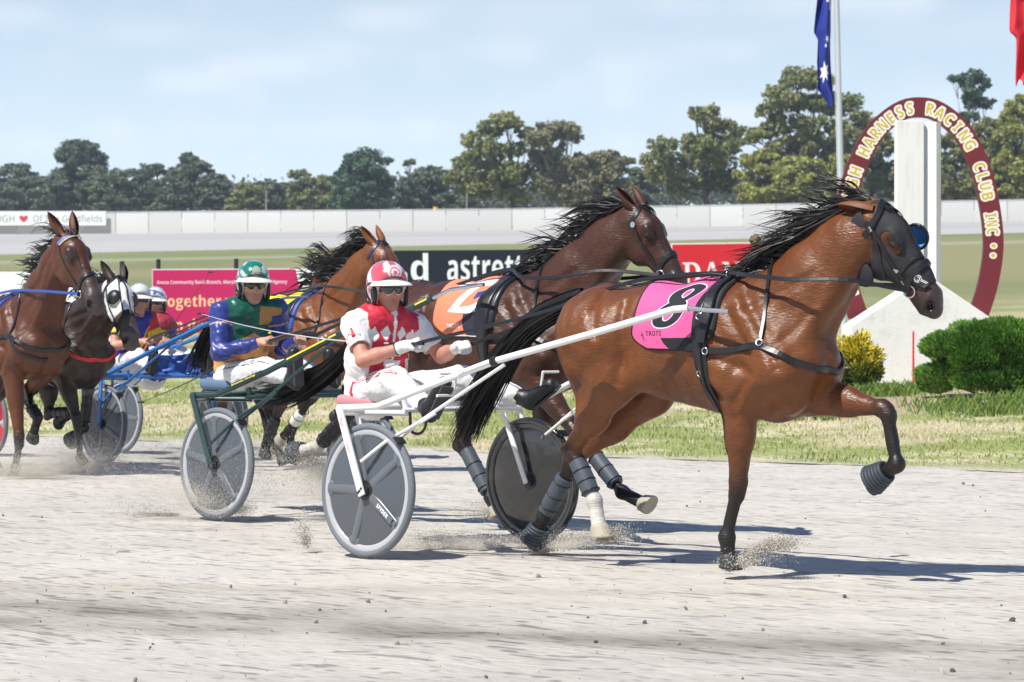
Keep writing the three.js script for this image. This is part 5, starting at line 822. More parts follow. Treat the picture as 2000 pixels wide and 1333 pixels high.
// ================================================================ the leading rig: bay with the pink cloth, white sulky, driver in red and white
const R8 = [-0.342, -14.69, 44];
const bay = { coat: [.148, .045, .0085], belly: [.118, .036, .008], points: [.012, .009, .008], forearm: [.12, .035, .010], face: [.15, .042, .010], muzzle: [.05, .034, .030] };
const sockW = [.66, .63, .58];
const j8 = {
  poll: [2.889,1.872,-0.1], muz: [3.166,1.417,-0.24], big: 1.06, seed: 8,
  fN: Object.assign([[2.25, .95, .155], [2.215,0.458,0.14], [2.141,0.205,0.14], [2.155,0.054,0.14]], { hoof: hornDark, toeDir: [1, .2, 0] }),
  fF: Object.assign([[2.46, .93, -.15], [2.939,0.875,-0.14], [2.998,0.599,-0.14], [2.842,0.511,-0.14]], { bell: rubber, toeDir: [.5, -.85, 0] }),
  hN: Object.assign([[1.362,0.975,0.165], [1.054,0.608,0.12], [1.208,0.349,0.12], [1.256,0.159,0.12]], { boot: bootGrey, b0: .2, b1: .85, sock: sockW, hoof: hornPale, toeDir: [1, .3, 0] }),
  hF: Object.assign([[1.36, .93, -.165], [0.841,0.548,-0.12], [0.607,0.217,-0.12], [0.52,0.069,-0.12]], { boot: bootGrey, b0: .3, b1: .92, bell: rubber, toeDir: [1, .3, 0] }),
  ear: (H, s) => H.hp(-.13, -.135, .075 * s), earOpen: [.0, 1, .3],
};
const Z8 = makeHorse(R8, j8, bay, 'glossy bay horse in a black hood and pink saddlecloth, leading the field', .0105, {});
{
  const { B, H, put, o, G } = Z8, { hp } = H;
  maneOf(Z8, { n: 620, L: .25, flow: [-.95, -.22, .12], up: .26, s0: .0, w: .0115, seed: 31, drop: .35 });
  Z8.put('mane', hair(wildLocks(Z8, 70, 34), .009, 11, 34), hairMat);
  tailOf(Z8, [[1.03, 1.46, 0], [.95, 1.43, .0], [0.654,1.308,0], [0.455,1.122,0.02], [0.293,0.919,0.04], [0.168,0.713,0.05]], { n: 760, spread: .125, w: .012, seed: 33 });
  // hood
  const hood = headPrims(H, { coat: [1, 1, 1], face: [1, 1, 1], muzzle: [1, 1, 1] }, .008); hood.push(cap(hp(.04, -.09), hp(.1, -.08), .128 * H.S, .122 * H.S, { q: .72, l: H.l, k: .05, c: [1, 1, 1] }));
  const HB0 = new Body(hood.slice()); const cut = (a, n) => ({ plane: true, neg: true, a, n, k: .008, b: [0, 0, 0] });
  hood.push(cut(hp(-.035, 0), add(H.f, mul(H.g, .12))), cut(hp(.475, 0), add(mul(H.f, -1), mul(H.g, .35))));
  for (const s of [1, -1]) hood.push({ ...cap(hp(.17, .012, .10 * s), hp(.25, .012, .09 * s), .032 * H.S, .03 * H.S, { k: .01 }), neg: true }, { ...cap(hp(.02, .0, .06 * s), hp(-.06, .08, .08 * s), .042, .04, { k: .01 }), neg: true });
  put('hood', new Body(hood).geo(.0085, { wob: (x, y, z) => (fbm(x * 26, y * 26, z * 26, 2) - .5) * .004 }), neoprene);
  const st = (pts, w = .02, t = .006) => strap(HB0, pts.map((p) => hp(...p)), w, t, 26, .002);
  put('bridle', [st([[-.01, .07, 0], [.04, .045, .075], [.08, -.03, .10], [.10, -.10, .085]], .03, .012), st([[.04, -.03, .1], [.16, -.03, .09], [.30, -.05, .07], [.45, -.06, .055]], .02), st([[.38, .062, 0], [.39, .03, .05], [.41, -.03, .055], [.44, -.075, .045]], .032, .012), st([[.335, .06, 0], [.335, .02, .055], [.35, -.05, .05]], .018), st([[.10, .085, 0], [.22, .075, 0], [.36, .062, 0]], .014), st([[.10, -.02, .1], [.2, -.07, .085], [.30, -.13, .05]], .014), st([[-.01, .07, 0], [.04, .045, -.075], [.10, -.05, -.095]], .03, .012), st([[.38, .062, 0], [.39, .03, -.05], [.43, -.06, -.05]], .032, .012)], leather);
  for (const s of [1, -1]) put('bit_ring', ringGeo(hp(.455, -.068, .066 * s), H.l, .030, .005), steel);
  put('buckle', [[.085, -.03, .108], [.10, -.10, .092], [.33, -.055, .078], [.40, -.065, .066]].map((p) => { const g = new RoundedBoxGeometry(.028, .02, .01, 2, .003); g.applyMatrix4(new THREE.Matrix4().makeBasis(VA(H.f), VA(H.g), VA(H.l))); g.translate(...hp(...p)); return g; }), steel);
  // blinker cups: the off-side one shows a blue lens past the forehead
  for (const s of [1, -1]) { const g = new THREE.SphereGeometry(.064, 24, 12, 0, Math.PI * 2, 0, 1.35); g.rotateX(s > 0 ? Math.PI / 2 : -Math.PI / 2); if (s > 0) g.scale(.0, 0, 0); else { g.applyMatrix4(new THREE.Matrix4().makeBasis(VA(H.f), VA(H.g), VA(H.l))); g.translate(...hp(.235, .055, -.085)); put('eye_cup', g, std([.12, .36, .80], .10, { clearcoat: 1, metalness: .2 })); put('eye_cup_rim', ringGeo(hp(.235, .055, -.098), H.l, .063, .008), plasticBlack); put('eye_cup_rim', ringGeo(hp(.205, .12, -.06), H.f, .012, .004), plasticBlack); } }
  
  put('hood_logo', conform(HB0, hp(.445, .02, .055), nrm(add(H.f, mul(H.g, .35))), nrm(add(H.g, mul(H.f, -.35))), .085, .05, .012), std(0xffffff, .6, { map: canvasTex(128, 80, (x, w, h) => { x.fillStyle = '#26262a'; x.fillRect(0, 0, w, h); x.strokeStyle = '#e9e9ea'; x.lineWidth = 6; x.beginPath(); x.arc(38, 42, 24, .6, 5.6); x.stroke(); x.beginPath(); x.arc(40, 42, 11, 3.6, 8.2); x.stroke(); x.beginPath(); x.moveTo(58, 34); x.lineTo(118, 22); x.moveTo(60, 44); x.lineTo(112, 36); x.stroke(); }) }));
  put('head_pole', (() => { const g = new THREE.SphereGeometry(.075, 18, 10); g.scale(1, .75, .25); g.applyMatrix4(new THREE.Matrix4().makeBasis(VA(H.f), VA(H.g), VA(H.l))); g.translate(...hp(.24, -.215, .1)); return g; })(), neoprene);
  // saddlecloth with its number
  const cloth = canvasTex(768, 1536, (x, w, h) => {
    const half = (flip) => { x.save(); if (flip) { x.translate(w, h / 2); x.scale(-1, -1); } else x.translate(0, h / 2); if (flip) { x.translate(w, 0); x.scale(-1, 1); }
      x.fillStyle = '#d8568f'; x.fillRect(0, 0, w, h / 2); x.save(); x.translate(420, 345); x.transform(1, 0, -.38, 1, 0, 0); x.font = 'bold 590px serif'; x.textAlign = 'center'; x.textBaseline = 'middle'; x.lineJoin = 'round'; x.lineWidth = 42; x.strokeStyle = '#fbe6f0'; x.strokeText('8', 0, 0); x.lineWidth = 26; x.strokeStyle = '#15161f'; x.strokeText('8', 0, 0); x.fillStyle = '#15161f'; x.fillText('8', 0, 0); x.restore();
      x.fillStyle = '#15161f'; x.font = 'bold 62px sans-serif'; x.fillText('TROTS', 160, 640); x.lineWidth = 7; x.strokeStyle = '#15161f'; x.beginPath(); x.moveTo(112, 690); x.lineTo(126, 640); x.lineTo(122, 600); x.moveTo(126, 640); x.lineTo(146, 690); x.moveTo(104, 640); x.lineTo(140, 622); x.stroke();
      x.fillStyle = '#16161b'; x.fillRect(330, h / 2 - 110, w, 110); x.lineWidth = 20; x.strokeStyle = '#1d1a22'; x.beginPath(); x.moveTo(8, 0); x.lineTo(8, h / 2); x.moveTo(0, h / 2 - 8); x.lineTo(w, h / 2 - 8); x.stroke(); x.restore(); };
    half(true); half(false);
  });
  const uAt = (s, t) => { const q = Math.abs(t - .5) * 2, rear = 1.565 + .16 * Math.pow(clamp((q - .78) / .22), 2.2) + .02 * Math.sin(q * 3); return mix(rear, 2.075, s); };
  put('saddlecloth', drape(B, uAt, -1.72, 1.72, 34, 90, (s, t) => .010 + .010 * (fbm(s * 5 + 3, t * 9, 2, 3) - .35), 1.2), std(0xffffff, .72, { map: cloth, side: THREE.DoubleSide, bumpMap: weave, bumpScale: .0005 }));
  put('saddle_pad', drape(B, (s, t) => mix(2.035, 2.165, s) + .01 * Math.sin(t * 9), -1.5, 1.5, 8, 50, .022, 1.2), neoprene);
  put('girth', [drape(B, (s, t) => mix(2.055, 2.14, s) - .03 * Math.cos((t - .5) * 6.28), -Math.PI, Math.PI, 5, 90, .016, 1.16), drape(B, (s, t) => mix(2.08, 2.115, s) - .03 * Math.cos((t - .5) * 6.28), -Math.PI, Math.PI, 3, 90, .026, 1.16)], leather);
  put('saddle', [1, -1].map((s) => strap(B, [o(2.10, 1.60, .02 * s), o(2.11, 1.5, .14 * s), o(2.12, 1.36, .24 * s), o(2.12, 1.2, .3 * s)], .055, .016, 24, .028)), leather);
  for (const s of [1, -1]) put('terret', ringGeo(o(2.10, 1.553, .075 * s), [1, 0, 0], .02, .004), steel);
  put('breast_collar', [1, -1].map((s) => strap(B, [o(2.13, 1.16, .33 * s), o(2.30, 1.175, .33 * s), o(2.46, 1.20, .30 * s), o(2.62, 1.12, .22 * s), o(2.74, 1.06, .11 * s), o(2.78, 1.04, 0)], .034, .012, 44, .004)), leather);
  put('neck_strap', [strap(B, [o(2.34, 1.62, .0), o(2.40, 1.5, .16), o(2.45, 1.35, .25), o(2.46, 1.21, .30)], .020, .008, 26, .004), strap(B, [o(2.34, 1.62, .0), o(2.40, 1.5, -.16), o(2.46, 1.21, -.30)], .020, .008, 26, .004)], leather);
  put('harness_buckle', [o(2.46, 1.21, .285), o(2.14, 1.16, .30), o(2.12, 1.24, .302), o(2.1, 1.05, .29), o(2.08, 1.33, .27)].map((p) => { const q = B.onto(VA(p), .022), n = B.grad(q.x, q.y, q.z); const g = new THREE.TorusGeometry(.017, .004, 6, 14); g.applyQuaternion(new THREE.Quaternion().setFromUnitVectors(V(0, 0, 1), n)); g.translate(q.x, q.y, q.z); return g; }), steel);
  put('crupper', [strap(B, [o(2.03, 1.56, 0), o(1.8, 1.56, 0), o(1.5, 1.56, 0), o(1.2, 1.56, 0), o(1.05, 1.47, 0)], .022, .006, 40, .006)], leather);
}
const whiteFrame = std([.80, .80, .79], .28, { clearcoat: .5, clearcoatRoughness: .15 });
const S8 = makeSulky(R8, {
  corner: [-0.175,0.825,0.71], spin: .32,
  shaft: [[-0.195,0.825,0.7], [0.06,0.843,0.64], [0.473,0.984,0.56], [0.863,1.102,0.52], [1.476,1.243,0.46], [2.005,1.371,0.4], [2.09,1.378,0.385]], shaftR: .0195,
  tip: [[2.084,1.379,0.386], [2.187,1.368,0.38], [2.341,1.359,0.37]],
  stay: [[0.003,0.537,0.715], [0.139,0.647,0.66], [0.305,0.741,0.6], [0.916,1.08,0.515]], stay2: [[0.17,0.652,0.6], [0.316,0.741,0.595], [0.458,0.811,0.585]],
  rail: [[-.28, .80, .60], [.02, .80, .44], [.06, .80, .42], [.05, .88, .43]], seat: [-.62, .86], foot: [0.364,0.964,0.43],
}, { frame: whiteFrame, tip: std([.5, .5, .52], .3, { metalness: .8 }), farSolid: true, seat: std([.55, .23, .25], .6) }, 'white race sulky with grey five spoke disc wheels behind the leading bay');
{
  const lab = (a, b, txt, colr, w, sz) => { }; // lettering on the frame
  const t1 = canvasTex(64, 1024, (x, w, h) => { x.fillStyle = '#f1f1ef'; x.fillRect(0, 0, w, h); x.translate(w / 2, 40); x.rotate(Math.PI / 2); x.fillStyle = '#c22436'; x.font = 'bold 52px serif'; x.textBaseline = 'middle'; x.fillText('Regal', 10, 0, 330); x.fillText('Classic', 400, 0, 480); });
  const T = VA([-0.175,0.825,0.71]), Bq = V(0, .375, .715); T.z = .66 + .055; const y = T.clone().sub(Bq).normalize(), z = V(0, 0, 1), xx = new THREE.Vector3().crossVectors(y, z).normalize(), g = new THREE.PlaneGeometry(.040, .36); g.applyMatrix4(new THREE.Matrix4().makeBasis(xx, y, new THREE.Vector3().crossVectors(xx, y))); const m = T.clone().lerp(Bq, .45); g.translate(m.x, m.y, m.z + .0095); S8.put('lettering', g, std(0xffffff, .5, { map: t1 }));
  const near = S8.G.children.find((c) => c.name === 'wheel'), g2 = new THREE.PlaneGeometry(.042, .155); g2.rotateZ(Math.PI); g2.translate(0, .2, .0275); g2.rotateZ(3 / 5 * Math.PI * 2);
  mesh('lettering', g2, std(0xffffff, .5, { map: canvasTex(64, 256, (x, w, h) => { x.fillStyle = '#60656c'; x.fillRect(0, 0, w, h); x.translate(w / 2, 6); x.rotate(Math.PI / 2); x.fillStyle = '#f4f4f4'; x.font = 'bold 50px sans-serif'; x.textBaseline = 'middle'; x.fillText('SPYDER', 4, 0, 236); }) }), near);
  const sd = [0.616,1.028,0.545], se = [0.827,1.093,0.522], dir = VA(se).sub(VA(sd)), g3 = new THREE.PlaneGeometry(dir.length(), .02); const dx = dir.normalize(), nz = V(-.2, .25, 1).normalize(), yy = new THREE.Vector3().crossVectors(nz, dx).normalize(), zz = new THREE.Vector3().crossVectors(dx, yy); g3.applyMatrix4(new THREE.Matrix4().makeBasis(dx, yy, zz)); const c = VA(sd).add(VA(se)).multiplyScalar(.5).addScaledVector(zz, .0235); g3.translate(c.x, c.y, c.z);
  S8.put('lettering', g3, std(0xffffff, .5, { map: canvasTex(256, 32, (x, w, h) => { x.fillStyle = '#f1f1ef'; x.fillRect(0, 0, w, h); x.fillStyle = '#c22436'; x.font = 'bold 26px serif'; x.textBaseline = 'middle'; x.fillText('Regal Classic', 6, 16, 240); }) }));
  S8.put('strap_loop', new THREE.TubeGeometry(new THREE.CatmullRomCurve3([[0.168,0.811,0.5], [0.192,0.698,0.5], [0.216,0.694,0.46], [0.237,0.746,0.44], [0.233,0.792,0.46]].map(VA)), 30, .009, 6), leather);
  S8.put('grip', [rod([0.834,1.093,0.522], [0.87,1.104,0.519], .029, .029, 14)], plasticBlack);
}
const white = [.77, .765, .76], redC = [.56, .018, .045];
const dr1 = makeDriver(R8, {
  pelvis: [-0.689,0.886,0], chest: [-0.582,1.334,0], head: [-0.547,1.503,0], fwd: [.93, -.10, .36], up: [.05, 1, .04],
  sh: [[-0.63,1.298,0.185], [-0.487,1.28,-0.185]], el: [[-0.463,1.09,0.27], [-0.366,1.11,-0.27]], wr: [[-0.262,1.171,0.13], [-0.079,1.167,-0.13]],
  hip: [[-0.634,0.894,0.1], [-0.68,0.884,-0.1]], kn: [[-0.244,0.971,0.22], [-0.112,0.976,-0.2]], an: [[0.189,0.823,0.37], [0.241,0.866,-0.37]], toe: [[0.313,0.973,0.38], [0.402,0.951,-0.38]],
  hn: [[-.1, 1, .45], [-.1, 1, .2]],
}, {
  skin: [.52, .235, .165], gloves: true, sleeve: .58, stubble: .2, twist: .12, wrinkle: 1.4,
  paint: (l, b, f, s, z) => {
    const al = Math.abs(l), n = fbm(l * 9, b * 9, f * 9, 2); if (s >= 0.12 || al > .175) return mul(white, .94 + .1 * n);
    if (b > .045) return al < .02 ? white : redC;
    const dia = (c, y) => Math.abs(al - c) / .033 + Math.abs(b - y) / .046 < 1; if (f > -.02 && (dia(.052, -.062) || dia(.122, -.075))) return white;
    if (b > -.215 && al < .16) return f > 0 && al < .009 ? white : redC;
    if (b > -.43 && f > -.03) return al < .055 ? mul(white, .96) : al < .125 ? redC : white;
    return white;
  },
  pants: (t, az, i, y) => { if (t > .06 && t < 1.72 && ((az > .62 && az < .74) || (az > .86 && az < .98))) return redC; if (t > -.02 && t < .05) return redC; return null; },
  helmet: (f, u, r) => { const a = Math.atan2(f, Math.abs(r)), q = u - .03; const sw = Math.sin(a * 3.1 + u * 30), w = mixC([.72, .6, .6], [.8, .72, .72], .5); if (u < .022) return [.70, .52, .52]; if (f > .05 && Math.hypot(r * 1.0, u - .11) < .042) { const d = Math.hypot(r, u - .11); return d < .012 || (d > .024 && d < .032) ? [.66, .12, .16] : [.76, .68, .68]; } if (sw > .62) return w; return [.58, .085, .125]; },
  gogFrame: std([.62, .60, .57], .35), lens: std([.045, .05, .055], .05, { clearcoat: 1, metalness: .5 }),
}, 'person in red and white silks and a red helmet driving the white sulky');
{ // printed letter on the sleeve, mark on the thigh
  const B = dr1.JB, A = [-0.63,1.298,0.185], E1 = [-0.463,1.09,0.27], c = add(lerp(A, E1, .24), [.035, .0, .075]), uy = nrm(sub(A, E1)), ux = nrm(cross(uy, [0, 0, 1]));
  dr1.put('sleeve_letter', conform(B, c, nrm([.72, 0, -.69]), nrm([-.1, 1, .1]), .095, .125, .003), silkMat({ vertexColors: false, map: canvasTex(128, 160, (x, w, h) => { x.fillStyle = '#e6e5e5'; x.fillRect(0, 0, w, h); x.fillStyle = '#c01f30'; x.font = 'bold 150px serif'; x.textAlign = 'center'; x.textBaseline = 'middle'; x.fillText('A', w / 2, h / 2 + 6); }) }), dr1.G);
  const wb = [-0.279,1.168,0.13]; dr1.put('wristband', ringGeo(lerp(wb, E1, .16), sub(wb, E1), .034, .008), plasticBlack);
  dr1.put('thigh_print', conform(dr1.TB, add(lerp([-0.634,0.894,0.1], [-0.244,0.971,0.22], .55), [.02, .07, .07]), nrm([.85, .1, -.3]), nrm([-.2, .9, -.3]), .10, .045, .004, 10), silkMat({ vertexColors: false, map: canvasTex(160, 72, (x, w, h) => { x.fillStyle = '#e2e1e1'; x.fillRect(0, 0, w, h); x.lineWidth = 7; x.strokeStyle = '#b3202f'; x.beginPath(); for (let i = 0; i < 9; i++) { x.lineTo(14 + i * 16, i % 2 ? 14 : 58); x.lineTo(24 + i * 15, 40); } x.stroke(); }) }));
  const nm = new Body(dr1.jp); const d = add(dr1.rd, [0, 0, 0]); const cc = add(lerp([-0.689,0.886,0], [-0.582,1.334,0], .62), mul(dr1.fd, .16));
  dr1.put('chest_print', conform(dr1.JB, cc, dr1.rd, dr1.ud, .105, .03, .004), silkMat({ vertexColors: false, map: canvasTex(256, 72, (x, w, h) => { x.fillStyle = '#dcdcea'; x.fillRect(0, 0, w, h); x.fillStyle = '#5b5b8f'; x.font = 'bold 46px sans-serif'; x.textBaseline = 'middle'; x.fillText('REGAL C', 10, h / 2 + 2, 236); }) }));
}
// thin flexible things held in the hands: whip, reins
function whip(label, a, b, sag, grip) { const A = VA(a), B = VA(b), G = thing('whip', label, 'whip', a), L = (t) => A.clone().lerp(B, t).add(V(0, -sag * 4 * t * (1 - t), 0)).sub(A); const pts = range(0, 1, 12).map(L); const c = new THREE.CatmullRomCurve3(pts); const g = new THREE.TubeGeometry(c, 40, 1, 6, false); const p = g.attributes.position, N = 7; for (let i = 0; i <= 40; i++) { const q = c.getPointAt(i / 40), r = mix(.0055, .0018, i / 40); for (let k = 0; k < N; k++) { const j = i * N + k, d = V(p.getX(j), p.getY(j), p.getZ(j)).sub(q).setLength(r).add(q); p.setXYZ(j, d.x, d.y, d.z); } } g.computeVertexNormals(); mesh('shaft', g, grip || std([.05, .05, .055], .5), G); mesh('handle', rod(L(-.04), L(.1), .010, .008, 8), leather, G); const e = L(1); mesh('flapper', (() => { const k = box(.05, .012, .02, 0, 0, 0, .004); k.translate(e.x, e.y, e.z); return k; })(), leather, G); return G; }
const rigWorld = (rig, p) => { const [ox, oz, deg] = rig, a = deg * Math.PI / 180, c = Math.cos(a), s = Math.sin(a); return [ox + p[0] * c - p[2] * s, p[1], oz + p[0] * s + p[2] * c]; };
function reins(rig, lines, label, w = .022, mat = leather) { // each line: points in rig metres
  const [ox, oz, deg] = rig, o = lines[0][lines[0].length - 1], G = thing('reins', label, 'reins', rigWorld(rig, o), -deg * Math.PI / 180);
  lines.forEach((L) => { const g = strap(V(0, .35, L[1][2] >= 0 ? 1 : -1).normalize(), L, w, .005, 50); g.translate(-o[0], -o[1], -o[2]); mesh('rein', g, mat, G); }); return G;
}
{
  const H = Z8.H, o = Z8.o, hR = add([-0.262,1.171,0.13], [.075, .01, 0]), hL = add([-0.079,1.167,-0.13], [.07, .01, 0]);
  reins(R8, [[H.hp(.45, -.07, .07), [2.86, 1.515, .10], [2.58, 1.52, .20], [2.3, 1.545, .17], o(2.10, 1.56, .08), [1.5, 1.53, .09], [.8, 1.36, .11], add(hR, [.1, .02, 0]), hR], [H.hp(.45, -.07, -.07), [2.7, 1.5, -.24], [2.45, 1.53, -.24], o(2.10, 1.56, -.08), [1.5, 1.53, -.07], [.8, 1.37, -.1], add(hL, [.08, .02, 0]), hL]], 'long black reins from the hooded bay to the white gloves');
  whip('thin black whip trailing back from the white gloved right hand', rigWorld(R8, add(hR, [.0, .005, .0])), rigWorld(R8, [-2.644,1.37,-0.3]), .05, std([.5, .5, .5], .5));
}

// ================================================================ the green rig: brown horse with the orange cloth
const RD = [-1.5, -17.45, 44];
const brown2 = { coat: [.066, .0215, .0095], belly: [.09, .036, .015], points: [.012, .0095, .009], forearm: [.05, .02, .012], face: [.06, .019, .009], muzzle: [.045, .03, .025], blaze: false };
const jD = {
  poll: [3.065,1.993,-0.06], muz: [3.387,1.517,-0.13], seed: 18, t: [.03, .06, 0],
  fN: Object.assign([[2.40, 1.0, .155], [2.769,0.632,0.13], [3.123,0.302,0.13], [3.332,0.227,0.13]], { boot: bootGrey, b0: .38, b1: .86, hoof: hornPale, toeDir: [.4, 1, 0] }),
  fF: Object.assign([[2.22, .98, -.155], [2.249,0.433,-0.13], [2.094,0.186,-0.13], [2.005,0.078,-0.13]], { hoof: hornDark, toeDir: [1, .2, 0] }),
  hN: Object.assign([[1.28, 1.0, .16], [0.749,0.741,0.12], [0.405,0.487,0.12], [0.146,0.431,0.12]], { boot: bootBlack, b0: .25, b1: .9, sock: sockW, bell: rubber, toeDir: [.2, -1, 0] }),
  hF: Object.assign([[1.60, .98, -.15], [1.534,0.529,-0.12], [1.779,0.197,-0.12], [1.843,0.083,-0.12]], { boot: bootGrey, b0: .12, b1: .9, hoof: hornPale, toeDir: [1, .2, 0] }),
  ear: (H, s) => H.hp(-.165, .015, .085 * s), earOpen: [.8, .6, .3],
};
const ZD = makeHorse(RD, jD, brown2, 'dark brown horse with an orange, white and black saddlecloth, second in the field', .0125, {});
function strapHead(Z, list, mat, w, t = .006) { const HB = new Body(headPrims(Z.H, { coat: [1, 1, 1], face: [1, 1, 1], muzzle: [1, 1, 1] }, .002)); return Z.put('bridle', list.map(([pts, ww]) => strap(HB, pts.map((p) => Z.H.hp(...p)), ww || w, t, 24, .002)), mat); }
const bridlePaths = [[[[-.01, .065, 0], [.035, .05, .06], [.07, -.01, .095], [.10, -.12, .08]], .026], [[[-.01, .065, 0], [.035, .05, -.06], [.07, -.01, -.095]], .026], [[[.085, -.01, .095], [.2, -.05, .085], [.33, -.055, .065], [.45, -.065, .055]], .018], [[[.085, -.01, -.095], [.3, -.04, -.07], [.45, -.065, -.055]], .018], [[[.385, .06, 0], [.39, .03, .05], [.41, -.03, .055], [.44, -.085, .04]], .03], [[[.385, .06, 0], [.39, .03, -.05], [.42, -.05, -.05]], .03], [[[.05, .085, .03], [.16, .08, .045], [.30, .055, .05], [.38, .04, .045]], .014]];
function harnessOf(Z, { pad = leather, u = 2.10, cloth, clothMat, rear = 1.565, collar = leather, side = 1 }) {
  const { B, put, o } = Z;
  if (clothMat) put('saddlecloth', drape(B, (s, t) => { const q = Math.abs(t - .5) * 2; return mix(rear + Z.J.t[0] + .16 * Math.pow(clamp((q - .75) / .25), 2.2), u - .03 + Z.J.t[0], s); }, -1.72, 1.72, 24, 60, (s, t) => .010 + .008 * (fbm(s * 5 + 3, t * 9, 2, 3) - .35), 1.2 + Z.J.t[1]), clothMat);
  put('saddle_pad', drape(B, (s, t) => mix(u - .075, u + .075, s) + Z.J.t[0], -1.55, 1.55, 6, 40, .022, 1.2 + Z.J.t[1]), pad);
  put('girth', drape(B, (s, t) => mix(u - .04, u + .04, s) + Z.J.t[0], -Math.PI, Math.PI, 4, 70, .03, 1.16 + Z.J.t[1]), leather);
  put('breast_collar', [1, -1].map((s) => strap(B, [o(u + .03, 1.16, .33 * s), o(2.30, 1.175, .33 * s), o(2.46, 1.18, .30 * s), o(2.62, 1.10, .22 * s), o(2.74, 1.03, .11 * s), o(2.78, 1.0, 0)], .034, .012, 40, .004)), collar);
  put('neck_strap', [1, -1].map((s) => strap(B, [o(2.34, 1.66, .0), o(2.40, 1.5, .16 * s), o(2.45, 1.35, .25 * s), o(2.46, 1.20, .30 * s)], .020, .008, 22, .004)), leather);
  put('crupper', strap(B, [o(u - .07, 1.58, 0), o(1.8, 1.58, 0), o(1.5, 1.58, 0), o(1.2, 1.58, 0), o(1.05, 1.48, 0)], .022, .006, 36, .006), leather);
  for (const s of [1, -1]) put('bit_ring', ringGeo(Z.H.hp(.455, -.068, .064 * s), Z.H.l, .030, .0048), steel);
}
{
  maneOf(ZD, { n: 460, L: .21, flow: [-.95, -.15, .08], up: .26, s0: .0, w: .0115, seed: 51, drop: .3 });
  ZD.put('mane', hair(wildLocks(ZD, 46, 54), .009, 11, 54), hairMat);
  tailOf(ZD, [[1.05, 1.52, 0], [.92, 1.45, 0], [.70, 1.18, .05], [.45, .98, .08], [.12, .86, .1], [-.15, .82, .1]], { n: 460, spread: .10, w: .013, seed: 53 });
  strapHead(ZD, bridlePaths, leather);
  { const p = ZD.H.hp(.10, -.02, .098), g = new THREE.CylinderGeometry(.018, .018, .008, 16); g.rotateX(Math.PI / 2); g.translate(...p); ZD.put('bridle_rosette', g, steel); }
  const tx = canvasTex(512, 1024, (x, w, h) => { for (const fl of [0, 1]) { x.save(); if (fl) x.translate(0, h / 2); else { x.translate(0, h / 2); x.scale(1, -1); } x.fillStyle = '#e4815f'; x.fillRect(0, 0, w, h / 2); x.fillStyle = '#f2f0ef'; x.beginPath(); x.moveTo(120, 60); x.lineTo(430, 40); x.lineTo(420, 110); x.lineTo(330, 120); x.lineTo(230, 300); x.lineTo(500, 290); x.lineTo(490, 360); x.lineTo(130, 330); x.lineTo(250, 130); x.lineTo(110, 140); x.fill(); x.fillStyle = '#27377f'; x.fillRect(350, 180, 170, 70); x.fillStyle = '#262636'; x.fillRect(300, 350, 300, 200); x.fillStyle = '#f7dfd8'; x.font = 'bold 46px sans-serif'; x.fillText('TROTS', 130, 450); x.fillStyle = '#f2f0ef'; x.fillRect(0, h / 2 - 14, w, 8); x.fillStyle = '#1a1a1d'; x.fillRect(0, h / 2 - 6, w, 6); x.restore(); } });
  harnessOf(ZD, { rear: 1.60, clothMat: std(0xffffff, .72, { map: tx, side: THREE.DoubleSide }) });
  ZD.put('checkrein', tube([ZD.H.hp(.02, .09, .0), [2.697,1.904,-0.04], [2.262,1.74,0], ZD.o(2.05, 1.56, .0)], .008, 6, true), leather);
}
const greenFrame = std([.008, .040, .038], .3, { clearcoat: .5 });
const dimsOf = (o) => ({ seat: [-.60, .90], rail: [[-.28, .80, .60], [.02, .80, .44], [.06, .80, .42], [.05, .88, .43]], foot: [.26, .96, .36], ...o });
const SD = makeSulky(RD, dimsOf({ corner: [-0.186,0.823,0.71], spin: .12,
  shaft: [[-0.198,0.822,0.7], [-0.032,0.834,0.63], [0.387,0.988,0.56], [1,1.237,0.46], [1.589,1.392,0.41], [1.785,1.461,0.4]], tip: [[1.776,1.458,0.4], [1.929,1.514,0.385], [2.203,1.543,0.37]],
  stay: [[0.007,0.515,0.715], [0.192,0.68,0.65], [0.382,0.787,0.6], [0.962,1.201,0.47]], stay2: [[0.164,0.658,0.6], [0.376,0.777,0.595], [0.512,0.863,0.58]] }),
  { frame: greenFrame, seat: std([.10, .16, .26], .6) }, 'dark green race sulky with yellow lettering and grey disc wheels');
{
  const strip = (a, b, w, draw, tw, th, off) => { const A = VA(a), Bq = VA(b), dx = Bq.clone().sub(A), L = dx.length(); dx.normalize(); const nz = V(-.2, .35, 1).normalize(), yy = new THREE.Vector3().crossVectors(nz, dx).normalize(), zz = new THREE.Vector3().crossVectors(dx, yy), g = new THREE.PlaneGeometry(L, w); g.applyMatrix4(new THREE.Matrix4().makeBasis(dx, yy, zz)); const c = A.add(Bq).multiplyScalar(.5).addScaledVector(zz, off); g.translate(c.x, c.y, c.z); return [g, std(0xffffff, .5, { map: canvasTex(tw, th, draw) })]; };
  SD.put('lettering', ...strip([0.102,0.887,0.605], [0.367,0.981,0.565], .026, (x, w, h) => { x.fillStyle = '#16302f'; x.fillRect(0, 0, w, h); x.fillStyle = '#e8d23a'; x.font = 'bold 40px sans-serif'; x.textBaseline = 'middle'; x.fillText('Brosnan Racing', 6, h / 2, w - 12); }, 384, 48, .0225));
  for (const [a, b] of [[[0.576,1.063,0.53], [0.897,1.194,0.478]], [[0.921,1.204,0.473], [0.979,1.227,0.463]], [[1.655,1.414,0.407], [1.755,1.449,0.402]]]) SD.put('stripe', ...strip(a, b, .012, (x, w, h) => { x.fillStyle = '#e8d23a'; x.fillRect(0, 0, w, h); }, 8, 8, .0225));
}
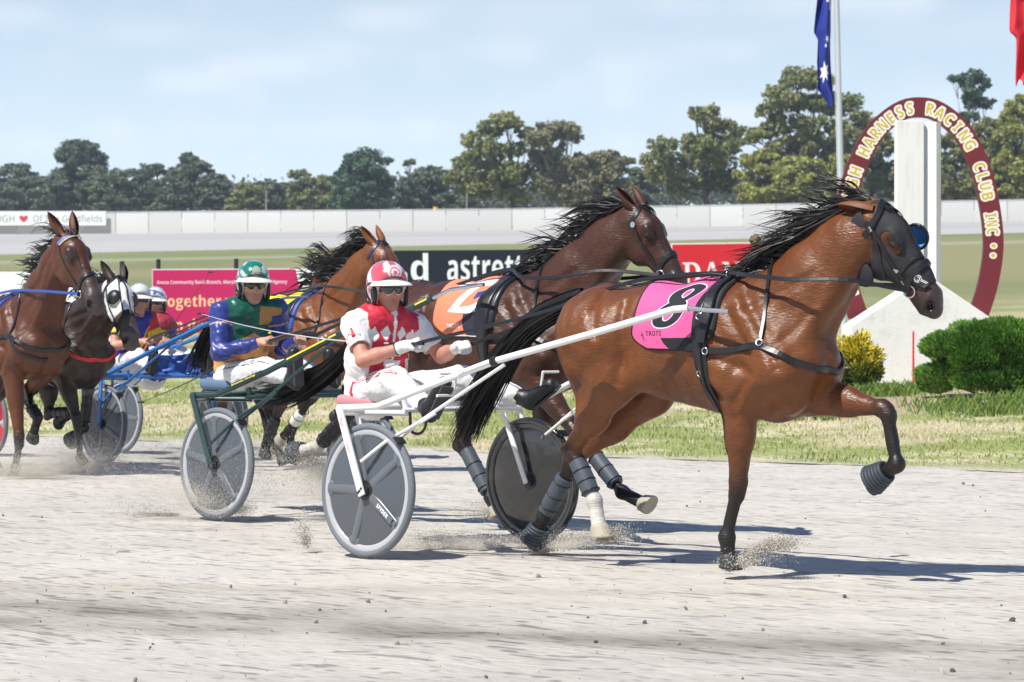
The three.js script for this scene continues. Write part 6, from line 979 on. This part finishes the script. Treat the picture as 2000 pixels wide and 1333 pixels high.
const silkGreen = [.005, .095, .062], silkGold = [.60, .27, .06], silkBlue = [.025, .042, .225];
const dr2 = makeDriver(RD, {
  pelvis: [-0.586,0.941,0], chest: [-0.486,1.401,0], head: [-0.409,1.574,0], fwd: [.86, -.14, .50], up: [.06, 1, .02],
  sh: [[-0.54,1.379,0.185], [-0.375,1.394,-0.185]], el: [[-0.448,1.104,0.27], [-0.381,1.13,-0.26]], wr: [[-0.18,1.182,0.14], [-0.052,1.196,-0.1]],
  hip: [[-0.543,0.932,0.1], [-0.606,0.928,-0.1]], kn: [[-0.035,0.996,0.2], [-0.105,0.991,-0.16]], an: [[0.307,0.932,0.26], [0.074,0.935,-0.26]], toe: [[0.319,1.11,0.27], [0.063,1.104,-0.27]],
  hn: [[0, 1, .3], [0, 1, -.2]], open: [.5, .2],
}, {
  skin: [.56, .30, .21], sleeve: 1, stubble: .25, slim: true, twist: .1, jacketMat: { roughness: .36, sheen: .6 }, wrinkle: 1.35,
  paint: (l, b, f, s) => { if (s >= .05 || Math.abs(l) > .18) return s > .3 && s < .34 ? [.5, .3, .2] : silkBlue; const v = b + .1; if (b > .055) return silkGreen; if (l < -.03 && b > -.075) return mixC(silkGold, silkGreen, .3); const d = Math.abs(l) * .55; if (f > -.06 && b < -.13 - d && b > -.30 - d * .6) return silkGold; if (b < -.36 && l > .02 && b > -.45) return silkGold; return silkGreen; },
  pants: (t, az) => (t > .02 && t < 1.8 && az > .62 && az < .74 ? [.02, .02, .022] : null),
  helmet: (f, u, r) => { const n = Math.sin(f * 50 + u * 90 + r * 20) + Math.sin(r * 70 - u * 60); if (u < .026) return [.55, .58, .56]; if (f > .04 && Math.hypot(r, u - .115) < .03) return [.32, .42, .32]; return n > .55 ? [.50, .56, .52] : n > .2 ? [.02, .12, .22] : [.008, .17, .115]; },
  lens: std([.008, .008, .01], .08, { clearcoat: 1 }), gogFrame: std([.01, .01, .012], .3), peak: [.72, .70, .62],
}, 'person in green, gold and blue silks and a green helmet driving the dark green sulky');
{
  dr2.put('thigh_print', conform(dr2.TB, add(lerp([-0.543,0.932,0.1], [-0.035,0.996,0.2], .55), [.0, .075, .06]), nrm([.95, .08, -.05]), nrm([-.2, .8, -.5]), .24, .036, .004, 16), silkMat({ vertexColors: false, map: canvasTex(384, 56, (x, w, h) => { x.fillStyle = '#e2e1e0'; x.fillRect(0, 0, w, h); x.fillStyle = '#2a2c30'; x.font = 'bold 46px sans-serif'; x.textBaseline = 'middle'; x.fillText('EMMETT BROSNAN', 6, h / 2 + 2, w - 12); }) }));
  const hR = add([-0.18,1.182,0.14], [.08, 0, 0]), hL = add([-0.052,1.196,-0.1], [.07, 0, 0]), H = ZD.H, o = ZD.o;
  reins(RD, [[H.hp(.45, -.07, .07), [2.95, 1.62, .12], [2.62, 1.58, .20], [2.35, 1.59, .19], o(2.10, 1.58, .08), [1.5, 1.5, .12], [.6, 1.33, .12], hR], [H.hp(.45, -.07, -.07), [2.7, 1.58, -.22], o(2.10, 1.58, -.08), [1.5, 1.55, -.07], [.6, 1.36, -.08], hL]], 'long black reins from the brown horse back to the bare hands');
  mesh('handle_grip', (() => { const p = rigWorld(RD, hR); const q = rigWorld(RD, [0.082,1.252,-0.02]); return rod(p, q, .016, .018, 10); })(), std([.25, .16, .08], .7), tagGrip());
  whip('thin whip angled down behind the green driver', rigWorld(RD, [-0.742,0.972,0.12]), rigWorld(RD, [-1.408,0.746,0.2]), .01);
}
function tagGrip() { const g = thing('rein_handle', 'brown leather hand loop held between the bare hands', 'hand loop', rigWorld(RD, [-0.151,1.182,0.1])); g.position.set(0, 0, 0); return g; }

// ================================================================ the blue rig: bay with yellow cloth
const RC = [-3.33, -24.35, 47];
const bay2 = { ...bay, coat: [.185, .058, .0135], face: [.17, .052, .013], belly: [.19, .066, .02] };
const jC = {
  poll: [3.099,2.006,-0.06], muz: [3.47,1.455,-0.12], seed: 28, t: [.2, .05, 0],
  fN: Object.assign([[2.46, 1.0, .155], [1.977,0.55,0.13], [1.791,0.233,0.13], [1.76,0.131,0.13]], { boot: bootBlack, toeDir: [1, .2, 0] }),
  fF: Object.assign([[2.6, .98, -.155], [2.14,0.662,-0.13], [1.792,0.355,-0.13], [1.65,0.258,-0.13]], { boot: bootWhite, b0: .5, b1: .8, hoof: hornPale, toeDir: [.4, -1, 0] }),
  hN: Object.assign([[1.5, 1.0, .16], [1.12, .58, .12], [1.0, .22, .12], [1.06, .02, .12]], {}),
  hF: Object.assign([[1.7, .98, -.16], [1.5, .56, -.12], [1.62, .2, -.12], [1.72, .05, -.12]], {}),
  ear: (H, s) => H.hp(-.165, .02, .085 * s), earOpen: [.8, .6, .3],
};
const ZC = makeHorse(RC, jC, bay2, 'bright bay with a black mane and yellow saddlecloth behind the red helmet', .015, {});
{
  maneOf(ZC, { n: 420, L: .24, flow: [-.9, -.02, .05], up: .36, w: .0115, seed: 61, drop: .3 });
  tailOf(ZC, [[1.2, 1.5, 0], [1.05, 1.48, 0], [.85, 1.3, .03], [.7, 1.08, .05], [.62, .9, .06]], { n: 170, spread: .11, w: .018, seed: 63 });
  strapHead(ZC, bridlePaths, std([.02, .035, .09], .4));
  const tx = canvasTex(256, 512, (x, w, h) => { x.fillStyle = '#f2e12c'; x.fillRect(0, 0, w, h); x.fillStyle = '#1d1b22'; for (const y of [90, 422]) { x.font = 'bold 150px serif'; x.fillText('5', 90, y + 50); } x.fillRect(0, 0, w, 10); x.fillRect(0, h - 10, w, 10); });
  harnessOf(ZC, { pad: leatherBlue, clothMat: std(0xffffff, .72, { map: tx, side: THREE.DoubleSide }), collar: leather });
}
const blueFrame = std([.035, .17, .50], .32, { clearcoat: .4 });
const SC = makeSulky(RC, dimsOf({ corner: [0.037,0.827,0.71], spin: .5,
  shaft: [[0.022,0.827,0.7], [0.131,0.866,0.66], [0.648,1.073,0.55], [1.271,1.294,0.45], [1.995,1.474,0.4], [2.277,1.513,0.39]], tip: [[2.262,1.513,0.39], [2.409,1.539,0.38], [2.683,1.546,0.37]],
  stay: [[-0.015,0.53,0.715], [0.169,0.723,0.64], [0.302,0.777,0.6], [0.911,1.168,0.48]], stay2: [[0.131,0.707,0.58], [0.29,0.777,0.575], [0.458,0.878,0.56]] }),
  { frame: blueFrame, tyre: tyreMat, seat: std([.10, .16, .3], .6) }, 'light blue race sulky with grey disc wheels behind the bay with yellow cloth');
{ // blue splash cloth stretched between the shafts
  const pos = [], uv = [], ind = [], n = 14, c = [[0.006,1.028,0.1], [0.279,1.066,-0.25], [0.279,0.803,-0.25], [-0.061,0.842,0.1]]; for (let j = 0; j <= n; j++) for (let i = 0; i <= n; i++) { const p = lerp(lerp(c[0], c[1], i / n), lerp(c[3], c[2], i / n), j / n), w = (fbm(i * .5, j * .35, 3, 3) - .5) * .09; pos.push(p[0] + w * .5, p[1] - .03 * Math.sin(i / n * 3.14) * (1 - j / n), p[2] + w); uv.push(i / n, j / n); } for (let j = 0; j < n; j++) for (let i = 0; i < n; i++) { const a = j * (n + 1) + i; ind.push(a, a + n + 1, a + 1, a + 1, a + n + 1, a + n + 2); }
  const g = new THREE.BufferGeometry(); g.setAttribute('position', new THREE.Float32BufferAttribute(pos, 3)); g.setAttribute('uv', new THREE.Float32BufferAttribute(uv, 2)); g.setIndex(ind); g.computeVertexNormals(); SC.put('splash_guard', g, std([.02, .09, .40], .5, { side: THREE.DoubleSide }));
}
const stdPose = (o = {}) => { const d = o.d || [0, 0, 0], A = (p) => add(p, d); return { pelvis: A([-.58, .93, 0]), chest: A([-.48, 1.38, 0]), head: A([-.42, 1.57, 0]), fwd: [.9, -.1, .42], up: [.06, 1, 0], sh: [A([-.48, 1.36, .185]), A([-.48, 1.36, -.185])], el: [A([-.40, 1.10, .27]), A([-.40, 1.10, -.27])], wr: [A([-.15, 1.15, .13]), A([-.13, 1.15, -.13])], hip: [A([-.56, .93, .10]), A([-.56, .93, -.10])], kn: [A([-.12, 1.0, .19]), A([-.12, 1.0, -.19])], an: [A([.24, .90, .30]), A([.24, .90, -.30])], toe: [A([.29, 1.05, .30]), A([.29, 1.05, -.30])], hn: [[0, 1, .3], [0, 1, -.3]], ...o }; };
const yel = [.78, .62, .04], mar = [.30, .02, .04], roy = [.03, .035, .30];
const dr3 = makeDriver(RC, { ...stdPose(), pelvis: [-0.581,0.874,0], chest: [-0.512,1.31,0], head: [-0.403,1.536,-0.02] }, {
  skin: [.54, .27, .19], sleeve: .5, twist: .1,
  paint: (l, b, f, s) => { if (s >= .04 || Math.abs(l) > .18) return s > .4 ? yel : [.62, .03, .04]; if (f > -.05) { const v = b + .42 - Math.abs(l) * 1.7; const q = Math.abs(v - .10); if (q < .035) return mar; if (q < .075) return yel; } return roy; },
  pants: () => null, helmet: (f, u, r) => (Math.sin(f * 40 + u * 50) > .3 ? [.5, .53, .58] : [.62, .64, .66]), lens: std([.01, .01, .012], .1, { clearcoat: 1 }), slim: true,
}, 'person in royal blue silks with yellow and maroon chevrons driving the light blue sulky');
// ================================================================ inside rig beyond it
const RE = [-3.49, -26.45, 47];
const SE = makeSulky(RE, dimsOf({ corner: [-.30, .80, .71], shaft: [[-.30, .80, .70], [-.12, .81, .64], [.5, 1.03, .54], [1.6, 1.31, .44], [1.98, 1.38, .395]], tip: [[1.97, 1.38, .395], [2.1, 1.37, .38], [2.28, 1.36, .37]], stay: [[-.13, .58, .715], [.12, .70, .66], [.34, .80, .60], [.9, 1.14, .515]], stay2: [[.16, .70, .60], [.34, .80, .595], [.5, .88, .585]], spin: .9 }), { frame: blueFrame, seat: std([.1, .1, .12], .6) }, 'pale blue race sulky half hidden beyond the light blue sulky');
const dr4 = makeDriver(RE, { ...stdPose(), pelvis: [-0.405,0.772,0], chest: [-0.202,1.312,0], head: [-0.339,1.536,0], fwd: [.75, -.12, .65] }, {
  skin: [.54, .27, .2], sleeve: .55, stubble: .1,
  paint: (l, b, f, s) => { if (s >= .1 || Math.abs(l) > .17) return roy; if (b > -.02) return mar; if (l > 0 && b > -.14 - l) return [.5, .55, .05]; if (l > 0 && b > -.26 - l * .5) return mar; return roy; },
  pants: () => null, helmet: (f, u, r) => (f > .06 && Math.hypot(r, u - .12) < .02 ? [.05, .1, .3] : Math.sin(f * 34 - u * 60 + r * 20) > .55 ? [.12, .2, .36] : [.66, .69, .74]), lens: std([.01, .01, .012], .1, { clearcoat: 1 }), slim: true,
}, 'person in dark blue silks and a pale helmet in the sulky farthest from the camera');
const jE = { ...jC, t: [0, .02, 0], poll: [2.538,1.891,-0.08], muz: [2.786,1.368,-0.2], fN: Object.assign([[2.25, .95, .155], [2.3, .48, .13], [2.1, .2, .13], [2.14, .02, .13]], {}), fF: Object.assign([[2.4, .95, -.155], [2.75, .8, -.13], [2.6, .5, -.13], [2.45, .42, -.13]], { toeDir: [.5, -.85, 0] }), hN: Object.assign([[1.32, .95, .16], [.95, .55, .12], [.85, .2, .12], [.9, .02, .12]], {}), hF: Object.assign([[1.5, .95, -.16], [1.3, .55, -.12], [1.42, .2, -.12], [1.5, .03, -.12]], {}) };
const ZE = makeHorse(RE, jE, { ...brown2, coat: [.2, .07, .022] }, 'brown horse whose ear shows behind the black mane of the bright bay', .02, {});
maneOf(ZE, { n: 90, L: .22, w: .02, seed: 71 }); tailOf(ZE, [[1.02, 1.46, 0], [.9, 1.42, 0], [.75, 1.2, 0], [.7, .9, 0]], { n: 90, spread: .1, w: .022, seed: 73 }); strapHead(ZE, bridlePaths, leather); harnessOf(ZE, { pad: leather });
whip('thin whip raised in front of the crimson board', rigWorld(RE, [0.012,1.217,0.1]), rigWorld(RE, [0.765,1.838,0.1]), .0);
{ const H = ZC.H, o = ZC.o; for (const [rig, Z, hy, lab] of [[RC, ZC, 1.16, 'thin black reins from the bright bay with yellow cloth'], [RE, ZE, 1.14, 'thin black reins of the sulky farthest from the camera']]) reins(rig, [1, -1].map((s) => [Z.H.hp(.45, -.07, .07 * s), Z.o(2.62, 1.58, .2 * s), Z.o(2.10, 1.58, .08 * s), [1.3, 1.48, .1 * s], [.4, 1.28, .1 * s], [-.08, hy, .12 * s]]), lab, .02); }
// ================================================================ left pair: bay with ears up, dark horse in a white hood
const RA = [-5.67, -23.9, 50], RB = [-5.7, -24.98, 50];
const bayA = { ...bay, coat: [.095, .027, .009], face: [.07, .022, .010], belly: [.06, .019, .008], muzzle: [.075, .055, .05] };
const jA = {
  poll: [2.994,2.066,0.02], muz: [3.417,1.502,-0.03], big: 1.06, seed: 38, t: [.02, .03, 0],
  fN: Object.assign([[2.30, .98, .155], [2.431,0.306,0.15], [2.359,0.074,0.15], [2.305,-0.034,0.15]], { toeDir: [1, .2, 0] }),
  fF: Object.assign([[2.46, .95, -.15], [2.001,0.687,-0.12], [2.269,0.497,-0.12], [2.162,0.307,-0.12]], { boot: bootBlack, b0: .6, b1: 1, toeDir: [1, -.2, 0] }),
  hN: Object.assign([[1.32, .95, .16], [.95, .55, .12], [.85, .2, .12], [.9, .02, .12]], {}),
  hF: Object.assign([[1.5, .95, -.16], [1.3, .55, -.12], [1.42, .2, -.12], [1.5, .03, -.12]], {}),
  ear: (H, s) => H.hp(-.165, .05, .10 * s), earOpen: [1, .35, .2],
};
const ZA = makeHorse(RA, jA, bayA, 'red brown bay with pricked ears and a blue browband at the left edge', .0125, {});
{
  maneOf(ZA, { n: 120, L: .17, flow: [-.9, .15, 0], up: .5, w: .013, seed: 81 }); tailOf(ZA, [[1.02, 1.46, 0], [.9, 1.42, 0], [.75, 1.2, 0], [.7, .9, 0]], { n: 90, spread: .1, w: .022, seed: 83 });
  strapHead(ZA, bridlePaths.slice(2), leather); const HB = new Body(headPrims(ZA.H, { coat: [1, 1, 1], face: [1, 1, 1], muzzle: [1, 1, 1] }, .004));
  ZA.put('browband', strap(HB, [[.07, -.01, .1], [.06, .05, .075], [.055, .085, 0], [.06, .05, -.075]].map((p) => ZA.H.hp(...p)), .028, .008, 26, .003), std([.10, .16, .5], .5));
  ZA.put('browband_edge', strap(HB, [[.088, .0, .098], [.078, .055, .07], [.073, .088, 0], [.078, .055, -.07]].map((p) => ZA.H.hp(...p)), .010, .009, 26, .004), std([.75, .6, .3], .5));
  harnessOf(ZA, { pad: leatherBlue });
  ZA.put('breast_strap', strap(ZA.B, [ZA.o(2.46, 1.20, .30), ZA.o(2.56, 1.06, .26), ZA.o(2.68, .96, .14), ZA.o(2.72, .92, 0)], .03, .01, 30, .004), leather);
  reins(RA, [[ZA.H.hp(.45, -.07, .07), ZA.o(2.72, 1.56, .17), ZA.o(2.10, 1.56, .10), [1.2, 1.45, .1], [.3, 1.25, .1]]], 'dark blue rein along the neck of the leftmost bay', .024, leatherBlue);
}
const blackB = { coat: [.040, .024, .018], belly: [.03, .02, .015], points: [.012, .0095, .009], face: [.05, .032, .026], muzzle: [.085, .065, .055], forearm: [.03, .018, .014] };
const jB = {
  poll: [3.498,1.69,0], muz: [3.962,1.149,0.1], big: .98, seed: 48, t: [.5, -.06, 0],
  fN: Object.assign([[2.85, .90, .155], [3.06, .46, .13], [3.1,0.126,0.12], [3.3,0.045,0.12]], { hoof: hornPale, toeDir: [.3, 1, 0] }),
  fF: Object.assign([[2.88, .90, -.15], [2.792,0.72,-0.14], [2.721,0.379,-0.14], [2.486,0.251,-0.14]], { boot: bootBlack, b0: .1, b1: .85, bell: rubber, toeDir: [.3, -1, 0] }),
  hN: Object.assign([[1.85, .88, .16], [1.5, .52, .12], [1.38, .18, .12], [1.45, .03, .12]], { sock: sockW, hoof: hornPale, toeDir: [.3, 1, 0] }),
  hF: Object.assign([[2.05, .86, -.16], [2.12, .50, -.13], [2.559,0.513,-0.14], [2.267,0.421,-0.14]], { boot: bootBlack, toeDir: [.3, -1, 0] }),
  ear: (H, s) => H.hp(-.165, .03, .10 * s), earOpen: [1, .5, .2],
};
const ZB = makeHorse(RB, jB, blackB, 'dark brown horse in a white hood with black eye cups beside the leftmost bay', .0135, { noEye: true });
{
  const { H, put } = ZB, { hp } = H, hood = headPrims(H, { coat: [1, 1, 1], face: [1, 1, 1], muzzle: [1, 1, 1] }, .008), HB = new Body(hood.slice()), cut = (a, n) => ({ plane: true, neg: true, a, n, k: .008, b: [0, 0, 0] });
  hood.push(cut(hp(-.01, 0), H.f), cut(hp(.34, 0), mul(H.f, -1)), cut(hp(0, -.10), H.g)); for (const s of [1, -1]) hood.push({ ...cap(hp(.02, .02, .06 * s), hp(-.06, .05, .09 * s), .042, .04, { k: .01 }), neg: true });
  put('hood', new Body(hood).geo(.009, { wob: (x, y, z) => (fbm(x * 26, y * 26, z * 26, 2) - .5) * .004 }), std([.66, .67, .68], .6));
  for (const s of [1, -1]) { const g = new THREE.SphereGeometry(.070, 22, 14); g.scale(1, 1, .6); g.applyMatrix4(new THREE.Matrix4().makeBasis(VA(H.f), VA(nrm(add(H.g, mul(H.l, -.5 * s)))), VA(nrm(add(H.l, mul(H.g, .5 * s)))))); g.translate(...hp(.205, .030, .082 * s)); put('eye_cup', g, std([.013, .013, .015], .4, { clearcoat: .4 })); }
  put('bridle', bridlePaths.map(([p, w]) => strap(HB, p.map((q) => hp(...q)), w * .9, .006, 24, .002)).concat([strap(HB, [[.0, .09, 0], [.15, .09, 0], [.3, .07, 0], [.385, .06, 0]].map((q) => hp(...q)), .018, .006, 20, .002)]), leather);
  maneOf(ZB, { n: 90, L: .18, w: .014, seed: 91 }); tailOf(ZB, [[1.52, 1.4, 0], [1.4, 1.36, 0], [1.25, 1.2, 0], [1.2, .9, 0]], { n: 90, spread: .1, w: .022, seed: 93 }); harnessOf(ZB, { pad: leather, collar: std([.62, .03, .03], .5) });
  const kb = (a, b) => { const g = new THREE.SphereGeometry(.062, 16, 12); g.scale(1, 1.2, .95); g.translate(...a); return g; }; put('knee_boot', kb([2.792,0.72,-0.14]), std([.07, .07, .08], .3)); 
  put('knee_strap', ringGeo(add([2.775,0.803,-0.14], [-.02, 0, 0]), [.6, .8, 0], .058, .010), bootWhite);
}
const SB = makeSulky(RB, dimsOf({ corner: [-.30, .80, .71], shaft: [[-.30, .80, .70], [-.12, .81, .64], [.5, 1.03, .54], [1.9, 1.24, .44], [2.4, 1.3, .395]], tip: [[2.39, 1.3, .395], [2.5, 1.3, .38], [2.7, 1.3, .37]], stay: [[-.13, .58, .715], [.12, .70, .66], [.34, .80, .60], [.9, 1.1, .515]], stay2: [[.16, .70, .60], [.34, .80, .595], [.5, .88, .585]] }), { frame: std([.5, .03, .05], .4), disc: std([.50, .03, .06], .4), spoke: std([.4, .4, .42], .4), rim: std([.42, .03, .05], .4), seat: std([.1, .1, .1], .6) }, 'red race sulky with red disc wheels at the left edge behind the bay');

// ================================================================ flying grit and dust kicked up by hooves and wheels
function spray(label, list, seed) { // list: [centre, spread (x,y,z), drift, count, size, tone]
  const R = rng(seed), g = new THREE.TetrahedronGeometry(1, 0), tot = list.reduce((a, l) => a + l[3], 0), m = new THREE.InstancedMesh(g, new THREE.MeshStandardMaterial({ roughness: 1 }), tot), M = new THREE.Matrix4(), q = new THREE.Quaternion(), c = new THREE.Color(); let i = 0;
  const gs = () => (R() + R() + R() + R() - 2) * .9;
  for (const [p, sp, dr, n, sz, tone] of list) for (let k = 0; k < n; k++, i++) { const t = Math.pow(R(), 1.4), cl = V(gs() * sp[0], gs() * sp[1], gs() * sp[2]); const P = V(p[0] + dr[0] * t + cl.x * (.35 + t), p[1] + dr[1] * t * (1.4 - .7 * t) + cl.y * (.35 + t), p[2] + dr[2] * t + cl.z * (.35 + t)); if (P.y < .004) P.y = .004 + R() * .02; const s = sz * 1.15 * (.4 + 1.2 * Math.pow(R(), 3)); q.setFromEuler(new THREE.Euler(R() * 6, R() * 6, R() * 6)); M.compose(P, q, V(s, s, s)); m.setMatrixAt(i, M); const w = Math.min(.7, tone * 1.25) * (.75 + .5 * R()); m.setColorAt(i, c.setRGB(w, w * .94, w * .84)); }
  m.name = 'flying_grit'; m.castShadow = m.receiveShadow = true; scene.add(m); tag(m, label, 'grit', null, 'stuff');
}
const W8 = (p) => rigWorld(R8, p), WD = (p) => rigWorld(RD, p), WC = (p) => rigWorld(RC, p), WA = (p) => rigWorld(RA, p);
spray('sand and dust thrown up by the hooves and wheels of the field', [
  [W8([2.155,0.043,0.14]), [.06, .03, .06], [.32, .20, .02], 9000, .0034, .40], [W8([2.155,0.043,0.14]), [.10, .03, .08], [.10, .07, .02], 5000, .0026, .5],
  [W8([0.56,0.019,-0.12]), [.12, .04, .08], [.30, .10, 0], 8000, .0030, .40], [W8([1.26,0.154,0.12]), [.08, .05, .06], [.10, .02, 0], 5000, .0030, .34], [W8([0.52,0.069,-0.12]), [.22, .05, .12], [-.45, .03, 0], 9000, .0020, .55],
  [WD([0.475,0.291,0.1]), [.20, .16, .12], [-.2, .1, 0], 12000, .0024, .42], [WD([0.269,0.386,0.1]), [.15, .12, .1], [.1, .0, 0], 6000, .0024, .36], [WD([0.174,0.063,0.6]), [.25, .10, .12], [-.3, .12, 0], 9000, .0022, .48], [WD([1.825,0.076,-0.12]), [.12, .06, .1], [-.2, .08, 0], 4000, .0026, .42],
  [W8([-0.508,0.056,0.66]), [.06, .10, .05], [-.05, .12, 0], 1500, .0032, .4], [WD([-0.506,-0.037,0.66]), [.20, .10, .06], [-.3, .12, 0], 5000, .0028, .42],
  [WA([2.27,0,0.15]), [.35, .10, .15], [.2, .12, 0], 16000, .0024, .5], [WC([1.751,0.13,0.1]), [.3, .1, .12], [-.3, .1, 0], 8000, .0024, .48], [WA([2.109,0.033,-0.6]), [.35, .08, .15], [-.2, .06, 0], 9000, .0024, .52],
  // fine hanging dust
  [WD([0.586,0.198,0.2]), [.42, .20, .3], [-.5, .14, 0], 60000, .0013, .66], [WD([-0.037,0.104,0.6]), [.40, .14, .25], [-.7, .2, 0], 60000, .0013, .66], [W8([0.035,0.012,-0.2]), [.40, .08, .25], [-.8, .08, 0], 60000, .0012, .66], [WA([2.713,0.043,0.2]), [.55, .16, .3], [.3, .18, 0], 80000, .0015, .66], [WC([0.981,0.031,0.1]), [.7, .18, .4], [-.5, .2, 0], 90000, .0015, .66], [WA([2.035,0.068,-0.8]), [.6, .16, .3], [-.3, .14, 0], 60000, .0015, .66], [W8([2.142,0.05,0.1]), [.16, .05, .1], [.2, .1, 0], 12000, .0013, .62], [W8([0.867,0.068,0]), [.2, .05, .12], [.25, .1, 0], 16000, .0013, .6],
], 201);
{ // two clods in the air behind the mane
  const g = new THREE.IcosahedronGeometry(.032, 2), p = g.attributes.position; for (let i = 0; i < p.count; i++) { const k = .75 + .5 * vnoise(p.getX(i) * 60 + 9, p.getY(i) * 60 + 9, p.getZ(i) * 60 + 9); p.setXYZ(i, p.getX(i) * k, p.getY(i) * k, p.getZ(i) * k); } g.computeVertexNormals();
  for (const [q, lab, r] of [[[1.294,1.742,-13.6], 'upper clod of earth flying through the air behind the mane', 1], [[1.281,1.658,-13.6], 'lower clod of earth flying through the air behind the mane', .95]]) { const m = mesh('flying_clod', g, std([.17, .12, .06], .95)); m.position.set(...q); m.scale.setScalar(r); m.rotation.set(r * 9, r * 5, 0); tag(m, lab, 'clod', 'clods of earth flying in the air'); }
}
renderer.render(scene, camera);
